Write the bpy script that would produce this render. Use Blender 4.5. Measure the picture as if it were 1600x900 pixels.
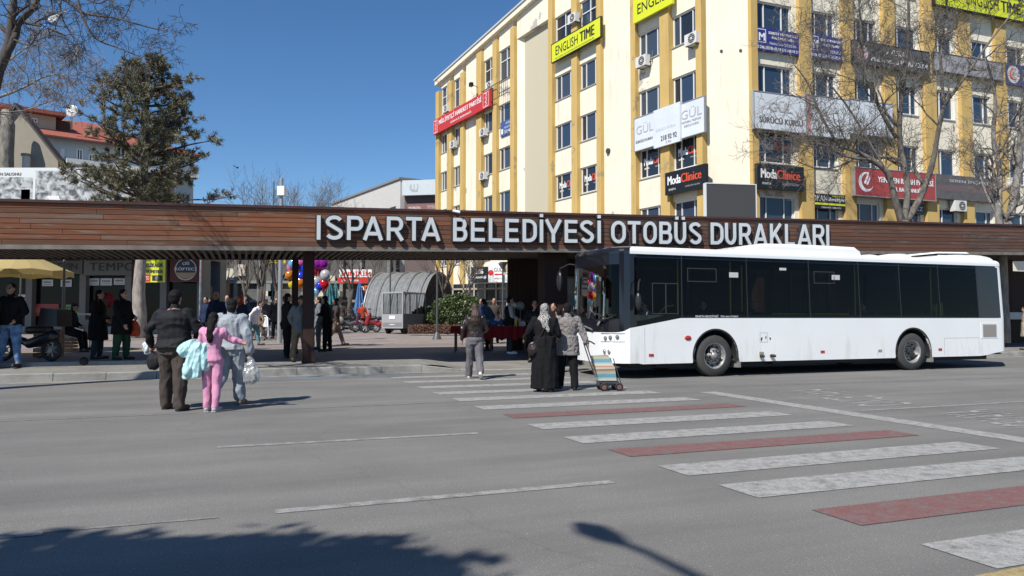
import bpy, math, random
import numpy as np
from mathutils import Vector, Matrix, noise
R = math.radians
SC = bpy.context.scene
for o in list(bpy.data.objects):
    bpy.data.objects.remove(o)

# ------------------------------------------------------------- camera, sky, sun, exposure
FPX = 1160.0            # focal length in pixels of the 1600 px wide photograph
CAMZ = 1.35
PITCH = math.atan(47 / FPX)
cam_d = bpy.data.cameras.new('camera')
cam_d.sensor_width = 36.0
cam_d.lens = FPX / 1600 * 36.0
cam_d.clip_start = 0.05
cam_d.clip_end = 3000
cam = bpy.data.objects.new('camera', cam_d)
SC.collection.objects.link(cam)
cam.location = (0, 0, CAMZ)
cam.rotation_euler = (R(90) + PITCH, 0, 0)
SC.camera = cam

SUN_EL = 47.0
SHX, SHY = 0.56, 0.83            # horizontal direction in which shadows fall
W = bpy.data.worlds.new('World')
SC.world = W
W.use_nodes = True
nt = W.node_tree
bg = nt.nodes['Background']
sky = nt.nodes.new('ShaderNodeTexSky')
sky.sky_type = 'NISHITA'
sky.sun_disc = False
sky.sun_elevation = R(SUN_EL)
sky.sun_rotation = math.atan2(-SHX, -SHY)
sky.altitude = 1000
sky.air_density = 1.0
sky.dust_density = 0.15
sky.ozone_density = 4.5
hsv = nt.nodes.new('ShaderNodeHueSaturation'); hsv.inputs['Saturation'].default_value = 1.15; hsv.inputs['Value'].default_value = 1.55
nt.links.new(sky.outputs[0], hsv.inputs['Color']); nt.links.new(hsv.outputs[0], bg.inputs[0])
bg.inputs[1].default_value = 0.060
sd = bpy.data.lights.new('sun', 'SUN')
sd.energy = 4.6
sd.angle = R(0.53)
sd.color = (1.0, 0.955, 0.88)
sun = bpy.data.objects.new('sun', sd)
SC.collection.objects.link(sun)
hd = Vector((SHX, SHY, 0)).normalized() * math.cos(R(SUN_EL))
sun.rotation_euler = Vector((hd.x, hd.y, -math.sin(R(SUN_EL)))).to_track_quat('-Z', 'Y').to_euler()
sun.location = (-20, -30, 40)
SC.view_settings.view_transform = 'Standard'
SC.view_settings.look = 'None'
SC.view_settings.exposure = 0.42
SC.view_settings.gamma = 1.0
SC.cycles.max_bounces = 6
SC.cycles.transparent_max_bounces = 12
SC.cycles.use_denoising = True

# ------------------------------------------------------------- helpers
def ray(px, py):
    x = (px - 800) / FPX; y = (450 - py) / FPX
    c, s = math.cos(PITCH), math.sin(PITCH)
    return Vector((x, c - y * s, s + y * c))
def G(px, py, z=0.0):
    d = ray(px, py); k = (z - CAMZ) / d.z
    return Vector((d.x * k, d.y * k, z))
def at(px, py, Y):
    d = ray(px, py); k = Y / d.y
    return Vector((d.x * k, Y, CAMZ + d.z * k))
E1 = Vector((0.9366, 0.3504, 0)); E2 = Vector((-0.3504, 0.9366, 0))
K0 = Vector((-10.7, 15.5, 0))
def st(x, y):
    v = Vector((x, y, 0)) - K0
    return v.dot(E1), v.dot(E2)
def lerp(a, b, t): return a + (b - a) * t
def sstep(a, b, x):
    t = min(1, max(0, (x - a) / (b - a))); return t * t * (3 - 2 * t)
RAMP0, RAMP1 = 10.3, 15.2        # dropped kerb at the crossing, along s
def hz(s, t):
    if t < 0: return 0.0
    k = sstep(RAMP0 - 1.0, RAMP0, s) * (1 - sstep(RAMP1, RAMP1 + 1.0, s))
    low = 0.155 + 0.005 * t
    step = 0.33 if t > 1.65 and s < 4.5 else lerp(0.17, 0.33, sstep(0.2, 3.5, t))
    h = max(low, step) if t <= 3.5 else lerp(0.33, 0.6, min(1, (t - 3.5) / 16.5))
    if t < 3.5: h = lerp(h, 0.012 + (h - 0.0) * sstep(0, 3.4, t), k)
    return h
def gz(x, y): return hz(*st(x, y))

MATS = {}
def M(name, col, rough=0.6, metal=0.0, var=0.0, scale=3.0, bump=0.0, bscale=20.0, spec=0.5, col2=None, coat=0.0, stretch=None, detail=6.0):
    if name in MATS: return MATS[name]
    m = bpy.data.materials.new(name); m.use_nodes = True
    t = m.node_tree; b = t.nodes['Principled BSDF']
    b.inputs['Roughness'].default_value = rough
    b.inputs['Metallic'].default_value = metal
    b.inputs['Specular IOR Level'].default_value = spec
    b.inputs['Coat Weight'].default_value = coat
    c = (*col, 1)
    b.inputs['Base Color'].default_value = c
    if var or bump or col2:
        tc = t.nodes.new('ShaderNodeTexCoord'); mp = t.nodes.new('ShaderNodeMapping')
        t.links.new(tc.outputs['Object'], mp.inputs[0])
        if stretch: mp.inputs['Scale'].default_value = stretch
    if var or col2:
        n = t.nodes.new('ShaderNodeTexNoise'); n.inputs['Scale'].default_value = scale; n.inputs['Detail'].default_value = detail
        n.inputs['Roughness'].default_value = 0.6
        t.links.new(mp.outputs[0], n.inputs[0])
        r = t.nodes.new('ShaderNodeValToRGB')
        r.color_ramp.elements[0].position = 0.32; r.color_ramp.elements[1].position = 0.68
        a = tuple(min(1, x * (1 - var)) for x in col); d = tuple(min(1, x * (1 + var)) for x in (col2 or col))
        r.color_ramp.elements[0].color = (*a, 1); r.color_ramp.elements[1].color = (*d, 1)
        t.links.new(n.outputs[0], r.inputs[0]); t.links.new(r.outputs[0], b.inputs['Base Color'])
    if bump:
        n2 = t.nodes.new('ShaderNodeTexNoise'); n2.inputs['Scale'].default_value = bscale; n2.inputs['Detail'].default_value = 5
        t.links.new(mp.outputs[0], n2.inputs[0])
        bp = t.nodes.new('ShaderNodeBump'); bp.inputs['Strength'].default_value = bump; bp.inputs['Distance'].default_value = 0.02
        t.links.new(n2.outputs[0], bp.inputs['Height']); t.links.new(bp.outputs[0], b.inputs['Normal'])
    MATS[name] = m
    return m

class MB:
    def __init__(s): s.v = []; s.f = []; s.m = []
    def add(s, vs, fs, mi=0):
        n = len(s.v); s.v.extend([tuple(v) for v in vs]); s.f.extend([tuple(i + n for i in f) for f in fs]); s.m.extend([mi] * len(fs)); return s
    def hexa(s, p, mi=0):       # p: 8 points, bottom loop then top loop
        return s.add(p, [(3, 2, 1, 0), (4, 5, 6, 7), (0, 1, 5, 4), (1, 2, 6, 5), (2, 3, 7, 6), (3, 0, 4, 7)], mi)
    def box(s, x0, x1, y0, y1, z0, z1, mi=0):
        return s.hexa([(x0, y0, z0), (x1, y0, z0), (x1, y1, z0), (x0, y1, z0), (x0, y0, z1), (x1, y0, z1), (x1, y1, z1), (x0, y1, z1)], mi)
    def fbox(s, F, u0, u1, z0, z1, d0, d1, mi=0):   # d grows out of the wall, towards the viewer
        P = F.pt
        return s.hexa([P(u0, z0, d1), P(u1, z0, d1), P(u1, z0, d0), P(u0, z0, d0), P(u0, z1, d1), P(u1, z1, d1), P(u1, z1, d0), P(u0, z1, d0)], mi)
    def quad(s, a, b, c, d, mi=0): return s.add([a, b, c, d], [(0, 1, 2, 3)], mi)
    def tube(s, pts, rad, n=6, mi=0, cap=True):
        pts = [Vector(p) for p in pts]
        if not hasattr(rad, '__len__'): rad = [rad] * len(pts)
        vs = []; pn = None
        for i, p in enumerate(pts):
            d = (pts[min(i + 1, len(pts) - 1)] - pts[max(i - 1, 0)])
            if d.length < 1e-9: d = Vector((0, 0, 1))
            d.normalize()
            if pn is None:
                a = Vector((0, 0, 1)) if abs(d.z) < 0.9 else Vector((1, 0, 0))
                u = d.cross(a).normalized()
            else:
                u = (pn - d * pn.dot(d))
                u = u.normalized() if u.length > 1e-6 else d.orthogonal().normalized()
            pn = u; w = d.cross(u)
            for k in range(n):
                a = 2 * math.pi * k / n
                vs.append(p + (u * math.cos(a) + w * math.sin(a)) * rad[i])
        fs = []
        for i in range(len(pts) - 1):
            for k in range(n):
                k2 = (k + 1) % n
                fs.append((i * n + k, i * n + k2, (i + 1) * n + k2, (i + 1) * n + k))
        if cap:
            fs.append(tuple(range(n - 1, -1, -1))); fs.append(tuple((len(pts) - 1) * n + k for k in range(n)))
        return s.add(vs, fs, mi)
    def loft(s, rings, n=16, mi=0):   # rings: (centre, rx, ry)
        vs = []
        for c, rx, ry in rings:
            for k in range(n):
                a = 2 * math.pi * k / n
                vs.append((c[0] + rx * math.cos(a), c[1] + ry * math.sin(a), c[2]))
        fs = []
        for i in range(len(rings) - 1):
            for k in range(n):
                k2 = (k + 1) % n
                fs.append((i * n + k, i * n + k2, (i + 1) * n + k2, (i + 1) * n + k))
        fs.append(tuple(range(n - 1, -1, -1))); fs.append(tuple((len(rings) - 1) * n + k for k in range(n)))
        return s.add(vs, fs, mi)
    def ball(s, c, rx, ry=None, rz=None, n=12, mi=0, rot=None):
        ry = ry or rx; rz = rz or rx; m = max(6, n * 2 // 3); vs = []
        c = Vector(c)
        def T(v): return c + (rot @ v if rot is not None else v)
        vs.append(T(Vector((0, 0, -rz))))
        for i in range(1, m):
            t = -math.pi / 2 + math.pi * i / m
            for k in range(n):
                a = 2 * math.pi * k / n
                vs.append(T(Vector((rx * math.cos(t) * math.cos(a), ry * math.cos(t) * math.sin(a), rz * math.sin(t)))))
        vs.append(T(Vector((0, 0, rz))))
        fs = [(0, 1 + (k + 1) % n, 1 + k) for k in range(n)]
        for i in range(m - 2):
            for k in range(n):
                k2 = (k + 1) % n; b = 1 + i * n
                fs.append((b + k, b + k2, b + n + k2, b + n + k))
        b = 1 + (m - 2) * n; L = len(vs) - 1
        fs += [(b + k, b + (k + 1) % n, L) for k in range(n)]
        return s.add(vs, fs, mi)
    def cap(s, a, b, ra, rb, n=12, mi=0):   # rounded tapered limb
        a = Vector(a); b = Vector(b); d = (b - a)
        L = d.length
        if L < 1e-6: return s.ball(a, ra, n=n, mi=mi)
        d.normalize()
        pts = []; rr = []
        for t in (-0.98, -0.7, -0.35, 0): pts.append(a + d * ra * t); rr.append(ra * math.sqrt(max(0.02, 1 - t * t)))
        for t in (0.5,): pts.append(a + d * L * t); rr.append(lerp(ra, rb, t))
        for t in (0, 0.35, 0.7, 0.98): pts.append(b + d * rb * t); rr.append(rb * math.sqrt(max(0.02, 1 - t * t)))
        return s.tube(pts, rr, n, mi)
    def cyl(s, a, b, r, n=16, mi=0): return s.tube([a, b], r, n, mi)
    def mesh(s, name):
        me = bpy.data.meshes.new(name); me.from_pydata(s.v, [], s.f)
        return me
    def build(s, name, mats, parent=None, smooth=False, origin=None):
        me = s.mesh(name)
        mats = mats if isinstance(mats, (list, tuple)) else [mats]
        for m in mats: me.materials.append(m)
        me.polygons.foreach_set('material_index', s.m)
        if smooth: me.polygons.foreach_set('use_smooth', [True] * len(me.polygons))
        me.update()
        o = bpy.data.objects.new(name, me); SC.collection.objects.link(o)
        if parent is not None: o.parent = parent
        return o

class Frame:
    def __init__(s, P0, P1):
        s.o = Vector((P0[0], P0[1], 0)); d = Vector((P1[0], P1[1], 0)) - s.o
        s.L = d.length; s.u = d.normalized(); s.n = Vector((s.u.y, -s.u.x, 0))   # outward: to the right-hand side of u
    def pt(s, u, z, d=0.0):
        p = s.o + s.u * u + s.n * d; return Vector((p.x, p.y, z))
    def hit(s, px, py=450, d=0.0):
        r = ray(px, py); q = s.o + s.n * d - Vector((0, 0, 0))
        k = q.dot(s.n) / Vector((r.x, r.y, 0)).dot(s.n)
        w = Vector((r.x * k, r.y * k, 0)) - s.o
        return w.dot(s.u), CAMZ + r.z * k

def tag(o, label=None, cat=None, group=None, kind=None):
    if label: o['label'] = label
    if cat: o['category'] = cat
    if group: o['group'] = group
    if kind: o['kind'] = kind
    return o
def empty(name, loc, rz=0.0, label=None, cat=None, group=None):
    o = bpy.data.objects.new(name, None); SC.collection.objects.link(o); o.location = loc; o.rotation_euler = (0, 0, rz)
    o.empty_display_size = 0.2
    return tag(o, label, cat, group)
def copy_tree(o, parent=None):
    c = o.copy(); SC.collection.objects.link(c)
    if parent is not None: c.parent = parent
    for ch in [x for x in SC.objects if x.parent == o]: copy_tree(ch, c)
    return c

_tc = {}
def text2d(txt, bold=0.0, shear=0.0, sp=1.0):
    bold = min(bold, .003); k = (txt, bold, shear, sp)
    if k in _tc: return _tc[k]
    cu = bpy.data.curves.new('txt', 'FONT'); cu.body = txt; cu.offset = 0; cu.shear = shear; cu.space_character = sp
    cu.resolution_u = 3
    o = bpy.data.objects.new('txt', cu); SC.collection.objects.link(o)
    dg = bpy.context.evaluated_depsgraph_get()
    me = bpy.data.meshes.new_from_object(o.evaluated_get(dg))
    v = [(p.co.x, p.co.y) for p in me.vertices]; f = [tuple(p.vertices) for p in me.polygons]
    bpy.data.objects.remove(o); bpy.data.meshes.remove(me)
    xs = [p[0] for p in v]; ys = [p[1] for p in v]
    x0, x1, y0, y1 = min(xs), max(xs), min(ys), max(ys)
    v = [((x - x0) / (x1 - x0), (y - y0) / (y1 - y0)) for x, y in v]
    _tc[k] = (v, f); return _tc[k]
def ftext(mb, F, txt, u0, u1, z0, z1, d, mi=0, bold=0.01, shear=0.0, z0b=None, z1b=None, sp=1.0):
    """text filling a box on a wall frame; z0b/z1b: heights at the far end when the board is not level"""
    v, f = text2d(txt, bold, shear, sp)
    z0b = z0 if z0b is None else z0b; z1b = z1 if z1b is None else z1b
    for sh in ([0.0] if bold <= .012 else [0.0, (z1 - z0) * .045, (z1 - z0) * .09]):
        dd = d + sh * .01
        mb.add([F.pt(lerp(u0, u1, a) + sh, lerp(lerp(z0, z1, b), lerp(z0b, z1b, b), a), dd) for a, b in v], f, mi)
# ------------------------------------------------------------- materials for the setting
def road_mat():
    m = bpy.data.materials.new('asphalt'); m.use_nodes = True; t = m.node_tree; b = t.nodes['Principled BSDF']
    N = t.nodes.new; L = t.links.new
    tc = N('ShaderNodeTexCoord')
    def noise_(s, d=6, r=0.6, vec=None):
        n = N('ShaderNodeTexNoise'); n.inputs['Scale'].default_value = s; n.inputs['Detail'].default_value = d; n.inputs['Roughness'].default_value = r
        L(vec or tc.outputs['Object'], n.inputs[0]); return n.outputs[0]
    def ramp(src, p0, c0, p1, c1):
        r = N('ShaderNodeValToRGB'); e = r.color_ramp.elements; e[0].position = p0; e[1].position = p1; e[0].color = (*c0, 1); e[1].color = (*c1, 1)
        L(src, r.inputs[0]); return r.outputs[0]
    def mix(a, bb, f=0.5, mode='MULTIPLY'):
        x = N('ShaderNodeMix'); x.data_type = 'RGBA'; x.blend_type = mode; x.inputs[0].default_value = f
        L(a, x.inputs[6]); L(bb, x.inputs[7]); return x.outputs[2]
    mp = N('ShaderNodeMapping'); mp.inputs['Rotation'].default_value = (0, 0, -R(20.5)); mp.inputs['Scale'].default_value = (0.16, 1.3, 1)
    # mapping rotates first through a vector rotate so streaks run along the road
    vr = N('ShaderNodeVectorRotate'); vr.rotation_type = 'Z_AXIS'; vr.inputs['Angle'].default_value = -R(20.5); L(tc.outputs['Object'], vr.inputs[0])
    mp.inputs['Rotation'].default_value = (0, 0, 0); L(vr.outputs[0], mp.inputs[0])
    base = ramp(noise_(0.5, 4), 0.3, (0.158, 0.153, 0.145), 0.75, (0.200, 0.194, 0.184))
    fine = ramp(noise_(95, 3, 0.75), 0.36, (0.62, 0.62, 0.62), 0.66, (1.3, 1.3, 1.28))
    strk = ramp(noise_(1.0, 5, 0.6, mp.outputs[0]), 0.3, (0.80, 0.80, 0.81), 0.7, (1.16, 1.16, 1.15))
    c = mix(base, fine, 0.75); c = mix(c, strk, 0.9)
    vo = N('ShaderNodeTexVoronoi'); vo.inputs['Scale'].default_value = 30; L(tc.outputs['Object'], vo.inputs[0])
    sp = ramp(vo.outputs['Distance'], 0.10, (2.1, 2.1, 2.0), 0.2, (1, 1, 1))
    c = mix(c, sp, 0.5)
    vo2 = N('ShaderNodeTexVoronoi'); vo2.inputs['Scale'].default_value = 70; L(tc.outputs['Object'], vo2.inputs[0])
    sp2 = ramp(vo2.outputs['Distance'], 0.12, (1.8, 1.8, 1.75), 0.25, (1, 1, 1)); c = mix(c, sp2, 0.6)
    # tar-dark spots and cracks
    cr = N('ShaderNodeTexVoronoi'); cr.feature = 'DISTANCE_TO_EDGE'; cr.inputs['Scale'].default_value = 0.16
    dn = N('ShaderNodeTexNoise'); dn.inputs['Scale'].default_value = 1.5; dn.inputs['Detail'].default_value = 6; L(tc.outputs['Object'], dn.inputs[0])
    md = N('ShaderNodeMix'); md.data_type = 'RGBA'; md.blend_type = 'ADD'; md.inputs[0].default_value = 0.8; L(tc.outputs['Object'], md.inputs[6]); L(dn.outputs['Color'], md.inputs[7])
    L(md.outputs[2], cr.inputs[0])
    crk = ramp(cr.outputs['Distance'], 0.0, (0.6, 0.6, 0.6), 0.0035, (1, 1, 1)); c = mix(c, crk, 0.28)
    L(c, b.inputs['Base Color']); b.inputs['Roughness'].default_value = 0.88; b.inputs['Specular IOR Level'].default_value = 0.25
    bp = N('ShaderNodeBump'); bp.inputs['Strength'].default_value = 0.5; bp.inputs['Distance'].default_value = 0.008
    L(noise_(110, 4, 0.8), bp.inputs['Height']); L(bp.outputs[0], b.inputs['Normal'])
    return m
def paint_mat(name, col, wear=0.5, under=(0.16, 0.155, 0.148), wscale=8.0):
    m = bpy.data.materials.new(name); m.use_nodes = True; t = m.node_tree; b = t.nodes['Principled BSDF']
    N = t.nodes.new; L = t.links.new
    tc = N('ShaderNodeTexCoord')
    n = N('ShaderNodeTexNoise'); n.inputs['Scale'].default_value = wscale; n.inputs['Detail'].default_value = 10; n.inputs['Roughness'].default_value = 0.75
    L(tc.outputs['Object'], n.inputs[0])
    r = N('ShaderNodeValToRGB'); e = r.color_ramp.elements
    e[0].position = wear - 0.13; e[1].position = wear + 0.1; e[0].color = (*under, 1); e[1].color = (*col, 1)
    L(n.outputs[0], r.inputs[0])
    n2 = N('ShaderNodeTexNoise'); n2.inputs['Scale'].default_value = 90; n2.inputs['Detail'].default_value = 3; L(tc.outputs['Object'], n2.inputs[0])
    r2 = N('ShaderNodeValToRGB'); e = r2.color_ramp.elements; e[0].position = 0.35; e[1].position = 0.6; e[0].color = (0.72, 0.72, 0.72, 1); e[1].color = (1.05, 1.05, 1.05, 1)
    L(n2.outputs[0], r2.inputs[0])
    x = N('ShaderNodeMix'); x.data_type = 'RGBA'; x.blend_type = 'MULTIPLY'; x.inputs[0].default_value = 1; L(r.outputs[0], x.inputs[6]); L(r2.outputs[0], x.inputs[7])
    L(x.outputs[2], b.inputs['Base Color']); b.inputs['Roughness'].default_value = 0.8; b.inputs['Specular IOR Level'].default_value = 0.3
    return m
def brick_mat(name, c1, c2, mortar, bw, bh, ms=0.01, rot=20.5, bump=0.4, rough=0.85, off=0.5):
    m = bpy.data.materials.new(name); m.use_nodes = True; t = m.node_tree; b = t.nodes['Principled BSDF']
    N = t.nodes.new; L = t.links.new
    tc = N('ShaderNodeTexCoord'); vr = N('ShaderNodeVectorRotate'); vr.rotation_type = 'Z_AXIS'; vr.inputs['Angle'].default_value = -R(rot); L(tc.outputs['Object'], vr.inputs[0])
    br = N('ShaderNodeTexBrick'); br.inputs['Scale'].default_value = 1; br.inputs['Brick Width'].default_value = bw; br.inputs['Row Height'].default_value = bh; br.offset = off
    br.inputs['Mortar Size'].default_value = ms; br.inputs['Color1'].default_value = (*c1, 1); br.inputs['Color2'].default_value = (*c2, 1); br.inputs['Mortar'].default_value = (*mortar, 1)
    L(vr.outputs[0], br.inputs[0])
    n = N('ShaderNodeTexNoise'); n.inputs['Scale'].default_value = 1.2; n.inputs['Detail'].default_value = 8; n.inputs['Roughness'].default_value = 0.7; L(tc.outputs['Object'], n.inputs[0])
    r = N('ShaderNodeValToRGB'); e = r.color_ramp.elements; e[0].position = 0.3; e[1].position = 0.7; e[0].color = (0.75, 0.75, 0.75, 1); e[1].color = (1.12, 1.12, 1.12, 1); L(n.outputs[0], r.inputs[0])
    x = N('ShaderNodeMix'); x.data_type = 'RGBA'; x.blend_type = 'MULTIPLY'; x.inputs[0].default_value = 1; L(br.outputs[0], x.inputs[6]); L(r.outputs[0], x.inputs[7])
    L(x.outputs[2], b.inputs['Base Color']); b.inputs['Roughness'].default_value = rough
    bp = N('ShaderNodeBump'); bp.invert = True; bp.inputs['Strength'].default_value = bump; bp.inputs['Distance'].default_value = 0.01; L(br.outputs['Fac'], bp.inputs['Height']); L(bp.outputs[0], b.inputs['Normal'])
    return m

# ------------------------------------------------------------- ground
mb = MB(); S = 900
n = 30
for i in range(n):
    for j in range(n):
        x0 = -S + 2 * S * i / n; x1 = -S + 2 * S * (i + 1) / n; y0 = -S + 2 * S * j / n; y1 = -S + 2 * S * (j + 1) / n
        mb.quad((x0, y0, 0), (x1, y0, 0), (x1, y1, 0), (x0, y1, 0))
tag(mb.build('road', road_mat()), kind='structure')

def ST(s, t, z=None):
    p = K0 + E1 * s + E2 * t
    return Vector((p.x, p.y, hz(s, t) if z is None else z))
# platform and plaza paving: strips in depth
ss = [-60, -30, -15, -8, -4, -2, 0, 2, 4, 4.49, 4.51, 6, 8, 9, 9.3, 9.6, 9.9, 10.2, 10.5, 11, 12, 13, 14, 15, 15.3, 15.6, 15.9, 16.3, 17, 20, 25, 30, 40, 60, 90]
def strip(ts, mat, name):
    mb = MB()
    for i in range(len(ss) - 1):
        for j in range(len(ts) - 1):
            mb.quad(ST(ss[i], ts[j]), ST(ss[i + 1], ts[j]), ST(ss[i + 1], ts[j + 1]), ST(ss[i], ts[j + 1]))
    return tag(mb.build(name, mat), kind='structure')
conc_strip = brick_mat('pavement_slabs', (0.20, 0.192, 0.178), (0.235, 0.225, 0.206), (0.14, 0.135, 0.127), 0.6, 0.4, 0.006, bump=0.3)
plat_mat = brick_mat('platform_pavers', (0.20, 0.165, 0.153), (0.25, 0.20, 0.185), (0.15, 0.14, 0.13), 0.2, 0.1, 0.006)
plaza_mat = brick_mat('plaza_pavers', (0.235, 0.195, 0.18), (0.28, 0.24, 0.22), (0.18, 0.17, 0.16), 0.4, 0.2, 0.008)
strip([0.15, 0.5, 0.9, 1.3, 1.63], conc_strip, 'pavement')
strip([1.67, 2.0, 2.4, 2.8, 3.2, 3.5, 5, 7, 8.5], plat_mat, 'platform_paving')
strip([8.5, 11, 14, 17, 20, 30, 60, 120, 300], plaza_mat, 'plaza_paving')
# riser between pavement and platform (a real step at the left end)
mb = MB()
for i in range(len(ss) - 1):
    a, b = ss[i], ss[i + 1]
    mb.quad(ST(a, 1.63), ST(b, 1.63), ST(b, 1.67), ST(a, 1.67))
stone = M('kerb_stone', (0.25, 0.242, 0.222), 0.85, var=0.22, scale=2.5, bump=0.4, bscale=25)
tag(mb.build('platform_step', stone), kind='structure')
# kerb stones with open joints
mb = MB(); s = -40.0
while s < 60:
    l = 1.0; a, b = s + 0.006, s + l - 0.006; dz = random.Random(int(s * 7)).uniform(-0.006, 0.006)
    za, zb = hz(a, 0.16) + 0.004 + dz, hz(b, 0.16) + 0.004 + dz
    p = [ST(a, 0, -0.05), ST(b, 0, -0.05), ST(b, 0.15, -0.05), ST(a, 0.15, -0.05), ST(a, 0.012, za - 0.02), ST(b, 0.012, zb - 0.02), ST(b, 0.15, zb - 0.02), ST(a, 0.15, za - 0.02)]
    mb.hexa(p)
    mb.hexa([ST(a, 0.012, za - 0.0199), ST(b, 0.012, zb - 0.0199), ST(b, 0.15, zb - 0.0199), ST(a, 0.15, za - 0.0199), ST(a, 0.03, za), ST(b, 0.03, zb), ST(b, 0.15, zb), ST(a, 0.15, za)])
    s += l
tag(mb.build('kerb', stone), kind='structure')
# pale concrete gutter strip and faded blue paint along the kerb
mb = MB()
rnd = random.Random(4)
def blob(mb, s0, s1, t0, t1, z, k=40, mi=0):
    top = []; bot = []
    for i in range(k + 1):
        s = lerp(s0, s1, i / k); w = math.sin(math.pi * i / k) ** 0.4
        j = 0.1 * (noise.noise((s * 2.1, t0, 0)) ); tm = (t0 + t1) / 2
        top.append(ST(s, lerp(tm, t1, w) + j, z)); bot.append(ST(s, lerp(tm, t0, w) + 0.8 * j, z))
    for i in range(k): mb.quad(bot[i], bot[i + 1], top[i + 1], top[i], mi)
mb.quad(ST(-40, -0.42, 0.003), ST(10.0, -0.42, 0.003), ST(10.0, -0.005, 0.003), ST(-40, -0.005, 0.003))
mb.quad(ST(15.6, -0.42, 0.003), ST(60, -0.42, 0.003), ST(60, -0.005, 0.003), ST(15.6, -0.005, 0.003))
tag(mb.build('gutter_strip', paint_mat('gutter_dust', (0.30, 0.285, 0.26), 0.47, wscale=2.2)), kind='structure')
mb = MB(); blob(mb, 4.0, 8.8, -1.35, -0.45, 0.0035); blob(mb, -2.5, 1.2, -1.6, -0.6, 0.0035); blob(mb, -9, -4.0, -2.4, -1.0, 0.0035)
tag(mb.build('faded_blue_paint', paint_mat('blue_faded', (0.155, 0.19, 0.235), 0.5, wscale=1.6)), kind='structure')

# ------------------------------------------------------------- road markings (world metres, parallel to the road)
white = paint_mat('white_road_paint', (0.35, 0.345, 0.33), 0.45)
whitef = paint_mat('worn_road_paint', (0.33, 0.325, 0.31), 0.49)
red = paint_mat('red_road_paint', (0.20, 0.09, 0.086), 0.45)
yel = paint_mat('yellow_road_paint', (0.42, 0.31, 0.12), 0.47)
def RD(x, y): return Vector((x, y, 0))
def line(mb, p, d, length, w, z=0.004, k=1):
    q = Vector((-d.y, d.x, 0))
    for i in range(k):
        a = p + d * length * i / k; b = p + d * length * (i + 1) / k
        mb.quad((a - q * w / 2) + Vector((0, 0, z)), (b - q * w / 2) + Vector((0, 0, z)), (b + q * w / 2) + Vector((0, 0, z)), (a + q * w / 2) + Vector((0, 0, z)))
W_L = [(1437, 851), (1122, 758), (1027, 728), (880, 683), (823, 663), (740, 635), (705, 622.5), (675, 613), (650, 604), (628, 596), (608, 589)]
R_L = [(1268, 797), (950, 702.5), (785, 647.5)]
def stripes(lst, mat, name, w0):
    mb = MB()
    for px, py in lst:
        p = G(px, py + 0.3)
        mb2 = p + E1 * 0.0
        # left end follows the line of the crossing, right end parallel to it
        k = 3.78; w = w0
        c = Vector((-0.385, 0.923, 0))
        a0 = p; a1 = p - c * w; b0 = p + E1 * k; b1 = a1 + E1 * k
        for v in (a0, a1, b0, b1): v.z = 0.005
        mb.quad(a1, b1, b0, a0)
    return tag(mb.build(name, mat), kind='structure')
stripes(W_L, white, 'crossing_stripes_white', 0.47)
stripes(R_L, red, 'crossing_stripes_red', 0.43)
mb = MB()
a = G(1105, 612.5); b = G(1600, 688); d = (b - a).normalized(); line(mb, a, d, (b - a).length + 3, 0.34)
tag(mb.build('stop_line', white), kind='structure')
mb = MB()
for (p, q, w) in [((340, 699), (747, 677), 0.11), ((430, 800), (957, 753), 0.115), ((-120, 849), (68, 833), 0.11), ((1345, 642), (1700, 622), 0.1)]:
    a = G(*p); b = G(*q); line(mb, a, (b - a).normalized(), (b - a).length, w)
tag(mb.build('lane_line', whitef), kind='structure')
mb = MB()
for (p, q, w) in [((-100, 663), (600, 633), 0.05), ((600, 633), (745, 626), 0.07), ((1130, 604), (1700, 586.5), 0.06), ((68, 832), (340, 809), 0.04)]:
    a = G(*p); b = G(*q); line(mb, a, (b - a).normalized(), (b - a).length, w)
tag(mb.build('faint_road_line', paint_mat('faint_paint', (0.27, 0.265, 0.25), 0.5)), kind='structure')
mb = MB(); a = G(1500, 905); b = G(1640, 878)
q = [a, b, b + Vector((0.3, -0.6, 0)), a + Vector((0.3, -0.8, 0))]
mb.quad(*[Vector((v.x, v.y, 0.004)) for v in (q[3], q[2], q[1], q[0])])
tag(mb.build('yellow_kerb_line', yel), kind='structure')
# worn wording in front of the stop line, read by drivers coming from the right
mb = MB()
def roadtext(txt, px0, py0, px1, py1, length):
    a = G(px0, py0); b = G(px1, py1)       # far end, near end
    v, f = text2d(txt, 0.012)
    ax = (b - a)                            # reading direction for a driver heading left runs from near to far
    mb.add([Vector(((b - ax * u).x, (b - ax * u).y, 0.004)) - E1 * 0 + E1 * (length * (1 - h)) for u, h in v], f)
roadtext('ÖNCE YAYA', 1208, 611, 1330, 637, 1.35)
roadtext('ÖNCE YAYA', 1440, 646, 1620, 682, 1.3)
tag(mb.build('road_wording', paint_mat('worn_letters', (0.38, 0.375, 0.36), 0.47, wscale=5)), kind='structure')
# yellow tactile / decorative bands on the plaza
mb = MB()
for (t0, t1) in [(6.1, 6.4), (10.5, 10.8)]:
    for i in range(40):
        s0 = -10 + i; mb.quad(ST(s0, t0, hz(s0, t0) + 0.005), ST(s0 + 1, t0, hz(s0 + 1, t0) + 0.005), ST(s0 + 1, t1, hz(s0 + 1, t1) + 0.005), ST(s0, t1, hz(s0, t1) + 0.005))
for s0 in (1.5, 7.5, 12.5):
    for i in range(18):
        t = 6.4 + i * 0.6; sa = s0 + i * 0.5; 
        mb.quad(ST(sa, t, hz(sa, t) + 0.004), ST(sa + .3, t, hz(sa, t) + 0.004), ST(sa + .8, t + .6, hz(sa, t + .6) + 0.004), ST(sa + .5, t + .6, hz(sa, t + .6) + 0.004))
tag(mb.build('plaza_bands', paint_mat('yellow_pavers', (0.34, 0.29, 0.2), 0.35, (0.27, 0.23, 0.2))), kind='structure')
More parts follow.
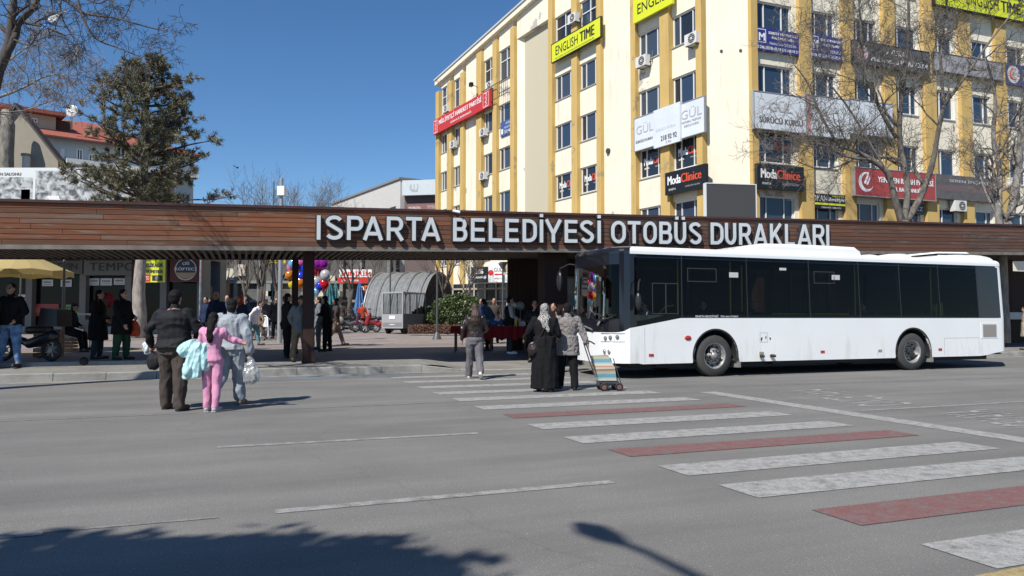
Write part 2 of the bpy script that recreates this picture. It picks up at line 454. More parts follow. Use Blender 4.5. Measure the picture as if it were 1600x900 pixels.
def mw(loc, rz=0.0): return Matrix.Translation(Vector(loc)) @ Matrix.Rotation(rz, 4, 'Z')
def attach(root, o):
    """mesh built in world metres -> part of root"""
    o.data.transform(mw(root.location, root.rotation_euler[2]).inverted()); o.parent = root; return o

def wood_mat(name, c1, c2, grey, ang, g=0.55, rough=0.7):
    m = bpy.data.materials.new(name); m.use_nodes = True; t = m.node_tree; b = t.nodes['Principled BSDF']; N = t.nodes.new; L = t.links.new
    tc = N('ShaderNodeTexCoord'); vr = N('ShaderNodeVectorRotate'); vr.rotation_type = 'Z_AXIS'; vr.inputs['Angle'].default_value = -ang; L(tc.outputs['Object'], vr.inputs[0])
    mp = N('ShaderNodeMapping'); mp.inputs['Scale'].default_value = (0.9, 1, 26); L(vr.outputs[0], mp.inputs[0])
    n = N('ShaderNodeTexNoise'); n.inputs['Scale'].default_value = 1.6; n.inputs['Detail'].default_value = 8; n.inputs['Roughness'].default_value = 0.65; L(mp.outputs[0], n.inputs[0])
    r = N('ShaderNodeValToRGB'); e = r.color_ramp.elements; e[0].position = 0.3; e[1].position = 0.7; e[0].color = (*c1, 1); e[1].color = (*c2, 1); L(n.outputs[0], r.inputs[0])
    mp2 = N('ShaderNodeMapping'); mp2.inputs['Scale'].default_value = (0.9, 1, 9); L(vr.outputs[0], mp2.inputs[0])
    n2 = N('ShaderNodeTexNoise'); n2.inputs['Scale'].default_value = 1.3; n2.inputs['Detail'].default_value = 7; n2.inputs['Roughness'].default_value = 0.7; L(mp2.outputs[0], n2.inputs[0])
    r2 = N('ShaderNodeValToRGB'); e = r2.color_ramp.elements; e[0].position = g; e[1].position = g + 0.12; e[0].color = (0, 0, 0, 1); e[1].color = (1, 1, 1, 1); L(n2.outputs[0], r2.inputs[0])
    x = N('ShaderNodeMix'); x.data_type = 'RGBA'; L(r2.outputs[0], x.inputs[0]); L(r.outputs[0], x.inputs[6]); x.inputs[7].default_value = (*grey, 1)
    L(x.outputs[2], b.inputs['Base Color']); b.inputs['Roughness'].default_value = rough; b.inputs['Specular IOR Level'].default_value = 0.35
    bp = N('ShaderNodeBump'); bp.inputs['Strength'].default_value = 0.35; bp.inputs['Distance'].default_value = 0.01; L(n.outputs[0], bp.inputs['Height']); L(bp.outputs[0], b.inputs['Normal'])
    return m

# ------------------------------------------------------------- the long timber canopy of the bus stops
FC = Frame((-10.83, 15.7), (18.0, 26.1))
FANG = math.atan2(FC.u.y, FC.u.x)
_, ztl = FC.hit(0, 310.5); _, ztr = FC.hit(1600, 351)
_, zbl = FC.hit(0, 389); _, zbr = FC.hit(1600, 398.5)
zT = lambda u: ztl + (ztr - ztl) * u / FC.L
zB = lambda u: zbl + (zbr - zbl) * u / FC.L
U0, U1, CW = -5.0, FC.L + 9.0, 4.0
canopy = empty('bus_stop_canopy', FC.pt(0, 0), FANG, 'long timber-clad canopy with brown posts stretching across the bus stop platform', 'canopy')
red_woods = [wood_mat('timber_%d' % i, a, b, g, FANG, t) for i, (a, b, g, t) in enumerate([  # redder boards for the left; the darker brown set takes over to the right
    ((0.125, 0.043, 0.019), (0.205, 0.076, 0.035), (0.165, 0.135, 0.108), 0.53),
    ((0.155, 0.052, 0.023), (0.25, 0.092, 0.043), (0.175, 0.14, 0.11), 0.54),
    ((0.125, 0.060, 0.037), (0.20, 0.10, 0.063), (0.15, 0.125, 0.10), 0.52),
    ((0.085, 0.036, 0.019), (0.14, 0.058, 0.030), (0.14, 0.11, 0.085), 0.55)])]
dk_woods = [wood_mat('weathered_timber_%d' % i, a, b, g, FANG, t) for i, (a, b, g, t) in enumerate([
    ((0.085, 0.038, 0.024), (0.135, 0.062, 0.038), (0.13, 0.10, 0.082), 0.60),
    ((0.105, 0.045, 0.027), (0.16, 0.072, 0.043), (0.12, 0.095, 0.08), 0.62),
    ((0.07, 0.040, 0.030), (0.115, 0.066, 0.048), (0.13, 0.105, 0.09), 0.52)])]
mb = MB(); NB = 8; rnd = random.Random(11)
CAPH, BOTH = 0.06, 0.10
for i in range(NB):
    u = U0 - rnd.uniform(0, 2)
    while u < U1:
        l = rnd.uniform(2.2, 4.2); a, b = u, min(u + l, U1)
        f0, f1 = i / NB, (i + 1) / NB
        dz = 0.006; dd = rnd.uniform(0, 0.006)
        za0 = lerp(zB(a) + BOTH, zT(a) - CAPH, f0) + dz; za1 = lerp(zB(a) + BOTH, zT(a) - CAPH, f1) - dz
        zb0 = lerp(zB(b) + BOTH, zT(b) - CAPH, f0) + dz; zb1 = lerp(zB(b) + BOTH, zT(b) - CAPH, f1) - dz
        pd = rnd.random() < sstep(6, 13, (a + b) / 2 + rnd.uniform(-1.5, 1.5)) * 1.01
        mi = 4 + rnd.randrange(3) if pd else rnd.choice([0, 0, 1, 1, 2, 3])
        g = 0.004; P = FC.pt
        mb.hexa([P(a + g, za0, dd), P(b - g, zb0, dd), P(b - g, zb0, -0.03), P(a + g, za0, -0.03), P(a + g, za1, dd), P(b - g, zb1, dd), P(b - g, zb1, -0.03), P(a + g, za1, -0.03)], mi)
        u += l
attach(canopy, mb.build('fascia', red_woods + dk_woods))
darkbrown = M('dark_brown_paint', (0.045, 0.02, 0.014), 0.6, var=0.2, scale=2)
def along(mb, u0, u1, zlo, zhi, d0, d1, mi=0):
    P = FC.pt
    mb.hexa([P(u0, zlo(u0), d1), P(u1, zlo(u1), d1), P(u1, zlo(u1), d0), P(u0, zlo(u0), d0), P(u0, zhi(u0), d1), P(u1, zhi(u1), d1), P(u1, zhi(u1), d0), P(u0, zhi(u0), d0)], mi)
mb = MB(); along(mb, U0, U1, lambda u: zT(u) - CAPH, zT, -0.2, 0.05)
attach(canopy, mb.build('coping', M('coping_red_brown', (0.06, 0.022, 0.018), 0.5, var=0.2)))
mb = MB(); along(mb, U0, U1, zB, lambda u: zB(u) + BOTH, -0.05, 0.012)
attach(canopy, mb.build('bottom_rail', M('grey_timber', (0.155, 0.135, 0.115), 0.75, var=0.3, scale=3)))
mb = MB()
along(mb, U0, U1, lambda u: zB(u) + 0.05, lambda u: zT(u) - 0.1, -0.14, -0.04)
along(mb, U0, U1, lambda u: zB(u) + 0.22, lambda u: zB(u) + 0.34, -CW, -0.14)
along(mb, U0, U1, lambda u: zB(u) + 0.08, lambda u: zB(u) + 0.66, -CW - 0.12, -CW)
attach(canopy, mb.build('roof', darkbrown))
mb = MB(); u = U0
while u < U1:
    a = lambda q: zB(q) + 0.10; b = lambda q: zB(q) + 0.16
    along(mb, u, u + 0.07, a, b, -CW + 0.02, -0.15); u += 0.17
attach(canopy, mb.build('soffit_slats', M('soffit_timber', (0.14, 0.115, 0.095), 0.8, var=0.25)))
colmat = wood_mat('post_timber', (0.026, 0.012, 0.009), (0.044, 0.02, 0.014), (0.03, 0.02, 0.015), FANG, 0.8)
def post(u, d, w, dd=None, top=0.2):
    dd = dd or w; p = FC.pt(u, 0, d); z0 = gz(p.x, p.y) - 0.05
    mb = MB(); mb.fbox(FC, u - w / 2, u + w / 2, z0, zB(u) + top, d - dd / 2, d + dd / 2)
    mb.fbox(FC, u - w / 2 - 0.015, u + w / 2 + 0.015, z0, z0 + 0.17, d - dd / 2 - 0.015, d + dd / 2 + 0.015)
    attach(canopy, mb.build('post', colmat))
ucol, _ = FC.hit(482, d=-1.15); ucol2, _ = FC.hit(3); ub, _ = FC.hit(461, d=-3.6); upier, _ = FC.hit(866, d=-1.0)
post(ucol, -1.15, 0.27); post(ucol2 - .6, -1.1, 0.3); post(ub, -3.6, 0.17)
post(upier + 6.6, -0.5, 0.27); post(upier + 13.2, -0.5, 0.27); post(ucol2 + 1.5 + -8, -0.5, 0.27)
# panelled rear wall of the waiting bays on the right
pz = lambda u: 0.30
mb = MB(); P = FC.pt
u0 = upier - 0.42
for k in range(150):
    a = u0 + k * 0.15; b = a + 0.142
    if a > U1: break
    mb.fbox(FC, a, b, 0.25, zB(a) + 0.15, -3.75, -3.71 + 0.004 * (k % 3))
mb.fbox(FC, u0, U1, 0.2, zB(u0) + 0.2, -3.82, -3.76)
attach(canopy, mb.build('rear_wall', colmat))
mb = MB(); mb.fbox(FC, upier - 0.40, upier + 0.30, 0.25, zB(upier) + 0.18, -1.25, -0.75)
attach(canopy, mb.build('pier', colmat))
# poster panel on the pier wall
mb = MB(); up, _ = FC.hit(872, d=-3.6)
mb.fbox(FC, up - 0.1, up + 1.1, 1.05, 2.7, -3.7, -3.62, 0); mb.fbox(FC, up - 0.03, up + 1.03, 1.12, 2.63, -3.62, -3.612, 1)
o = mb.build('poster_case', [M('case_grey', (0.12, 0.12, 0.12), 0.4), M('faded_poster', (0.24, 0.23, 0.225), 0.35, var=0.3, scale=2)])
tag(o, 'grey poster case on the brown wall behind the front of the bus', 'poster case')

# ------------------------------------------------------------- raised letters
def stroke(mb, pts, th, u0, z0, w, h, z_slope, d0, d1, mi_f, mi_s, closed=False):
    """thick polyline of constant width extruded between depths d0..d1; pts in 0..1 cell"""
    P = [Vector((u0 + p[0] * w, z0 + p[1] * h, 0)) for p in pts]
    n = len(P); L = []; Rr = []
    for i in range(n):
        a = P[(i - 1) % n] if (i > 0 or closed) else None
        c = P[(i + 1) % n] if (i < n - 1 or closed) else None
        d1v = (P[i] - a).normalized() if a is not None else (c - P[i]).normalized()
        d2v = (c - P[i]).normalized() if c is not None else d1v
        t = (d1v + d2v)
        t = t.normalized() if t.length > 1e-6 else d1v
        nn = Vector((-t.y, t.x, 0)); k = 1 / max(0.35, nn.dot(Vector((-d1v.y, d1v.x, 0))))
        L.append(P[i] + nn * th / 2 * k); Rr.append(P[i] - nn * th / 2 * k)
    def Q(v, d): return FC.pt(v.x, v.y + z_slope * (v.x - u0), d)
    m = n if closed else n - 1
    for i in range(m):
        j = (i + 1) % n
        mb.quad(Q(Rr[i], d1), Q(Rr[j], d1), Q(L[j], d1), Q(L[i], d1), mi_f)
        mb.quad(Q(L[i], d1), Q(L[j], d1), Q(L[j], d0), Q(L[i], d0), mi_s)
        mb.quad(Q(Rr[j], d1), Q(Rr[i], d1), Q(Rr[i], d0), Q(Rr[j], d0), mi_s)
    if not closed:
        mb.quad(Q(L[0], d1), Q(L[0], d0), Q(Rr[0], d0), Q(Rr[0], d1), mi_s)
        mb.quad(Q(L[-1], d0), Q(L[-1], d1), Q(Rr[-1], d1), Q(Rr[-1], d0), mi_s)
def arc(cx, cy, rx, ry, a0, a1, n=10):
    return [(cx + rx * math.cos(R(lerp(a0, a1, i / n))), cy + ry * math.sin(R(lerp(a0, a1, i / n)))) for i in range(n + 1)]
def glyph(ch, tx, ty):
    """strokes on the centre line; tx, ty = stroke half thickness as a share of the cell"""
    l, r, b, t = tx, 1 - tx, ty, 1 - ty; m = 0.52
    if ch in 'Iİ': return [([(0.5, 0), (0.5, 1)], 0)]
    if ch == 'E': return [([(l, 0), (l, 1)], 0), ([(l, t), (1, t)], 0), ([(l, 0.51), (0.94, 0.51)], 0), ([(l, b), (1, b)], 0)]
    if ch == 'L': return [([(l, 0), (l, 1)], 0), ([(l, b), (1, b)], 0)]
    if ch == 'T': return [([(0.5, 0), (0.5, 1 - ty)], 0), ([(0, t), (1, t)], 0)]
    if ch == 'A': return [([(l * .8, 0), (0.5 - .0 * tx, 1 - ty * .3)], 0), ([(1 - l * .8, 0), (0.5, 1 - ty * .3)], 0), ([(0.2, 0.27), (0.8, 0.27)], 0)]
    if ch == 'Y': return [([(0.5, 0), (0.5, 0.42)], 0), ([(l * .6, 1), (0.5, 0.38)], 0), ([(1 - l * .6, 1), (0.5, 0.38)], 0)]
    if ch == 'K': return [([(l, 0), (l, 1)], 0), ([(l, 0.34), (0.93, 1)], 0), ([(0.40, 0.56), (0.96, 0)], 0)]
    if ch in 'PR':
        s = [([(l, 0), (l, 1)], 0), ([(l, t)] + [(0.55, t)] + arc(0.6, (t + m - .06) / 2, r - 0.6, (t - m + .06) / 2, 88, -88) + [(0.55, m - .06), (l, m - .06)], 0)]
        if ch == 'R': s.append(([(0.52, m - .06), (0.95, 0)], 0))
        return s
    if ch == 'B':
        return [([(l, 0), (l, 1)], 0), ([(l, t), (0.55, t)] + arc(0.58, (t + m) / 2, r - .06 - 0.58, (t - m) / 2, 88, -88) + [(0.55, m), (l, m)], 0),
                ([(l, m), (0.55, m)] + arc(0.6, (b + m) / 2, r - 0.6, (m - b) / 2, 88, -88) + [(0.55, b), (l, b)], 0)]
    if ch == 'D': return [([(l, 0), (l, 1)], 0), ([(l, t), (0.4, t)] + arc(0.42, 1 - .34 - ty * .2, r - 0.42, t - (1 - .34 - ty * .2), 88, 0, 6) + arc(0.42, .34 + ty * .2, r - 0.42, .34 + ty * .2 - b, 0, -88, 6) + [(0.4, b), (l, b)], 0)]
    if ch == 'O': return [(arc(.5, .62, .5 - tx, t - .62, 0, 180, 12) + arc(.5, .38, .5 - tx, .38 - b, 180, 360, 12), 1)]
    if ch == 'U': return [([(l, 1)] + arc(.5, .36, .5 - tx, .36 - b, 180, 360, 12) + [(r, 1)], 0)]
    if ch == 'S':
        return [(arc(.5, .745, .5 - tx * 1.1, t - .745, 22, 90, 5) + arc(.5, .745, .5 - tx, t - .745, 90, 215, 8)[1:] + [(0.42, .545), (.58, .475)] + arc(.5, .265, .5 - tx, .265 - b, 35, -90, 8) + arc(.5, .265, .5 - tx, .265 - b, -90, -160, 5)[1:], 0)]
    return []
LET = [('I', 494, 500), ('S', 508, 535), ('P', 541.5, 567), ('A', 567, 597.5), ('R', 604, 629.5), ('T', 634, 659), ('A', 658.5, 687.5),
       ('B', 708, 730), ('E', 736, 757.5), ('L', 764, 784.5), ('E', 790, 810.5), ('D', 817, 839), ('İ', 843.5, 849.5), ('Y', 852.5, 877.5), ('E', 883, 902.5), ('S', 907.5, 928.5), ('İ', 934, 940),
       ('O', 956, 978.5), ('T', 982, 1001.5), ('O', 1006.5, 1027), ('B', 1031.5, 1051), ('Ü', 1055, 1073), ('S', 1078.5, 1097),
       ('D', 1112, 1131.5), ('U', 1134.5, 1151.5), ('R', 1156.5, 1174.5), ('A', 1179.5, 1200), ('K', 1205, 1222.5), ('L', 1228.5, 1243), ('A', 1248.5, 1269), ('R', 1272, 1289.5), ('I', 1293, 1297.5)]
name_sign = empty('station_name_sign', FC.pt(10, 3.2, 0.1), FANG, 'raised white letters of the station name mounted along the timber canopy', 'sign')
wface = M('letter_face', (0.54, 0.56, 0.57), 0.5); wedge = M('letter_edge', (0.022, 0.027, 0.032), 0.5)
LD = 0.125
FL = Frame(FC.pt(0, 0, LD), FC.pt(FC.L, 0, LD))
def lz(px, py): return FL.hit(px, py)[1]
zlo0, zhi0, zlo1, zhi1 = lz(497, 374.5), lz(497, 336.5), lz(1295, 384.5), lz(1295, 351.5)
uA = FL.hit(497)[0]; uZ = FL.hit(1295)[0]
for ch, p0, p1 in LET:
    ua, ubb = FL.hit(p0)[0], FL.hit(p1)[0]
    f = ((ua + ubb) / 2 - uA) / (uZ - uA); z0 = lerp(zlo0, zlo1, f); z1 = lerp(zhi0, zhi1, f)
    slope = ((zlo1 - zlo0) / (uZ - uA)); th = (z1 - z0) * 0.148; w = ubb - ua; h = z1 - z0
    mb = MB(); base = {'İ': 'I', 'Ü': 'U'}.get(ch, ch)
    for k, (pts, cl) in enumerate(glyph(base, th / 2 / w, th / 2 / h)):
        if base == 'I': pts = [(0.5, 0), (0.5, 1)]
        e = 0.0012 * k
        stroke(mb, pts, th + 0.06, ua, z0, w, h, slope, 0.03, LD - 0.02 + e, 1, 1, cl)
        stroke(mb, pts, th, ua, z0, w, h, slope, LD - 0.021 + e, LD + e, 0, 0, cl)
    dots = {'İ': [0.5], 'Ü': [0.22, 0.78]}.get(ch, [])
    for dx in dots:
        hh = th / 2 / h
        pts = [(dx, 1 + hh * 1.0), (dx, 1 + hh * 3.0)]
        if ch in 'İÜ': pts = [(dx, 1 + hh * 1.4), (dx, 1 + hh * 3.3)]
        stroke(mb, pts, th + .055, ua, z0, w, h, slope, 0.03, LD - 0.02, 1, 1); stroke(mb, pts, th, ua, z0, w, h, slope, LD - 0.021, LD, 0, 0)
    # stand-off rods back to the boards
    for zz in (z0 + h * .25, z0 + h * .8):
        uu = ua + (w / 2 if base in 'ITY' else th / 2)
        mb.tube([FC.pt(uu, zz, 0.0), FC.pt(uu, zz, 0.05)], 0.015, 5, 1)
    attach(name_sign, mb.build('letter', [wface, wedge]))
# small security camera on top of the canopy edge
u, z = FC.hit(713, 330, d=0.2)
root = empty('security_camera', FC.pt(u, zT(u), 0.05), FANG, 'small white security camera on the canopy edge above the letters', 'camera')
mb = MB(); mb.tube([FC.pt(u + .10, z - .02, .2), FC.pt(u - .06, z + .02, .1)], 0.035, 12); attach(root, mb.build('housing', M('camera_white', (.7, .7, .7), .4), smooth=False))
mb = MB(); mb.tube([FC.pt(u - .02, zT(u) - .02, .02), FC.pt(u - .02, z, .14)], 0.015, 6); mb.tube([FC.pt(u - .1, z, .08), FC.pt(u - .28, z + .03, .05), FC.pt(u - .3, zT(u), 0.03)], .01, 5); attach(root, mb.build('bracket', wedge))
mb = MB(); mb.tube([FC.pt(u + .02, zT(u), .06), FC.pt(u + .1, zT(u) - .2, .03), FC.pt(u + .22, zT(u) - .42, .03)], .012, 5); attach(root, mb.build('cable', wedge))
# ------------------------------------------------------------- the bus
def glass_mat(name, tint, refl=0.12, rough=0.02):
    m = bpy.data.materials.new(name); m.use_nodes = True; t = m.node_tree; N = t.nodes.new; L = t.links.new
    t.nodes.remove(t.nodes['Principled BSDF']); out = t.nodes['Material Output']
    tr = N('ShaderNodeBsdfTransparent'); tr.inputs[0].default_value = (*tint, 1)
    gl = N('ShaderNodeBsdfGlossy'); gl.inputs['Roughness'].default_value = rough
    fr = N('ShaderNodeFresnel'); fr.inputs[0].default_value = 1.27
    mx = N('ShaderNodeMixShader'); L(fr.outputs[0], mx.inputs[0]); L(tr.outputs[0], mx.inputs[1]); L(gl.outputs[0], mx.inputs[2]); L(mx.outputs[0], out.inputs[0])
    return m
BANG = math.atan2(0.3504, 0.9366)
B0 = Vector((2.42, 16.3, 0)) - E1 * 0.10
bus = empty('city_bus', B0, BANG, 'long white city bus with a dark window band standing at the crossing', 'bus')
BL, BW = 12.1, 2.55
paint = M('bus_white_paint', (0.76, 0.77, 0.76), 0.28, var=0.03, scale=0.8, coat=0.3)
def _dirt():
    t = paint.node_tree; b = t.nodes['Principled BSDF']; N = t.nodes.new; L = t.links.new; src = b.inputs['Base Color'].links[0].from_socket
    tc = N('ShaderNodeTexCoord'); mp = N('ShaderNodeMapping'); mp.inputs['Scale'].default_value = (2.2, 2.2, .35); L(tc.outputs['Object'], mp.inputs[0]); n = N('ShaderNodeTexNoise'); n.inputs['Scale'].default_value = 1.6; n.inputs['Detail'].default_value = 9; n.inputs['Roughness'].default_value = .7; L(mp.outputs[0], n.inputs[0])
    sx = N('ShaderNodeSeparateXYZ'); L(tc.outputs['Object'], sx.inputs[0]); mr = N('ShaderNodeMapRange'); mr.inputs[1].default_value = .3; mr.inputs[2].default_value = 1.25; mr.inputs[3].default_value = .14; mr.inputs[4].default_value = .0; L(sx.outputs[2], mr.inputs[0])
    ad = N('ShaderNodeMath'); L(n.outputs[0], ad.inputs[0]); L(mr.outputs[0], ad.inputs[1]); r = N('ShaderNodeValToRGB'); e = r.color_ramp.elements; e[0].position = .62; e[1].position = .95; e[0].color = (1, 1, 1, 1); e[1].color = (.66, .62, .56, 1); L(ad.outputs[0], r.inputs[0])
    x = N('ShaderNodeMix'); x.data_type = 'RGBA'; x.blend_type = 'MULTIPLY'; x.inputs[0].default_value = .8; L(src, x.inputs[6]); L(r.outputs[0], x.inputs[7]); L(x.outputs[2], b.inputs['Base Color'])
_dirt()
blackp = M('bus_black_gloss', (0.010, 0.011, 0.016), 0.12)
rubber = M('black_rubber', (0.015, 0.015, 0.016), 0.75)
dark = M('dark_metal', (0.03, 0.03, 0.032), 0.6)
sglass = glass_mat('bus_side_glass', (0.48, 0.48, 0.48)); wglass = glass_mat('bus_windscreen', (0.17, 0.18, 0.20))
def bpart(mb, name, mats, parent=bus, smooth=False):
    o = mb.build(name, mats, parent, smooth); return o
def outline(k=1.0):
    """plan of the body: list of (s, w), from the near rear corner along the near side, round the front, back along the far side"""
    pts = []
    for a in range(0, 91, 15): pts.append((BL - 0.22 + 0.22 * math.cos(R(90 - a)) * 1.0, 0.22 - 0.22 * math.sin(R(a)))) if False else None
    for a in range(0, 91, 18): pts.append((BL - 0.2 + 0.2 * math.sin(R(90 - a)), 0.2 - 0.2 * math.cos(R(90 - a))))
    s = BL - 0.2 - 0.1
    while s > 0.34: pts.append((s, 0.0)); s -= 0.1
    for i in range(0, 25):
        a = -1 + 2 * i / 24; a = math.copysign(abs(a) ** 0.6, a)
        pts.append((-0.13 + 0.34 * abs(a) ** 7 + 0.08 * a * a, BW / 2 * (1 + a)))
    s = 0.40
    while s < BL - 0.3: pts.append((s, BW)); s += 0.2
    for a in range(0, 91, 18): pts.append((BL - 0.2 + 0.2 * math.sin(R(a)), BW - 0.2 + 0.2 * math.cos(R(a))))
    return pts
OUT = outline()
WH = [2.53, 8.63]; WR, ARCH = 0.48, 0.60
def sill(s, w):
    if s < 0.6 and 0.05 < w < BW - 0.05: return lerp(1.03, 1.14, sstep(0.0, 0.5, s))
    return lerp(1.13, 1.35, min(1, max(0, (s - 0.3) / 1.3)))
def lowh(s, w):
    b = 0.33 + 0.12 * sstep(11.0, 12.1, s) + 0.02 * (s < .6)
    for c in WH:
        if abs(s - c) < ARCH: b = max(b, WR + math.sqrt(ARCH ** 2 - (s - c) ** 2))
    return b
def ring(h):   # inset of the section at height h (tumblehome and rounded roof)
    if h < 1.35: return 0.0
    if h < 2.74: return 0.05 * (h - 1.35) / 1.39
    return 0.05 + 0.03 * (h - 2.74) / 0.2
def bp(s, w, h):
    i = ring(h); cx, cw = BL / 2, BW / 2
    f = 1 - i / cw
    return Vector((cx + (s - cx) * (1 - i * 0.7 / cx), cw + (w - cw) * f, h))
n = len(OUT)
# lower body
mb = MB()
for i in range(n):
    j = (i + 1) % n; (s0, w0), (s1, w1) = OUT[i], OUT[j]
    a0, a1 = lowh(s0, w0), lowh(s1, w1); t0, t1 = sill(s0, w0), sill(s1, w1)
    prev0, prev1 = a0, a1
    for f in (0.5, 1.0):
        h0, h1 = lerp(a0, t0, f), lerp(a1, t1, f)
        mb.quad(bp(s0, w0, prev0), bp(s1, w1, prev1), bp(s1, w1, h1), bp(s0, w0, h0)); prev0, prev1 = h0, h1
    # inner return so the panel has thickness
    cx = lambda s, w: (lerp(s, BL / 2, 0.004), lerp(w, BW / 2, 0.03))
    q0, q1 = cx(s0, w0), cx(s1, w1)
    mb.quad(bp(s0, w0, a0), bp(*q0, a0), bp(*q1, a1), bp(s1, w1, a1))
bpart(mb, 'lower_body', paint)
# roof cove and roof
mb = MB()
lv = [(2.78, 0.0), (2.84, 0.0), (2.89, 0.012), (2.93, 0.05), (2.955, 0.12), (2.965, 0.25)]
for (ha, ia), (hb, ib) in zip(lv[:-1], lv[1:]):
    for i in range(n):
        j = (i + 1) % n
        def q(k, h, ins):
            s, w = OUT[k]; c = bp(s, w, min(h, 2.74)); return Vector((lerp(c.x, BL / 2, ins / (BL / 2)), lerp(c.y, BW / 2, ins / (BW / 2)), h))
        mb.quad(q(i, ha, ia), q(j, ha, ia), q(j, hb, ib), q(i, hb, ib))
mb.add([q(i, 2.965, 0.25) for i in range(n)], [tuple(range(n))])
mb.m = [1 if min(mb.v[i][0] for i in f) < .30 and len(f) < 8 and sum(mb.v[i][2] for i in f) / 4 < 2.96 else 0 for f in mb.f]
bpart(mb, 'roof', [paint, blackp], smooth=True)
# black band frame (pillars, header and front mask)
SEP = [0.45, 1.63, 3.43, 5.28, 6.86, 8.23, 9.61, 11.03, 11.86]
mb = MB()
def band(i, j, lo0, lo1, hi, off=0.0, mi=0, m=mb):
    (s0, w0), (s1, w1) = OUT[i], OUT[j]
    m.quad(bp(s0, w0, lo0), bp(s1, w1, lo1), bp(s1, w1, hi), bp(s0, w0, hi), mi)
for i in range(n):
    j = (i + 1) % n; (s0, w0), (s1, w1) = OUT[i], OUT[j]
    t0, t1 = sill(s0, w0), sill(s1, w1)
    front = min(s0, s1) < 0.32 and 0 < (w0 + w1) / 2 < BW and max(s0, s1) < .42
    sm = (s0 + s1) / 2
    side = abs(w0 - w1) < .02 and 0.42 <= sm < 11.0
    if s0 > BL - .25 and 0.3 < (w0 + w1) / 2 < BW - .3: # rear: white around the back window
        for lo, hi in ((t0, 1.5), (2.5, 2.78)): band(i, j, lo, lo, hi, mi=1)
        continue
    if front:
        if 0.10 < (w0 + w1) / 2 < BW - .10:
            band(i, j, t0, t1, 1.33); 
            mb.quad(bp(s0, w0, 2.55), bp(s1, w1, 2.55), bp(s1, w1, 2.78), bp(s0, w0, 2.78))
        else: band(i, j, t0, t1, 2.78)
    elif side:
        band(i, j, t0, t1, max(1.42, 1.42)); band(i, j, 2.70, 2.70, 2.78)
    elif s0 > BL - .25 or sm > 11.9: band(i, j, t0, t1, 2.78, mi=1)
    else: band(i, j, t0, t1, 2.78)
for s in SEP[1:-1]:
    for w in (0.0, BW):
        mb.hexa([bp(s - .035, w + (.012 if w == 0 else -.012), 1.42), bp(s + .035, w + (.012 if w == 0 else -.012), 1.42), bp(s + .035, w + (.06 if w == 0 else -.06), 1.42), bp(s - .035, w + (.06 if w == 0 else -.06), 1.42),
                 bp(s - .035, w + (.012 if w == 0 else -.012), 2.66), bp(s + .035, w + (.012 if w == 0 else -.012), 2.66), bp(s + .035, w + (.06 if w == 0 else -.06), 2.66), bp(s - .035, w + (.06 if w == 0 else -.06), 2.66)])
bpart(mb, 'window_surround', [blackp, paint])
for s in SEP[1:-1]:
    mb = MB(); mb.hexa([bp(s - .008, -.0065, 1.37), bp(s + .008, -.0065, 1.37), bp(s + .008, .01, 1.37), bp(s - .008, .01, 1.37), bp(s - .008, -.0065, 2.77), bp(s + .008, -.0065, 2.77), bp(s + .008, .01, 2.77), bp(s - .008, .01, 2.77)]); bpart(mb, 'window_joint', M('joint_grey', (.03, .03, .031), .5))
# side panes
for w in (0.0, BW):
    for a, b in zip(SEP[:-1], SEP[1:]):
        if a > 11: mbp = MB(); mbp.quad(bp(a + .01, w - .004 if w == 0 else w + .004, 1.36), bp(b, w - .004 if w == 0 else w + .004, 1.36), bp(b, w - .004 if w == 0 else w + .004, 2.74), bp(a + .01, w - .004 if w == 0 else w + .004, 2.74)); bpart(mbp, 'blanked_window', M('smoked_panel', (0.018, 0.019, 0.022), 0.15)); continue
        mbp = MB(); e = -0.003 if w == 0 else 0.003
        lo0, lo1 = sill(a, w) + 0.012, sill(b, w) + 0.012
        mbp.quad(bp(a + .008, w + e, lo0), bp(b - .008, w + e, lo1), bp(b - .008, w + e, 2.775), bp(a + .008, w + e, 2.775))
        pn = bpart(mbp, 'window', sglass)
        if w == 0 and a in (1.63, 5.28, 0.45):
            fr = MB(); x0, x1, z0, z1 = {1.63: (a + .15, a + .95, 1.42 + .76, 1.42 + 1.08), 5.28: (a + .15, a + .8, 2.2, 2.5), 0.45: (a + .4, b - .1, 1.44, 2.14)}[a]
            for (p0, p1, q0, q1) in ((x0, x1, z0, z0 + .02), (x0, x1, z1 - .02, z1), (x0, x0 + .02, z0 + .021, z1 - .021), (x1 - .02, x1, z0 + .021, z1 - .021)) + (((x0 + x1) / 2, (x0 + x1) / 2 + .03, z0 + .021, z1 - .021),) * (a == 0.45):
                fr.hexa([bp(p0, -.010, q0), bp(p1, -.010, q0), bp(p1, -.005, q0), bp(p0, -.005, q0), bp(p0, -.010, q1), bp(p1, -.010, q1), bp(p1, -.005, q1), bp(p0, -.005, q1)])
            bpart(fr, 'sliding_frame', M('pane_frame', (0.03, 0.03, 0.03), 0.3), pn)
# windscreen
mb = MB()
ff = [k for k in range(n) if OUT[k][0] < 0.3 and 0.08 < OUT[k][1] < BW - 0.08]
for a, b in zip(ff[:-1], ff[1:]):
    for h0, h1 in ((1.33, 1.9), (1.9, 2.55)):
        def wq(k, h): s, w = OUT[k]; p = bp(s, w, h); p.x -= 0.004 - 0.0 * h; return p
        mb.quad(wq(a, h0), wq(b, h0), wq(b, h1), wq(a, h1))
bpart(mb, 'windscreen', wglass, smooth=True)
mb = MB(); mb.quad((BL + .003 - .02, .3, 1.5), (BL - .02, BW - .3, 1.5), (BL - .04, BW - .3, 2.5), (BL - .04, .3, 2.5)); bpart(mb, 'rear_window', blackp)
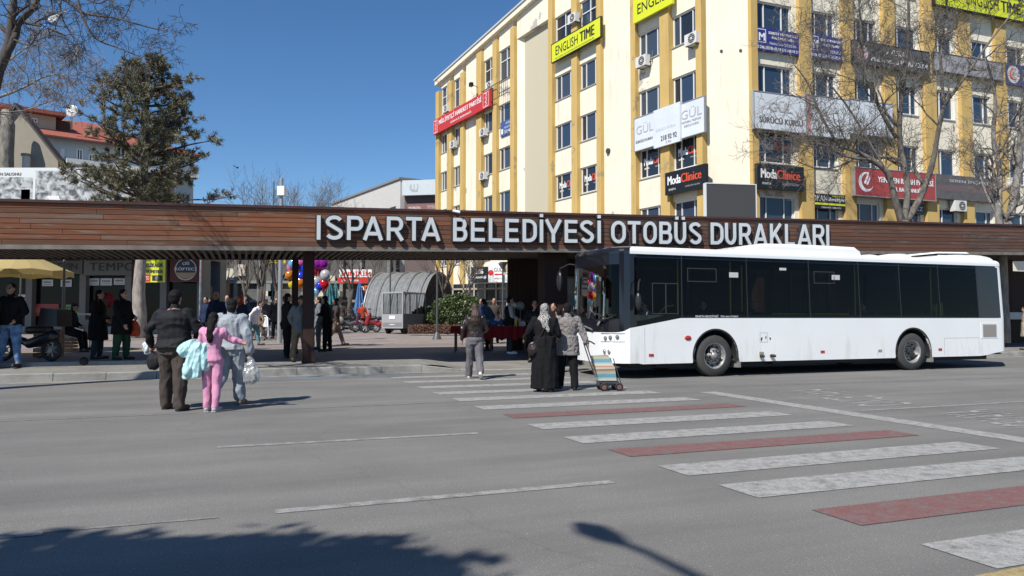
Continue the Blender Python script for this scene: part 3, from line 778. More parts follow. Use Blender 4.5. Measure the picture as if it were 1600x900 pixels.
# destination display behind the glass
mb = MB(); mb.hexa([(0.25, 0.5, 2.32), (0.25, 2.1, 2.32), (0.45, 2.1, 2.32), (0.45, 0.5, 2.32), (0.38, 0.5, 2.56), (0.38, 2.1, 2.56), (0.48, 2.1, 2.56), (0.48, 0.5, 2.56)]); bpart(mb, 'destination_display', M('display_dark', (0.05, 0.05, 0.052), 0.4))
# interior
grey = M('bus_interior_grey', (0.18, 0.18, 0.19), 0.7); inner = M('bus_interior_dark', (0.045, 0.045, 0.047), 0.8)
mb = MB(); mb.box(0.5, BL - .15, .08, BW - .08, 0.36, 0.40); mb.box(0.6, BL - .2, .1, BW - .1, 2.70, 2.74)
mb.box(0.36, 0.9, 0.3, 2.2, 0.9, 1.30)
mb.box(BL - 1.1, BL - 1.0, .1, BW - .1, 0.4, 2.7)
bpart(mb, 'interior_lining', [inner])
seatm = M('bus_seat_blue', (0.04, 0.08, 0.16), 0.8)
st0 = None
for k, s in enumerate([3.3, 4.15, 5.0, 7.2, 8.0, 8.8, 9.6, 10.4]):
    for w in (0.25, 1.75):
        mb = MB(); mb.box(s, s + .42, w, w + .45, 0.8, 0.88); mb.box(s + .38, s + .46, w, w + .45, 0.88, 1.5); mb.box(s + .1, s + .3, w + .15, w + .3, .4, .8)
        bpart(mb, 'seat', seatm)
yel_m = M('yellow_rail', (0.62, 0.55, 0.03), 0.35)
mb = MB()
for s, w in ((1.75, .35), (3.25, .4), (4.2, 1.2), (7.05, .35), (8.6, .4), (9.75, .4)): mb.cyl((s, w, .4), (s, w, 2.7), 0.02, 8)
mb.tube([(4.3, .2, 1.45), (6.7, .2, 1.45)], .018, 8); mb.tube([(6.6, .2, 1.45), (6.6, .2, 1.3)], .018, 8)
mb.tube([(9.75, .25, 1.4), (9.75, .25, 1.72), (9.95, .25, 1.75), (9.97, .25, 1.4)], .025, 8)
mb.tube([(1.15, .3, 1.4), (1.4, .3, 1.62), (1.6, .3, 1.64)], .02, 8); mb.tube([(.42, .9, 1.42), (.42, 1.5, 1.42)], .02, 8)
bpart(mb, 'handrail', yel_m)
mb = MB(); mb.box(2.95, 3.2, -0.002 + .03, .035, 2.3, 2.42); mb.box(6.0, 6.25, .028, .033, 2.3, 2.42); mb.box(4.4, 4.6, .028, .033, 2.5, 2.56); bpart(mb, 'sticker', M('paper_label', (0.5, 0.5, 0.5), .6))
mb = MB(); v, f = text2d('ISPARTA BELEDİYESİ', 0.03)
mb.add([bp(1.98 + .62 * a, -.012, 1.365 + .062 * b) for a, b in v], f)
v, f = text2d('"ÖZEL HALK OTOBÜSÜ"', 0.0); mb.add([bp(2.66 + .5 * a, -.012, 1.368 + .046 * b) for a, b in v], f)
bpart(mb, 'lettering', M('white_vinyl', (.75, .75, .75), .5))
# wheels
def wheel(c, w0, deep):
    root = MB(); N = 40
    prof = [(0.30, .0), (0.455, 0.0), (0.478, 0.03), (0.48, .06), (0.48, .24), (0.465, .27), (.30, .27)]
    vs = []; fs = []
    for k in range(N):
        a = 2 * math.pi * k / N
        for r, d in prof: vs.append((c + r * math.cos(a), w0 + d, WR + r * math.sin(a)))
    m = len(prof)
    for k in range(N):
        for q in range(m - 1): k2 = (k + 1) % N; fs.append((k * m + q, k2 * m + q, k2 * m + q + 1, k * m + q + 1))
    root.add(vs, fs)
    t = bpart(root, 'wheel', M('tyre_rubber', (0.045, 0.045, 0.043), .85, var=.2, scale=4), smooth=True)
    rim = MB()
    prof = [(0.305, .004), (0.285, 0.0), (0.265, .03), (.25, .13)] + ([(.17, .15), (.12, .12), (.0, .12)] if deep else [(.20, .10), (.16, .03), (.08, .02), (.075, -.02), (0, -.02)])
    vs = []; fs = []; m = len(prof)
    for k in range(N):
        a = 2 * math.pi * k / N
        for r, d in prof: vs.append((c + r * math.cos(a), w0 + d, WR + r * math.sin(a)))
    for k in range(N):
        for q in range(m - 1): k2 = (k + 1) % N; fs.append((k * m + q, k2 * m + q, k2 * m + q + 1, k * m + q + 1))
    rim.add(vs, fs)
    bpart(rim, 'rim', M('rim_grey', (0.30, 0.295, 0.285), .45, metal=.4, var=.35, scale=9), t, True)
    h = MB()
    for k in range(10):
        a = 2 * math.pi * k / 10; r = 0.14 if deep else .125; d = .135 if deep else .025
        x, z = c + r * math.cos(a), WR + r * math.sin(a); h.cyl((x, w0 + d, z), (x, w0 + d - .035, z), .016, 6)
        a += .3; r = .215; x, z = c + r * math.cos(a), WR + r * math.sin(a); h.cyl((x, w0 + .12, z), (x, w0 + (.13 if deep else .085), z), .028, 8)
    if deep: h.cyl((c, w0 + .2, WR), (c, w0 + .03, WR), .085, 12)
    bpart(h, 'wheel_nuts', dark, t)
for k, c in enumerate(WH):
    wheel(c, 0.035, k == 1); wheel(c, BW - .31, k == 1)
# wheel arches: dark liners and lips
mb = MB()
for c in WH:
    for w0, w1 in ((0.012, 0.6), (BW - .6, BW - .012)):
        prev = None
        for k in range(25):
            a = R(-14 + 208 * k / 24); p = (c + (ARCH - .01) * math.cos(a), WR + (ARCH - .01) * math.sin(a)); 
            if prev: mb.quad((prev[0], w0, prev[1]), (p[0], w0, p[1]), (p[0], w1, p[1]), (prev[0], w1, prev[1]))
            prev = p
        wi = w1 if w0 < 1 else w0; mb.quad((c - .6, wi, .35), (c + .6, wi, .35), (c + .6, wi, 1.1), (c - .6, wi, 1.1))
bpart(mb, 'wheel_arch_liner', rubber)
mb = MB()
for c in WH:
    pr = None
    for k in range(31):
        a = R(-12 + 204 * k / 30); q = [(c + r * math.cos(a), WR + r * math.sin(a)) for r in (ARCH - .008, ARCH + .028)]
        if pr:
            y = -0.006
            mb.quad((pr[0][0], y, pr[0][1]), (q[0][0], y, q[0][1]), (q[1][0], y, q[1][1]), (pr[1][0], y, pr[1][1]))
            mb.quad((pr[1][0], y, pr[1][1]), (q[1][0], y, q[1][1]), (q[1][0], .02, q[1][1]), (pr[1][0], .02, pr[1][1]))
        pr = q
bpart(mb, 'wheel_arch_trim', rubber)
mb = MB()
for c in WH: mb.box(c + ARCH + .005, c + ARCH + .10, .01, .3, .2, .62)
bpart(mb, 'mudflap', M('mudflap_grey', (.2, .195, .18), .8))
mb = MB(); mb.box(.5, 11.6, .25, BW - .25, .22, .37)
mb.box(1.0, 1.7, .1, BW - .1, .26, .36); mb.box(4.2, 7.0, .08, BW - .08, .25, .36); bpart(mb, 'chassis', rubber)
# lamps and panels on the front
def onfront(w, h, r=0.06, k=0):
    s = -0.135 + 0.34 * abs((w - BW / 2) / (BW / 2)) ** 7 + 0.08 * ((w - BW / 2) / (BW / 2)) ** 2; return Vector((s, w, h))
lamp = M('lamp_glass', (.35, .35, .36), .08, metal=.6)
for sgn in (0, 1):
    mb = MB(); mb2 = MB()
    pts = []
    for q in (0.16, 0.30, 0.44):
        w = q if sgn == 0 else BW - q
        c = onfront(w, 0.935 - 0.03 * (q - .16) / .28); mb.ball(c + Vector((-.0, 0, 0)), .045, .05, .05, 12)
    for q in (0.34, 0.48):
        w = q if sgn == 0 else BW - q; mb.ball(onfront(w, .60), .03, .05, .055, 10)
    bpart(mb, 'headlight', lamp, smooth=True)
    w = [(q if sgn == 0 else BW - q) for q in (.05, .12, .2, .35, .5, .6)]
    for a, b in zip(w[:-1], w[1:]):
        p, q = onfront(a, 1.0), onfront(b, 1.0); o = Vector((-.006, 0, 0)); p += o; q += o
        mb2.quad(p, q, q + Vector((0, 0, .012)), p + Vector((0, 0, .012)))
        mb2.quad(p + Vector((0, 0, -.17)), q + Vector((0, 0, -.17)), q + Vector((0, 0, -.178)), p + Vector((0, 0, -.178)))
    bpart(mb2, 'lamp_trim', dark)
mb = MB(); c = onfront(1.275, 1.16); mb.tube([c + Vector((-.03, -.35, -.08)), c + Vector((-.05, 0, 0)), c + Vector((-.06, .0, 0))], .02, 8)
c = onfront(.62, 1.22); mb.tube([c + Vector((-.03, 0, 0)), c + Vector((-.06, 0.02, 0.02))], [.07, .06], 14); bpart(mb, 'round_badge', lamp)
mb = MB(); w = .5
mb.tube([onfront(.75, 1.28) + Vector((-.03, 0, 0)), onfront(.45, 1.31) + Vector((-.05, 0, 0)), onfront(.2, 1.38) + Vector((-.05, 0, 0))], .018, 6)
mb.tube([onfront(.3, 1.33) + Vector((-.05, 0, 0)), onfront(1.1, 1.52) + Vector((-.06, 0, 0))], .012, 6)
mb.tube([onfront(1.5, 1.33) + Vector((-.05, 0, 0)), onfront(2.2, 1.5) + Vector((-.06, 0, 0))], .014, 6); bpart(mb, 'wiper', rubber)
mb = MB(); mb.box(-.012, .02, .95, 1.6, .50, .62); bpart(mb, 'number_plate', M('plate_white', (.6, .6, .6), .5))
mb = MB(); mb.box(.3, .302, 0.75, 0.85, 1.35, 1.36); mb.tube([(.30, 2.2, 1.75), (.29, 2.2, 1.75)], .07, 20); bpart(mb, 'route_disc', M('red_disc', (.5, .03, .02), .5))
# mirrors
def mirror(pts, c, sx, sy, sz, nm):
    mb = MB(); mb.tube(pts, .018, 7); o = bpart(mb, nm, rubber)
    m2 = MB(); m2.ball(c, sx, sy, sz, 14); bpart(m2, 'mirror_housing', M('mirror_black', (.02, .02, .022), .3), o, True)
mirror([(.35, BW - .15, 2.66), (.1, BW + .2, 2.72), (-.05, BW + .42, 2.62), (-.06, BW + .44, 2.5)], (-.06, BW + .44, 2.3), .07, .12, .26, 'mirror_arm')
mirror([(.55, -.0, 2.2), (.45, -.12, 2.15), (.42, -.14, 1.95)], (.42, -.14, 1.72), .07, .08, .2, 'mirror_arm')
# side details
def sbox(s0, s1, h0, h1, out, mat, name, lbl=None):
    mb = MB(); mb.box(s0, s1, -out, .002, h0, h1); o = bpart(mb, name, mat)
    return o
redl = M('red_reflector', (.4, .03, .02), .3); greyl = M('grey_reflector', (.3, .27, .2), .4)
for s in (.76, 5.58, 9.5): sbox(s, s + .12, .50, .555, .012, redl, 'side_reflector')
for s in (3.75, 7.42): sbox(s, s + .12, .50, .555, .012, greyl, 'side_reflector')
mb = MB(); mb.ball((1.78, -.005, .9), .09, .025, .055, 12); bpart(mb, 'turn_signal', redl, smooth=True)
def seam(pts, w=.006):
    mb = MB()
    for (a, b) in zip(pts[:-1], pts[1:]):
        if abs(a[0] - b[0]) > abs(a[1] - b[1]): mb.box(min(a[0], b[0]), max(a[0], b[0]), -.0025, .001, a[1] - w / 2, a[1] + w / 2)
        else: mb.box(a[0] - w / 2, a[0] + w / 2, -.0022, .001, min(a[1], b[1]), max(a[1], b[1]))
    return mb
sm = M('panel_gap', (.18, .18, .18), .8)
mb = seam([(3.78, .78), (4.0, .78), (4.0, 1.0), (3.78, 1.0), (3.78, .78)])
for pts in ([(.66, .36), (.66, 1.15)], [(9.72, .36), (9.72, .82), (11.0, .82), (11.0, .4)], [(7.4, .4), (7.4, .5)]): s2 = seam(pts, .005); mb.add(s2.v, s2.f)
mb.box(3.93, 3.96, -.006, 0, .86, .93)
bpart(mb, 'panel_seam', sm)
mb = MB(); mb.box(11.08, 11.74, -.006, .001, .80, 1.22); mb.box(11.09, 11.73, -.0065, -.005, .81, 1.21, 0)
g = bpart(mb, 'engine_vent', paint)
mb = MB()
for k in range(14): mb.hexa([(11.15, -.008, .86 + k * .0235), (11.66, -.008, .86 + k * .0235), (11.66, -.022, .852 + k * .0235), (11.15, -.022, .852 + k * .0235), (11.15, -.008, .872 + k * .0235), (11.66, -.008, .872 + k * .0235), (11.66, -.022, .856 + k * .0235), (11.15, -.022, .856 + k * .0235)])
mb.box(11.15, 11.66, -.008, -.0066, .85, 1.19); bpart(mb, 'vent_louvres', M('vent_grey', (.33, .31, .29), .6), g)
# roof equipment
def hump(s0, s1, w0, w1, h, name, ramp0=.6, ramp1=.12, r=.1):
    mb = MB(); prof = []
    S = [s0, s0 + ramp0 * .5, s0 + ramp0, s0 + ramp0 + .01] + [lerp(s0 + ramp0, s1 - ramp1, k / 4) for k in range(1, 4)] + [s1 - ramp1, s1 - ramp1 * .3, s1]
    H = [.01, h * .6, h * .93, h * .94] + [h] * 3 + [h * .95, h * .7, .01]
    rows = []
    for s, hh in zip(S, H):
        rows.append([(s, w0, 2.93), (s, w0 + .01, 2.975 + hh * .55), (s, w0 + r, 2.975 + hh * .94), (s, w0 + 3 * r, 2.98 + hh), (s, w1 - 3 * r, 2.98 + hh), (s, w1 - r, 2.975 + hh * .94), (s, w1 - .01, 2.975 + hh * .55), (s, w1, 2.93)])
    vs = [p for r_ in rows for p in r_]; m = 8; fs = []
    for i in range(len(rows) - 1):
        for q in range(m - 1): fs.append((i * m + q, i * m + q + 1, (i + 1) * m + q + 1, (i + 1) * m + q))
    fs.append(tuple(range(m - 1, -1, -1))); fs.append(tuple((len(rows) - 1) * m + q for q in range(m)))
    mb.add(vs, fs); return bpart(mb, name, paint, smooth=False)
hump(3.2, 7.15,   .22, BW - .22, .215, 'air_conditioner', 1.0, .12)
hump(7.7, 8.05, .5, 1.1, .06, 'roof_hatch', .1, .1); hump(8.55, 9.1, .4, 1.2, .10, 'roof_hatch', .1, .1)
hump(9.5, 11.95, .25, BW - .25, .13, 'rear_roof_pod', 1.0, .35)
mb = MB(); mb.hexa([(9.9, .3, 3.10), (11.1, .3, 3.13), (11.1, 1.6, 3.13), (9.9, 1.6, 3.1), (9.95, .34, 3.145), (11.05, .34, 3.17), (11.05, 1.6, 3.17), (9.95, 1.6, 3.145)])
mb.box(9.95, 10.6, .31, .33, 3.02, 3.06); bpart(mb, 'roof_spoiler', paint)
# ------------------------------------------------------------- the cream and yellow office block
PA = Vector((9.55, 36.45, 0)); PB = Vector((-6.4, 64.05, 0)); PC = Vector((11.6, 35.95, 0)); PD = PC + E1 * 46
FLf = Frame(PB, PA)             # left facade, u grows towards the corner
FCh = Frame(PA, PC)
FR = Frame(PC, PD)
cream = M('cream_render', (0.66, 0.575, 0.40), 0.85, var=0.05, scale=0.7, bump=0.1, bscale=12, col2=(0.70, 0.62, 0.45))
def stained(name, base, stain, rnd_scale=0.35, PTH=.625):
    m = bpy.data.materials.new(name); m.use_nodes = True; t = m.node_tree; b = t.nodes['Principled BSDF']; N = t.nodes.new; L = t.links.new
    tc = N('ShaderNodeTexCoord')
    def nz(s, d, r, vec=None):
        n = N('ShaderNodeTexNoise'); n.inputs['Scale'].default_value = s; n.inputs['Detail'].default_value = d; n.inputs['Roughness'].default_value = r; L(vec or tc.outputs['Object'], n.inputs[0]); return n.outputs[0]
    def rp(src, p0, c0, p1, c1):
        r = N('ShaderNodeValToRGB'); e = r.color_ramp.elements; e[0].position = p0; e[1].position = p1; e[0].color = (*c0, 1); e[1].color = (*c1, 1); L(src, r.inputs[0]); return r.outputs[0]
    mp = N('ShaderNodeMapping'); mp.inputs['Scale'].default_value = (3, 3, 0.25); L(tc.outputs['Object'], mp.inputs[0])
    c = rp(nz(0.8, 5, .6), .3, tuple(x * .94 for x in base), .7, tuple(min(1, x * 1.05) for x in base))
    drip = rp(nz(1.1, 6, .7, mp.outputs[0]), .56, (1, 1, 1), .74, (0.74, 0.72, 0.69))
    x = N('ShaderNodeMix'); x.data_type = 'RGBA'; x.blend_type = 'MULTIPLY'; x.inputs[0].default_value = 1; L(c, x.inputs[6]); L(drip, x.inputs[7])
    pt = rp(nz(rnd_scale, 9, .62), PTH, (0, 0, 0), PTH + .012, (1, 1, 1))
    y = N('ShaderNodeMix'); y.data_type = 'RGBA'; L(pt, y.inputs[0]); L(x.outputs[2], y.inputs[6]); y.inputs[7].default_value = (*stain, 1)
    L(y.outputs[2], b.inputs['Base Color']); b.inputs['Roughness'].default_value = .88; b.inputs['Specular IOR Level'].default_value = .2
    return m
cream = stained('cream_render_worn', (0.75, 0.70, 0.565), (0.45, 0.41, 0.37))
yellow = stained('ochre_pilaster', (0.53, 0.365, 0.135), (0.36, 0.27, 0.14), 0.9)
white_pvc = M('white_window_frame', (0.72, 0.72, 0.70), 0.4)
def pane_mat(name, col, rough=0.06, spec=0.7):
    return M(name, col, rough, spec=spec)
panes = [pane_mat('pane_blue', (0.030, 0.050, 0.085)), pane_mat('pane_dark', (0.018, 0.022, 0.03)), pane_mat('pane_slate', (0.045, 0.06, 0.085)),
         M('pane_curtain', (0.10, 0.10, 0.105), .12, var=.1, scale=.8)]
block = empty('office_block', PA, 0, 'tall cream office block with ochre pilasters and many shop signs behind the canopy', 'building')
SILLS = [2.35, 5.75, 9.0, 12.25, 15.5, 18.85]
WHT = 1.62
def blockpart(mb, name, mats, parent=None): 
    o = mb.build(name, mats)
    if parent is None: return attach(block, o)
    o.data.transform(mw(block.location).inverted()); o.parent = parent; return o
wnd_rnd = random.Random(5)
ztop = lambda u: 22.0 + 0.093 * u       # roof edge climbs towards the corner
def window(F, u0, u1, z0, z1, d=0.0, depth=0.16, style=0, sticker=False):
    """white frame with mullions and panes set back in the wall"""
    fw = 0.075
    mb = MB(); a, b = -depth, -depth + 0.07
    mb.fbox(F, u0, u1, z0, z0 + fw, a, b); mb.fbox(F, u0, u1, z1 - fw, z1, a, b)
    w = u1 - u0
    if style == 2: cuts = [u0, u0 + w * .5, u1]
    elif w > 1.6: cuts = [u0, u0 + w * .27, u0 + w * .75, u1]
    else: cuts = [u0, u0 + w * .36, u1]
    for i, c in enumerate(cuts):
        ww = fw if i in (0, len(cuts) - 1) else .05
        c = min(max(c, u0 + ww / 2), u1 - ww / 2)
        mb.fbox(F, c - ww / 2, c + ww / 2, z0 + fw, z1 - fw, a + .001, b + .002)
    if style == 2: mb.fbox(F, u0 + fw, u1 - fw, z0 + (z1 - z0) * .62, z0 + (z1 - z0) * .62 + .06, a + .002, b + .001)
    mb.fbox(F, u0 - .02, u1 + .02, z0 - .06, z0 - .002, -depth, 0.05, 1)
    fr = blockpart(mb, 'window', [white_pvc, M('sill_grey', (.33, .31, .28), .8)])
    mi = [0, 0, 0, 0, 2, 2, 0, 1][wnd_rnd.randrange(8)]
    mb = MB()
    for i in range(len(cuts) - 1):
        k = mi if wnd_rnd.random() < .75 else wnd_rnd.choice([0, 1, 2, 0, 1, 3])
        if sticker: k = 1
        d_ = -depth + .02 - (0.03 if wnd_rnd.random() < .1 else 0)
        mb.quad(F.pt(cuts[i] + .02, z0 + .03, d_), F.pt(cuts[i + 1] - .02, z0 + .03, d_), F.pt(cuts[i + 1] - .02, z1 - .03, d_), F.pt(cuts[i] + .02, z1 - .03, d_), k)
    blockpart(mb, 'pane', panes, fr)
    if sticker:
        mb = MB(); dd = -depth + .024
        ftext(mb, F, 'Moda', u0 + .12 * w, u0 + .48 * w, z0 + .72, z0 + 1.12, dd, 0, .02)
        ftext(mb, F, 'Clinice', u0 + .50 * w, u0 + .98 * w, z0 + .72, z0 + 1.12, dd, 1, .02)
        ftext(mb, F, 'ISPARTA', u0 + .14 * w, u0 + .34 * w, z0 + .50, z0 + .60, dd, 0, .02)
        ftext(mb, F, 'GÜZELLİK SALONU', u0 + .58 * w, u0 + .9 * w, z0 + .52, z0 + .60, dd, 2, .02)
        blockpart(mb, 'window_lettering', [SW, SRD, M('letter_grey', (.4, .4, .4), .6)], fr)
SW = M('sign_white', (0.75, 0.75, 0.75), .5); SRD = M('letter_red', (0.62, 0.075, 0.03), .5)
def bay_wall(F, u0, u1, zs, top, bottom=0.4, style=0, hts=None, stick=()):
    """wall of one bay: solid between the window rows, windows almost fill the bay"""
    z = bottom
    for i, s in enumerate(list(zs) + [top]):
        h = (hts[i] if hts and i < len(hts) else WHT)
        mb = MB(); mb.fbox(F, u0, u1, z, s, -0.35, 0.0); z = s + h; blockpart(mb, 'wall', cream)
    for i, s in enumerate(zs):
        h = (hts[i] if hts else WHT)
        window(F, u0 + .02, u1 - .02, s, s + h, style=(2 if h > 2 else 0), sticker=(i in stick))
ppx = lambda F, px: F.hit(px)[0]
pil = []
def pilaster(F, u0, u1, z1, z0=0.3, d=0.24):
    mb = MB(); mb.fbox(F, u0, u1, z0, z1, -0.3, d); blockpart(mb, 'pilaster', yellow)
def upx(F, a): return F.hit(a, 300)[0]
# left facade
Lp = [(684, 689), (702, 709), (722.5, 728), (748, 756), (773.5, 780), (801.5, 808), (861.5, 868), (898, 907), (937.5, 944.5), (991.5, 999), (1037.5, 1052), (1094.5, 1104)]
LP = [(upx(FLf, a), upx(FLf, b)) for a, b in Lp]
for k, (a, b) in enumerate(LP):
    t = {0: 21.0, 1: 21.2, 2: 21.3, 3: 22.0, 4: 22.1, 5: 22.2}.get(k, ztop(a) - .1)
    pilaster(FLf, a, b, t)
top_h = 2.35
for k, (i, stick) in enumerate([(0, ()), (1, ()), (3, ()), (4, ()), (6, (2,)), (7, (2,)), (9, (2,)), (10, (2,))]):
    a, b = LP[i][1], LP[i + 1][0]
    left = i < 5
    bay_wall(FLf, a, b, SILLS, ztop(a) - .05, hts=[WHT] * 5 + [top_h if left else 2.2], stick=stick)
for i in (2, 8):
    a, b = LP[i][1], LP[i + 1][0]; mb = MB(); mb.fbox(FLf, a, b, .3, ztop(a) - .05, -.35, 0.003); blockpart(mb, 'wall', cream)
# recess with its soffit
a, b = LP[5][1], LP[6][0]
mb = MB(); P = FLf.pt; mb.hexa([P(a, .3, -.02), P(b, .3, -2.6), P(b, .3, -2.9), P(a, .3, -.3), P(a, 21.6, -.02), P(b, 21.6, -2.6), P(b, 21.6, -2.9), P(a, 21.6, -.3)])
blockpart(mb, 'recess_wall', cream); mb = MB(); mb.fbox(FLf, a, b, 21.3, ztop(a), -3.2, 0.001)
blockpart(mb, 'wall', cream)
# raking parapet
mb = MB(); P = FLf.pt
mb.hexa([P(-.15, ztop(0) - .4, .32), P(FLf.L, ztop(FLf.L) - .4, .32), P(FLf.L, ztop(FLf.L) - .4, -.4), P(-.15, ztop(0) - .4, -.4), P(-.15, ztop(0), .32), P(FLf.L, ztop(FLf.L), .32), P(FLf.L, ztop(FLf.L), -.4), P(-.15, ztop(0), -.4)])
blockpart(mb, 'parapet', cream)
mb = MB(); mb.hexa([P(-.2, ztop(0) + .002, .40), P(FLf.L, ztop(FLf.L) + .002, .40), P(FLf.L, ztop(FLf.L) + .002, -.5), P(-.2, ztop(0) + .002, -.5), P(-.2, ztop(0) + .14, .40), P(FLf.L, ztop(FLf.L) + .14, .40), P(FLf.L, ztop(FLf.L) + .14, -.5), P(-.2, ztop(0) + .14, -.5)])
blockpart(mb, 'coping', M('coping_metal', (.5, .5, .5), .5))
# chamfered corner
mb = MB(); mb.fbox(FCh, 0, FCh.L, .3, 25, -.35, 0.0); blockpart(mb, 'wall', cream)
# right facade
Rp = [(1172, 1182), (1248, 1267), (1316, 1333), (1380, 1398), (1443, 1461), (1500, 1516), (1556, 1572), (1610, 1627), (1665, 1682)]
RP = [(upx(FR, a), upx(FR, b)) for a, b in Rp]
for a, b in RP: pilaster(FR, a, b, 25)
SR = [2.35, 5.75, 9.0, 12.3, 15.45, 18.7]
for k in range(len(RP) - 1):
    a, b = RP[k][1], RP[k + 1][0]
    mg = 0.26
    mb = MB(); mb.fbox(FR, b - mg, b, .3, 25, -.35, 0.002); blockpart(mb, 'wall', cream)
    bay_wall(FR, a, b - mg, SR, 25, stick=((2,) if k == 0 else ()))
u = RP[-1][1]
mb = MB(); mb.fbox(FR, u, FR.L, .3, 25, -.35, 0.0); blockpart(mb, 'wall', cream)
# back of the block and its roof so that it is solid from other sides
mb = MB(); A2, B2 = PA + FLf.n * -.3, PB + FLf.n * -.3
Q = [PB - FLf.n * .33 + Vector((0, 0, .3)), PA - FLf.n * .33 + Vector((0, 0, .3)), PC - FR.n * .33 + Vector((0, 0, .3)), PD - FR.n * .33 + Vector((0, 0, .3)), PD + E2 * 18 + Vector((0, 0, .3)), PB + Vector((14, 6, .3))]
core = M('core_render', (.5, .45, .33), .9)
top = [Vector((q.x, q.y, 21.5)) for q in Q]
mb.add(Q + top, [tuple(range(5, -1, -1)), tuple(range(6, 12))] + [(i, (i + 1) % 6, (i + 1) % 6 + 6, i + 6) for i in range(6)])
blockpart(mb, 'rear_wall', core)
# small round holes and a pipe stub in the blank corner wall
mb = MB()
for px, py in ((1127, 80), (1157, 79)):
    u, z = FCh.hit(px, py); p = FCh.pt(u, z, -.01); mb.cyl(p, p + FCh.n * .05, .07, 14)
u, z = FLf.hit(951, 236, .02); p = FLf.pt(u, z, 0); mb.tube([p, p + FLf.n * .12], .16, 14)
blockpart(mb, 'vent_pipe', M('vent_dark', (.05, .045, .04), .8))

# ------------------------------------------------------------- signs on the block (each a thing of its own)
def sign(F, px0, px1, pyt0, pyb0, pyt1, pyb1, d, name, label, cat, mat, depth=0.16, frame=None, group=None):
    """board given by its corners in the photograph on the wall plane; returns frame mapper"""
    u0, zt0 = F.hit(px0, pyt0, d); _, zb0 = F.hit(px0, pyb0, d); u1, zt1 = F.hit(px1, pyt1, d); _, zb1 = F.hit(px1, pyb1, d)
    zt = (zt0 + zt1) / 2; zb = (zb0 + zb1) / 2
    root = empty(name, F.pt(u0, zb, 0), math.atan2(F.u.y, F.u.x), label, cat, group)
    mb = MB(); mb.fbox(F, u0, u1, zb, zt, d - depth, d)
    o = mb.build('board', mat); attach(root, o)
    if frame is not None:
        mb = MB(); e = .04
        mb.fbox(F, u0 - e, u1 + e, zt, zt + e, d - depth, d + .02); mb.fbox(F, u0 - e, u1 + e, zb - e, zb, d - depth, d + .02)
        mb.fbox(F, u0 - e, u0, zb, zt, d - depth, d + .018); mb.fbox(F, u1, u1 + e, zb, zt, d - depth, d + .018)
        attach(root, mb.build('frame', frame))
    def put(items, mats):
        mb = MB(); no = 0
        for it in items:
            no += 1
            if it[0] == 't':
                _, txt, a, b, c, e_, mi = it[:7]; kw = it[7] if len(it) > 7 else {}
                ftext(mb, F, txt, lerp(u0, u1, a), lerp(u0, u1, b), lerp(zb, zt, c), lerp(zb, zt, e_), d + .014 + .0004 * no, mi, **kw)
            elif it[0] == 'r':
                _, a, b, c, e_, mi = it; o = .004 if mi != 9 else .002
                mb.quad(F.pt(lerp(u0, u1, a), lerp(zb, zt, c), d + .003), F.pt(lerp(u0, u1, b), lerp(zb, zt, c), d + .003), F.pt(lerp(u0, u1, b), lerp(zb, zt, e_), d + .003), F.pt(lerp(u0, u1, a), lerp(zb, zt, e_), d + .003), mi)
            elif it[0] == 'c':   # crescent: centre, radius (share of height), mi, opening angle
                _, a, b, r, mi, ang = it; cu, cz = lerp(u0, u1, a), lerp(zb, zt, b); rr = r * (zt - zb); n = 18; out = []; inn = []
                for k in range(n + 1):
                    t = R(ang + 40 + 280 * k / n); out.append((cu + rr * math.cos(t), cz + rr * math.sin(t)))
                    wd = rr * .42 * math.sin(math.pi * k / n); inn.append((cu + (rr - wd) * math.cos(t), cz + (rr - wd) * math.sin(t)))
                for k in range(n): mb.quad(F.pt(*out[k], d + .007), F.pt(*out[k + 1], d + .007), F.pt(*inn[k + 1], d + .007), F.pt(*inn[k], d + .007), mi)
            elif it[0] == 'p':   # polygon in shares
                _, pts, mi = it; mb.add([F.pt(lerp(u0, u1, a), lerp(zb, zt, b), d + .004 + .0012 * no) for a, b in pts], [tuple(range(len(pts)))], mi)
            elif it[0] == 'o':
                _, a, b, r, mi = it; cu, cz = lerp(u0, u1, a), lerp(zb, zt, b); rr = r * (zt - zb)
                mb.add([F.pt(cu + rr * math.cos(2 * math.pi * k / 24), cz + rr * math.sin(2 * math.pi * k / 24), d + .003 + .0012 * no) for k in range(24)], [tuple(range(24))], mi)
        attach(root, mb.build('lettering', mats))
    return root, put
sred = M('sign_red', (.52, .03, .025), .45); sblk = M('sign_black', (.012, .012, .013), .4); sblue = M('sign_blue', (.025, .03, .19), .45)
slime = M('sign_lime', (.62, .66, .02), .5); swht = M('sign_panel_white', (.62, .66, .70), .5, var=.05, scale=1); sgry = M('sign_grey', (.09, .09, .09), .5)
sbk = M('letter_black', (.02, .02, .02), .5); lgry = M('letter_dark_grey', (.12, .11, .11), .6); lout = M('letter_faint_grey', (.42, .42, .42), .6)
alu = M('aluminium', (.45, .45, .45), .4, metal=.6)
r_, put = sign(FLf, 677, 765.5, 186, 208, 142, 169, .55, 'party_sign', 'long red party banner sign with white crescents high on the cream block', 'sign', sred, .2)
put([('t', 'MİLLİYETÇİ HAREKET PARTİSİ', .115, .865, .44, .90, 0, {'bold': .03}), ('t', 'ISPARTA İL BAŞKANLIĞI', .34, .70, .15, .34, 0, {'bold': .02})] +
    [('c', x, y, .15, 0, 180) for x in (.045, .93) for y in (.24, .5, .76)] + [('r', a, a + .004, .08, .92, 0) for a in (.012, .082, .893, .975)] + [('r', a, a + .07, y, y + .03, 0) for a in (.012,) for y in (.07, .90)] + [('r', .893, .979, y, y + .03, 0) for y in (.07, .90)], [SW])
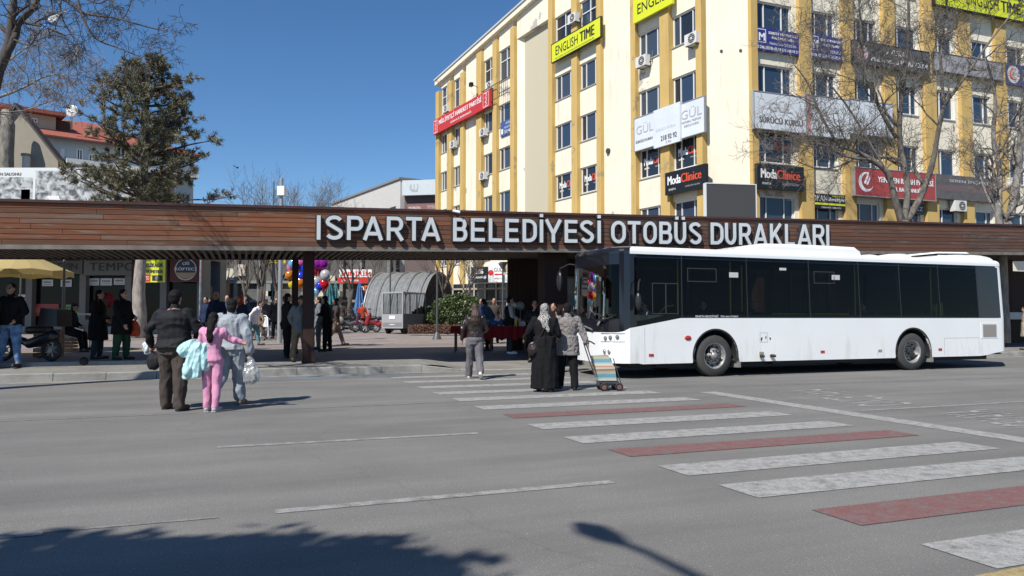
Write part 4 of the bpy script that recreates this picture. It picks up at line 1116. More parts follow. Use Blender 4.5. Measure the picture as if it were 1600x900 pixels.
r_, put = sign(FLf, 862, 938, 66, 95, 31, 60, .45, 'language_school_sign', 'small lime yellow language school sign below a tall window on the left facade', 'sign', slime, .15, sblk)
put([('t', 'ENGLISH', .09, .56, .28, .78, 0, {'bold': .004}), ('t', 'TIME', .60, .88, .28, .80, 0, {'bold': .035}), ('t', 'DİL KURSU VE YURTDIŞI EĞİTİM DANIŞMANLIĞI', .08, .88, .06, .16, 0)], [sbk])
root, put = sign(FLf, 989, 1050, -12, 34, -34, 9, .452, 'language_school_sign', 'large lime sign at the top edge, left of the blank corner', 'sign', slime, .15)
put([('t', 'ENGLISH', .12, 1.0, .25, .62, 0, {'bold': .004})], [sbk])
r_, put = sign(FLf, 782, 803, 191, 214, 183, 206, .1, 'small_office_sign', 'small blue office plate under a window near the recess', 'sign', M('plate_blue', (.05, .1, .27), .5), .06)
put([('t', 'AVUKAT', .4, .85, .72, .88, 0), ('t', 'HUKUK BÜROSU', .3, .95, .45, .62, 0), ('t', '232 46 15', .3, .95, .14, .34, 0, {'bold': .03}), ('r', .06, .2, .15, .5, 0)], [SW])
# the three white panels
for (a, b, yt0, yb0, yt1, yb1, d, kind) in ((991.5, 1022, 186, 235, 176, 229, .35, 0), (1061, 1100, 163, 215.5, 151.5, 207, .35, 2), (1021, 1062, 172, 231, 160, 222, .48, 1)):
    nm = ['faded white driving course panel at the left end of the three panels', 'blank white panel with a phone number hung over the two driving course panels', 'faded white driving course panel closest to the blank corner'][kind]
    r_, put = sign(FLf, a, b, yt0, yb0, yt1, yb1, d, 'driving_course_sign', nm, 'sign', swht, .12, alu if kind != 1 else None)
    if kind == 0: put([('t', 'GÜL', .1, .95, .48, .80, 0, {'bold': .01}), ('t', 'SÜRÜCÜ KURSU', .06, .92, .22, .31, 1, {'bold': .02})], [lout, lgry])
    if kind == 2: put([('t', 'GÜL', .08, .92, .52, .84, 0, {'bold': .01}), ('t', 'MOTORLU TAŞITLAR', .12, .88, .38, .46, 1), ('t', 'SÜRÜCÜ KURSU', .2, .8, .28, .35, 1)], [lout, lgry])
    if kind == 1: put([('t', '218 92 92', .28, .88, .14, .27, 0, {'bold': .03}), ('t', '2. Kat', .48, .68, .05, .11, 0), ('t', 'SÜRÜCÜ KURSU', .1, .85, .42, .5, 1)], [lgry, M('letter_ghost', (.5, .55, .6), .6)])
def moda(F, c, d, lab):
    r_, put = sign(F, *c, d, 'clinic_sign', lab, 'sign', sblk, .2)
    put([('t', 'Moda', .07, .40, .42, .80, 0, {'bold': .015}), ('t', 'Clinice', .41, .90, .42, .80, 1, {'bold': .015}), ('t', 'ISPARTA', .10, .28, .16, .25, 0), ('t', 'GÜZELLİK SALONU', .52, .88, .18, .27, 2)], [SW, SRD, M('letter_grey', (.4, .4, .4), .6)])
moda(FLf, (1039, 1102, 269, 304, 257, 294), .5, 'black beauty clinic sign below the white panels on the left facade')
moda(FR, (1183, 1256, 257, 295, 259, 297), .5, 'black beauty clinic sign right of the dark billboard')
for (a, b, t0, b0, t1, b1, nm, txt, lab) in ((1181, 1248, 42, 77, 51, 87, 'accountant_sign', 'Mehmet Ünal ÖZDOĞAN', 'deep blue accountant sign beside the blank corner wall'), (1267, 1317, 53, 90, 60, 97, 'accountant_sign', 'Yusuf TEKELİ', 'blue accountant sign second from the blank corner wall')):
    r_, put = sign(FR, a, b, t0, b0, t1, b1, .2, nm, lab, 'sign', sblue, .12)
    put([('t', 'M', .06, .19, .42, .76, 0, {'bold': .05}), ('r', .025, .23, .90, .93, 0), ('r', .025, .23, .34, .37, 0), ('r', .025, .04, .37, .90, 0), ('r', .215, .23, .37, .90, 0), ('t', 'SERBEST MUHASEBECİ', .28, .97, .75, .90, 0, {'bold': .03}), ('t', 'MALİ MÜŞAVİR', .36, .87, .53, .69, 0, {'bold': .03}), ('t', txt, .30, .93, .30, .46, 0, {'shear': .3}), ('t', '0 246 232 05 65 / 0 535 448 19 31', .03, .97, .07, .20, 0, {'bold': .02})], [SW])
r_, put = sign(FR, 1178, 1258.5, 145, 201, 150, 206, .45, 'driving_school_sign', 'white driving school sign with dark lettering beside the blank corner wall', 'sign', swht, .2, alu)
put([('t', 'GÜL', .27, .72, .50, .82, 0, {'bold': .02}), ('t', 'SÜRÜCÜ KURSU', .09, .93, .17, .36, 1, {'bold': .03})], [lout, lgry])
r_, put = sign(FR, 1259.5, 1326, 151, 212, 154, 215, .452, 'phone_number_sign', 'white board with a red edge and a phone number behind twigs', 'sign', swht, .2, alu)
put([('t', '218 92 92', .28, .85, .10, .24, 0, {'bold': .03}), ('r', .01, .10, .02, .98, 1)], [lgry, M('pale_red', (.55, .25, .26), .6)])
r_, put = sign(FR, 1327.5, 1394, 156, 208, 163, 214, .454, 'long_white_sign', 'plain white board with a thin grey text line behind the bare tree', 'sign', swht, .2, alu)
put([('t', 'SÜRÜCÜ VE MOTORLU TAŞIT KURSU', .05, .92, .45, .52, 0)], [lout])
r_, put = sign(FR, 1333.5, 1451, 64, 99, 81, 114, .4, 'lawyer_sign', 'charcoal lawyer sign with white letters behind the big bare tree', 'sign', sgry, .2, sblk)
put([('t', 'AVUKAT', .42, .72, .58, .83, 0, {'bold': .005}), ('t', 'Muhammed M. AKGÜN', .22, .97, .20, .48, 0, {'bold': .02}), ('o', .11, .5, .34, 1), ('c', .11, .5, .25, 2, 30)], [SW, M('seal_pale', (.45, .38, .38), .6), SRD])
r_, put = sign(FR, 1459, 1566, 82, 110, 99, 125, .35, 'grey_notice_sign', 'pale grey weathered board under a window row at the upper right', 'sign', M('sign_pale_grey', (.30, .29, .30), .6, var=.25, scale=2.5), .18, sgry)
put([('t', 'MESLEKİ EĞİTİM', .3, .9, .4, .62, 0)], [lgry])
r_, put = sign(FR, 1461, 1650, -22, 11, 8, 39, .5, 'language_school_sign', 'long lime yellow language school sign at the upper right corner', 'sign', slime, .2, sblk)
put([('t', 'ENGLISH', .24, .50, .28, .80, 0, {'bold': .004}), ('t', 'TIME', .52, .68, .28, .80, 0, {'bold': .035}), ('t', 'ENGLISH', .74, .97, .28, .80, 0, {'bold': .004})], [sbk])
r_, put = sign(FR, 1572, 1650, 101, 133, 109, 141, .3, 'emblem_sign', 'dark blue sign with a pale round emblem at the right edge', 'sign', M('sign_navy', (.05, .06, .16), .5), .15)
put([('o', .14, .5, .42, 0), ('c', .14, .5, .28, 1, 20), ('t', 'MUHASEBE', .32, .9, .6, .8, 0), ('t', 'DANIŞMANLIK', .32, .9, .25, .45, 0)], [M('seal_white', (.55, .52, .5), .6), SRD])
r_, put = sign(FR, 1336, 1461, 264, 306, 270, 312, .5, 'party_branch_sign', 'faded red party branch sign with a white crescent behind the tree trunk', 'sign', M('sign_faded_red', (.34, .055, .05), .5, var=.1), .22, alu)
put([('t', 'YENİDEN REFAH PARTİSİ', .27, .97, .53, .80, 0, {'bold': .03}), ('t', 'İL BAŞKANLIĞI', .47, .82, .20, .44, 0, {'bold': .03}), ('c', .13, .5, .36, 0, 20), ('p', [(.10, .45), (.125, .42), (.17, .82), (.15, .86)], 0), ('p', [(.13, .40), (.15, .40), (.185, .66), (.175, .72)], 0)], [SW])
r_, put = sign(FR, 1462.5, 1562, 273, 311, 279, 316, .4, 'dark_shop_sign', 'dark grey shop sign with dim letters right of the red party sign', 'sign', M('sign_dim', (.10, .095, .095), .6, var=.2), .2)
put([('t', 'SEREN İNŞAAT', .2, .82, .68, .86, 0, {'bold': .02}), ('r', .02, .98, .34, .58, 1)], [lout, M('dim_brown', (.14, .10, .10), .6)])
r_, put = sign(FR, 1268, 1324.5, 303, 326, 304, 328, .2, 'phone_shop_sign', 'small black and yellow phone shop sign just above the canopy', 'sign', sblk, .15)
put([('t', 'OKAN', .02, .42, .50, .88, 0, {'bold': .01}), ('t', 'iletişim', .46, .97, .48, .78, 0, {'bold': .02}), ('r', .04, .94, .27, .40, 1), ('t', 'TEKNİK SERVİS', .25, .80, .06, .18, 0), ('t', 'VESTEL', .55, .92, .82, .93, 1)], [SW, slime])
r_, put = sign(FR, 1400, 1444, 315, 333, 317, 335, .2, 'black_name_sign', 'black name sign partly hidden by the forked tree trunk', 'sign', sblk, .15)
put([('t', 'AYDENİZ', .06, .94, .3, .74, 0, {'bold': .01})], [SW])
# shaded roller boxes and shop glass low on the right facade
for k in range(1, 7):
    a, b = RP[k][1], RP[k + 1][0]
    r0 = empty('shop_awning', FR.pt(a, 4.95, 0), math.atan2(FR.u.y, FR.u.x), ['', 'dark awning box under the phone shop sign', 'dark awning box left under the red party sign', 'dark awning box right under the red party sign', 'dark awning box under the dark shop sign', 'dark awning box near the air conditioner', 'dark awning box at the right edge', 'dark awning box beyond the right edge'][k], 'awning', 'awning boxes of the shops')
    mb = MB(); mb.fbox(FR, a + .05, b - .05, 5.0, 5.2, .0, .5); attach(r0, mb.build('housing', M('awning_dark', (.07, .07, .07), .7)))
# air conditioners
acw = M('ac_white', (.62, .61, .58), .5, var=.1, scale=4)
def ac(px, py, F, lab, tilt=0):
    u, z = F.hit(px, py, .35)
    root = empty('air_conditioner', F.pt(u, z - .3, 0), math.atan2(F.u.y, F.u.x), lab, 'air conditioner', 'air conditioners on the office block')
    mb = MB(); mb.fbox(F, u - .42, u + .42, z - .29, z + .29, .12, .46); o = mb.build('casing', acw); attach(root, o)
    mb = MB(); c = F.pt(u + .08, z, .461); mb.tube([c, c + F.n * .012], .235, 20); attach(root, mb.build('fan_grille', M('ac_grille', (.05, .05, .05), .6)))
    mb = MB()
    for k in range(4): mb.fbox(F, u + .08 - .22, u + .08 + .22, z - .17 + .1 * k, z - .155 + .1 * k, .474, .48)
    mb.tube([F.pt(u + .08, z, .474), F.pt(u + .08, z, .482)], .06, 12); attach(root, mb.build('grille_bars', acw))
    mb = MB()
    for s in (-.3, .3): mb.fbox(F, u + s - .02, u + s + .02, z - .33, z - .291, 0, .44)
    mb.tube([F.pt(u + .43, z - .1, .2), F.pt(u + .5, z - .1, .05), F.pt(u + .5, z + .5, .03)], .025, 6)
    attach(root, mb.build('bracket', sgry))
for px, py, F, lab in ((1003, 96, FLf, 'air conditioner below the window left of the corner bay'), (1081, 61, FLf, 'air conditioner high up closest to the blank corner wall'), (895, 29, FLf, 'air conditioner in front of the tall window above the small lime sign'),
                       (707.5, 226, FLf, 'air conditioner below the left end of the red banner sign'), (754.5, 207, FLf, 'air conditioner just below the right end of the red banner sign'), (754, 275, FLf, 'lowest air conditioner on the left facade'), (765, 134, FLf, 'air conditioner above the right end of the red banner sign'),
                       (697, 170, FLf, 'air conditioner just above the left part of the red banner sign'), (1499, 322, FR, 'air conditioner low on the right facade under the dark shop sign'), (1583, 286, FR, 'air conditioner at the right edge of the facade')):
    ac(px, py, F, lab)
# wall light on an arm and a rusty balcony rail near the red banner
root = empty('wall_floodlight', FLf.pt(*FLf.hit(750, 140)[:1], 18), 0, 'small dark floodlight on a thin arm above the red banner sign', 'lamp')
u, z = FLf.hit(750, 138); u2, z2 = FLf.hit(737, 132, .9)
mb = MB(); mb.tube([FLf.pt(u, z, 0), FLf.pt(u2, z2, .9)], .025, 6); attach(root, mb.build('arm', sgry)); mb = MB(); mb.hexa([FLf.pt(u2 + a, z2 + b, .9 + c) for b in (-.15, .15) for a, c in ((-.2, -.1), (.1, -.1), (.1, .15), (-.2, .15))]); attach(root, mb.build('lamp_head', sblk))
root = empty('balcony_rail', FLf.pt(LP[4][1], 18.2, 0), math.atan2(FLf.u.y, FLf.u.x), 'thin rusty railing in front of the wall right of the red banner sign', 'railing')
mb = MB(); a, b = LP[3][1] + .5, LP[5][0]
for z in (17.5, 18.6): mb.fbox(FLf, a, b, z, z + .04, .45, .49)
u = a
while u < b: mb.fbox(FLf, u, u + .025, 17.54, 18.6, .455, .48); u += .28
for s in (a, b - .05):
    for z in (17.5, 18.6): mb.fbox(FLf, s, s + .03, z + .041, z + .07, 0, .45)
attach(root, mb.build('rail', M('rust_brown', (.10, .06, .04), .8)))
# ground floor annex with balcony, seen under the canopy
FN = Frame((at(690, 430, 44.5).x - 1, 44.5), (at(845, 430, 41).x + 1.2, 41))
annex = empty('shop_annex', FN.pt(2, 0.5), math.atan2(FN.u.y, FN.u.x), 'low shop annex with a screened balcony below the cream block', 'building')
def nhit(px, py, d=0): return FN.hit(px, py, d)
ua, ub_ = nhit(738, 430)[0], nhit(842, 430)[0]
_, zt_ = nhit(800, 409); _, zm = nhit(800, 429.5); _, zb_ = nhit(800, 441.5)
mb = MB(); mb.fbox(FN, ua, ub_, zb_, zm, -2.5, 0.3); attach(annex, mb.build('slab', M('annex_white', (.62, .64, .62), .7)))
mb = MB(); u1 = nhit(783, 420)[0]
for a, b in ((u1, (u1 + ub_) / 2 - .03), ((u1 + ub_) / 2 + .03, ub_ - .05)): mb.fbox(FN, a, b, zm + .12, zt_ - .05, .18, .2)
attach(annex, mb.build('reed_screen', M('reed', (.42, .33, .22), .8, var=.25, scale=1.2, stretch=(20, 20, .6))))
mb = MB(); mb.fbox(FN, u1, ub_, zt_ - .05, zt_, .14, .24); mb.fbox(FN, u1, ub_, zm + .03, zm + .08, .14, .24)
for u in (u1, (u1 + ub_) / 2, ub_ - .05): mb.fbox(FN, u - .02, u + .03, zm, zt_ - .051, .15, .23)
attach(annex, mb.build('railing', sblk))
mb = MB(); mb.fbox(FN, ua - 3, ub_, .4, zb_, -4, -3.6); mb.fbox(FN, ua, ub_, zm, zt_ + 2.6, -2.6, -2.45, 1); attach(annex, mb.build('back_wall', [M('shop_dark', (.03, .028, .03), .5), cream]))
mb = MB()
for u in np.linspace(ua - 1.6, ub_ - .1, 9): mb.fbox(FN, u, u + .09, .45, zb_, -.6, -.5)
mb.fbox(FN, ua - 1.6, ub_, zb_ - .35, zb_ - .25, -.6, -.5); mb.fbox(FN, ua - 1.6, ub_, 2.3, 2.38, -.62, -.48)
attach(annex, mb.build('shop_frame', M('frame_beige', (.35, .3, .24), .6)))
mb = MB(); mb.fbox(FN, ua - 1.6, ub_, .45, zb_, -.66, -.64); attach(annex, mb.build('shop_glass', M('shop_pane', (.03, .03, .035), .08)))
r_, put = sign(FN, 736, 762, 417, 441, 417, 441, .62, 'technology_shop_sign', 'black technology shop sign with white digits under the canopy', 'sign', sblk, .2)
put([('t', '246', .3, .72, .55, .85, 0, {'bold': .03}), ('t', 'teknoloji', .1, .9, .2, .42, 0, {'bold': .02})], [SW])
r_, put = sign(FN, 762.5, 785, 411, 441, 411, 441, .55, 'shop_name_panel', 'white shop panel with a short name and a red line under the canopy', 'sign', SW, .15)
put([('t', 'GÜL', .42, .98, .55, .80, 0, {'bold': .0}), ('r', .44, .98, .36, .44, 1), ('t', 'SÜRÜCÜ', .44, .96, .16, .24, 0), ('o', .2, .5, .15, 1)], [lgry, sred])
# dark billboard on two legs behind the canopy
FBb = Frame((at(1103, 310, 33.2).x, 33.2), (at(1182, 310, 33.6).x, 33.6))
root, put = sign(FBb, 1103.5, 1180.5, 289, 380, 287, 380, 0, 'billboard', 'blank dark grey billboard with a white frame rising behind the canopy', 'billboard', M('billboard_grey', (.055, .057, .06), .6), .25, M('frame_white', (.7, .7, .7), .5))
mb = MB()
for u in (.4, FBb.L - .4): mb.fbox(FBb, u - .08, u + .08, .4, 4.9, -.3, -.1)
attach(root, mb.build('post', sgry))
# ------------------------------------------------------------- other buildings
def house_windows(F, root, rects, d=0.0, fm=None, pm=None, name='window'):
    for (u0, u1, z0, z1) in rects:
        mb = MB(); fw = .07
        mb.fbox(F, u0, u1, z0, z0 + fw, d, d + .05); mb.fbox(F, u0, u1, z1 - fw, z1, d, d + .05); mb.fbox(F, u0, u0 + fw, z0 + fw, z1 - fw, d, d + .05); mb.fbox(F, u1 - fw, u1, z0 + fw, z1 - fw, d, d + .05)
        mb.fbox(F, (u0 + u1) / 2 - .03, (u0 + u1) / 2 + .03, z0 + fw, z1 - fw, d, d + .045)
        o = mb.build(name, fm or white_pvc); attach(root, o)
        mb = MB(); mb.quad(F.pt(u0 + .03, z0 + .03, d + .012), F.pt(u1 - .03, z0 + .03, d + .012), F.pt(u1 - .03, z1 - .03, d + .012), F.pt(u0 + .03, z1 - .03, d + .012))
        p = mb.build('pane', pm or panes[1]); p.data.transform(mw(root.location, root.rotation_euler[2]).inverted()); p.parent = o
def FY(px0, px1, Y, Y2=None):
    Y2 = Y2 or Y; return Frame((at(px0, 400, Y).x, Y), (at(px1, 400, Y2).x, Y2))
# left shops (seen in the shade under the canopy), mural on the storey above
YS = 35.0
FS = FY(-160, 316, YS)
shops = empty('shop_row', FS.pt(FS.L / 2, .6), 0, 'low row of dim shops left of the pine trunk under the canopy', 'building')
hx = lambda px, py=450, F=FS, d=0: F.hit(px, py, d)
_, zmt = hx(0, 262); _, zsh = hx(0, 404)
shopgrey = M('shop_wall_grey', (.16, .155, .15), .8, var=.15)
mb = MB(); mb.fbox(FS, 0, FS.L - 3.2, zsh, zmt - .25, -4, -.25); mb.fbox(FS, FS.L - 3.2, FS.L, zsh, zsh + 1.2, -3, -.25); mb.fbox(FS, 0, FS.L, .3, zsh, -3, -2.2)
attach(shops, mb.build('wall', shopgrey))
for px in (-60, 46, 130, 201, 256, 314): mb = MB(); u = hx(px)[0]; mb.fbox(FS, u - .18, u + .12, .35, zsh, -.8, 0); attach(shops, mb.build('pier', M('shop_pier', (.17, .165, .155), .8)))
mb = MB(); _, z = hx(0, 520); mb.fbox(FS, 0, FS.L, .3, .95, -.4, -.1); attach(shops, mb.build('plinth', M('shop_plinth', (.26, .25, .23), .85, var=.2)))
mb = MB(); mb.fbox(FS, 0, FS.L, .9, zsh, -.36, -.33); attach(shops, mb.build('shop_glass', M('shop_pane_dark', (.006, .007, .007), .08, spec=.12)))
mb = MB(); mb.fbox(FS, 0, hx(330)[0], 4.32, 4.5, -.3, 3.5); attach(shops, mb.build('shop_sunshade', M('shade_slab_grey', (.12, .115, .11), .8)))  # added slab, unseen behind the bus stop canopy, keeps sun off the shop fronts
r_, put = sign(FS, 131, 206, 407, 430, 407, 430, .25, 'shop_fascia_sign', 'grey shop fascia with black lettering beside the pine trunk', 'sign', M('fascia_grey', (.13, .13, .125), .6), .2)
put([('t', 'TEMPO', .12, 1.05, .3, .85, 0, {'bold': .03, 'sp': 1.1})], [sbk])
r_, put = sign(FS, 46, 129, 407, 428, 407, 428, .2, 'shop_fascia_sign', 'grey shop fascia behind the yellow parasol', 'sign', M('fascia_grey2', (.10, .10, .095), .6), .2)
put([('t', 'LEVIN', .45, .9, .3, .8, 0, {'bold': .03})], [sbk])
for px0, px1, py0, py1, t, lab in ((66, 83, 437, 447, 'KİRALIK', 'white paper notice on the window beside the parasol pole'), (95, 112, 437, 448, 'DEVREN', 'white paper notice right of the parasol pole'), (139, 155, 435, 446, 'SATILIK', 'first of three paper notices left of the pine trunk'), (157, 175, 435, 446, 'KİRALIK', 'middle of three paper notices left of the pine trunk'), (178, 195, 435, 445, 'ARANIYOR', 'last of three paper notices beside the pine trunk'), (29, 43, 460, 475, 'İLAN', 'white paper notice low beside the man in jeans')):
    r_, put = sign(FS, px0, px1, py0, py1, py0, py1, -.3, 'paper_notice', lab, 'notice', M('paper_white', (.6, .62, .62), .7), .01, None, 'paper notices in the shop windows')
    put([('t', t, .15, .85, .5, .8, 0, {'bold': .02}), ('r', .15, .85, .2, .26, 0)], [lgry])
r_, put = sign(FS, 103, 127, 476, 496, 476, 496, -.28, 'green_window_sign', 'pale green window sign with dark letters behind the seated man', 'sign', M('sign_pale_green', (.16, .3, .13), .6), .02)
put([('t', 'DVG', .08, .92, .45, .85, 0, {'bold': .04})], [M('dark_green', (.02, .06, .02), .6)])
r_, put = sign(FS, 54, 92, 475, 494, 475, 494, -.28, 'red_window_sign', 'red band on the shop window behind the black scooter', 'sign', M('dull_red', (.3, .04, .03), .5), .02); put([('r', .0, .3, .3, .7, 0)], [M('dull_red2', (.4, .08, .06), .5)])
r_, put = sign(FS, 222, 256, 405, 441, 405, 441, 3.7, 'photo_shop_sign', 'lime photo shop sign with a camera picture right of the pine trunk', 'sign', slime, .15)
put([('t', 'VESİKALIK', .05, .97, .66, .88, 0, {'bold': .03}), ('t', 'BİYOMETRİK', .05, .97, .40, .58, 0, {'bold': .03}), ('r', .48, .96, .06, .30, 1), ('o', .72, .18, .10, 2), ('r', .0, .4, .02, .34, 3), ('t', 'FOTO', .05, .35, .1, .26, 4)], [M('txt_navy', (.03, .03, .1), .5), sbk, M('lens_grey', (.2, .2, .2), .2), sred, SW])
r_, put = sign(FS, 268, 313, 403, 439, 403, 439, .45, 'snack_shop_sign', 'dark red snack shop sign with a round blue badge under the canopy', 'sign', M('dark_red', (.07, .012, .012), .5), .3, M('dim_red_frame', (.2, .03, .02), .5))
put([('o', .5, .5, .47, 0), ('o', .5, .502, .44, 1), ('t', 'ÇİĞ', .38, .62, .68, .84, 0, {'bold': .03}), ('t', 'KÖFTECİ', .12, .88, .46, .62, 0, {'bold': .03}), ('p', [(.14, .36), (.22, .2), (.38, .1), (.62, .1), (.78, .2), (.86, .36)], 2)], [SW, M('badge_navy', (.02, .04, .11), .5), M('badge_tan', (.4, .3, .18), .6)])
mb = MB(); a, b = hx(262)[0], hx(312)[0]; mb.fbox(FS, a, b, .5, 2.9, -1.5, -.6)
attach(shops, mb.build('shop_interior', M('dark_red_interior', (.05, .012, .01), .6)))
# mural banner
FMu = FY(-120, 300, YS - .3)
r_, put = sign(FMu, -115, 214, 262, 330, 262, 330, 0, 'mural_banner', 'grey photo mural banner across the storey above the shops', 'banner', M('banner_white', (.60, .63, .63), .7), .1)
mural = bpy.data.materials.new('mural_print'); mural.use_nodes = True
t = mural.node_tree; b_ = t.nodes['Principled BSDF']; tc = t.nodes.new('ShaderNodeTexCoord'); vo = t.nodes.new('ShaderNodeTexNoise'); vo.inputs['Scale'].default_value = 3.4; vo.inputs['Detail'].default_value = 12; vo.inputs['Distortion'].default_value = .4
rr = t.nodes.new('ShaderNodeValToRGB'); e = rr.color_ramp.elements; e[0].position = .38; e[1].position = .62; e[0].color = (.07, .075, .08, 1); e[1].color = (.5, .52, .52, 1)
t.links.new(tc.outputs['Object'], vo.inputs[0]); t.links.new(vo.outputs[0], rr.inputs[0]); t.links.new(rr.outputs[0], b_.inputs['Base Color'])
q = lambda px: (hx(px, 300, FMu)[0] - hx(-115, 300, FMu)[0]) / (hx(214, 300, FMu)[0] - hx(-115, 300, FMu)[0])
dots = [('o', q(78 + 4.5 * (k % 4) + 2 * (k // 4 % 2)), .32 - .07 * (k // 4), .04, 3) for k in range(14)]
put([('r', q(-110), q(52), .05, .78, 0), ('r', q(56), q(212), .05, .93, 0), ('t', 'DÜĞÜN SALONU', q(-20), q(33), .82, .91, 1, {'bold': .02}),
     ('p', [(q(32), .55), (q(40), .72), (q(50), .55)], 2), ('r', q(34), q(48), .1, .5, 2), ('p', [(q(90), .6), (q(100), .75), (q(118), .6)], 2)] + dots, [mural, lgry, M('mural_pale', (.4, .42, .42), .7), M('mural_balloons', (.7, .7, .7), .7)])
# beige gable house behind
FG = FY(-60, 90, 41.5)
gable = empty('beige_house', FG.pt(FG.L, .6), 0, 'beige gable wall with a dark sloping roof edge at the left', 'building')
_, zr = FG.hit(20, 168); ur = FG.hit(20)[0]; _, ze = FG.hit(86, 250); ue = FG.hit(86)[0]; ul = ur - (ue - ur)
mb = MB(); beige = M('beige_render', (.26, .235, .19), .9, var=.06)
pr = [(ul, .5), (ue, .5), (ue, ze), (ur, zr), (ul, ze)]
for d0 in (0, -8): pass
vs = [FG.pt(u, z, 0) for u, z in pr] + [FG.pt(u, z, -.3) for u, z in pr]
mb.add(vs, [(0, 1, 2, 3, 4), (9, 8, 7, 6, 5)] + [(i, (i + 1) % 5, (i + 1) % 5 + 5, i + 5) for i in range(5)]); attach(gable, mb.build('wall', beige))
mb = MB()
for (ua_, za, ub2, zb2) in ((ur, zr, ue + .5, ze - .55), (ul - .5, ze - .55, ur, zr)):
    P = FG.pt; mb.hexa([P(ua_, za + .02, .3), P(ub2, zb2 + .02, .3), P(ub2, zb2 + .02, -.3), P(ua_, za + .02, -.3), P(ua_, za + .2, .3), P(ub2, zb2 + .2, .3), P(ub2, zb2 + .2, -.3), P(ua_, za + .2, -.3)])
attach(gable, mb.build('roof', M('roof_dark_brown', (.05, .035, .03), .7)))
u, _ = FG.hit(45); _, z0 = FG.hit(45, 265); _, z1 = FG.hit(45, 247)
root = empty('white_flue', FG.pt(u, z0 - 1, .4), 0, 'short white chimney flue with a cap in front of the beige gable', 'chimney')
mb = MB(); mb.tube([FG.pt(u, z0 - 1.2, .5), FG.pt(u, z1, .5)], .2, 14); attach(root, mb.build('pipe', M('flue_white', (.55, .53, .5), .7))); mb = MB(); mb.tube([FG.pt(u, z1 + .001, .5), FG.pt(u, z1 + .12, .5)], .27, 14); attach(root, mb.build('cap', M('flue_cap', (.25, .22, .2), .7)))
# pale blue house with red tiled roof
YH = 50.0
FH = FY(12, 302, 46, 53)
red_house = empty('red_roofed_house', FH.pt(FH.L / 2, .6), 0, 'pale blue and white house with a red tiled roof behind the pine', 'building')
H = lambda px, py: FH.hit(px, py)
_, zeave = H(100, 215); _, zrid = H(150, 183); uL, uR = H(30, 300)[0], H(302, 300)[0]
mb = MB(); mb.fbox(FH, uL, uR, .5, zeave, -12, 0); attach(red_house, mb.build('wall', M('pale_blue_render', (.42, .50, .54), .85, var=.05)))
_, zl2 = H(100, 250); _, zl3 = H(100, 258)
mb = MB(); mb.fbox(FH, H(100, 300)[0], uR + .1, zl3, zl2, 0, .9); attach(red_house, mb.build('balcony_slab', M('white_render', (.62, .63, .62), .8)))
tile = M('red_tiles', (.30, .085, .055), .8, var=.15, scale=6, stretch=(1, 1, 6), bump=.3, bscale=30)
P = FH.pt; zc = zeave - .1
mb = MB()
r0, r1 = uL + 2.5, uR - 5.5
pts = [P(uL - .5, zc, .7), P(uR + .5, zc, .7), P(uR + .5, zc, -12.5), P(uL - .5, zc, -12.5), P(r0, zrid + .9, -5.8), P(r1, zrid + .9, -5.8)]
mb.add(pts, [(0, 1, 5, 4), (1, 2, 5), (2, 3, 4, 5), (3, 0, 4), (3, 2, 1, 0)]); attach(red_house, mb.build('roof', tile))
mb = MB(); mb.fbox(FH, uL - .5, uR + .5, zc - .12, zc - .002, .6, .78); attach(red_house, mb.build('gutter', M('gutter_brown', (.12, .05, .04), .6)))
ws = [(H(a, 300)[0], H(b, 300)[0], H(a, y1)[1], H(a, y0)[1]) for a, b, y0, y1 in ((93, 99, 232, 252), (244, 256, 230, 246), (258, 268, 230, 246), (137, 147, 240, 252), (240, 255, 275, 300), (257, 274, 275, 300), (180, 195, 228, 246), (205, 220, 228, 246), (118, 128, 232, 250))]
house_windows(FH, red_house, ws, .0)
u0, z0 = H(112, 170); mb = MB(); mb.ball(P(u0, z0 - .2, .2), .42, .12, .42, 14)
dish = empty('satellite_dish', P(u0, z0 - 1, .3), 0, 'round white satellite dish at the end of the upper red roof', 'satellite dish')
attach(dish, mb.build('dish', SW, smooth=True)); mb = MB(); mb.tube([P(u0, z0 - .3, .1), P(u0, z0 - 1.4, .1)], .05, 6); attach(dish, mb.build('mast', sgry))
# attic storey with its own strip of red roof
_, z0 = H(60, 192); _, z1 = H(60, 172); _, z2 = H(60, 161)
mb = MB(); a, b = H(20, 180)[0], H(92, 180)[0]; mb.fbox(FH, a, b, zeave - .3, z1, -5, -1.2); attach(red_house, mb.build('attic_wall', M('attic_cream', (.42, .37, .29), .85, var=.08)))
mb = MB(); b2 = H(106, 180)[0]; mb.hexa([P(a - 1, z1, -.6), P(b2, z1, -.6), P(b2, z1 + .3, -5.4), P(a - 1, z1 + .3, -5.4), P(a - 1, z1 + .25, -.6), P(b2, z1 + .25, -.6), P(b2 - .8, z2 + .2, -3), P(a - 1, z2 + .2, -3)])
attach(red_house, mb.build('attic_roof', tile))
mb = MB(); mb.fbox(FH, b, b + .9, zeave, z1 - .1, -4, -1.5); attach(red_house, mb.build('attic_recess', M('recess_brown', (.07, .03, .025), .8)))
house_windows(FH, red_house, [(H(52, 180)[0], H(63, 180)[0], H(60, 186)[1], H(60, 179)[1])], -1.19)
for px, c in ((123, .5), (131, .6)):
    u, z = H(px, 173); mb = MB(); mb.fbox(FH, u - .25, u + .2, zrid - 1.2, z + .3, -5, -4.5); attach(red_house, mb.build('chimney', M('chimney_pale', (.45, .38, .3), .9)))
r_, put = sign(FH, 240, 300, 303, 320, 303, 320, .4, 'blue_white_sign', 'blue and white shop sign low behind the pine branches', 'sign', SW, .15)
put([('t', 'GÜVEN ECZANESİ', .05, .9, .3, .8, 0, {'bold': .02})], [sblue])
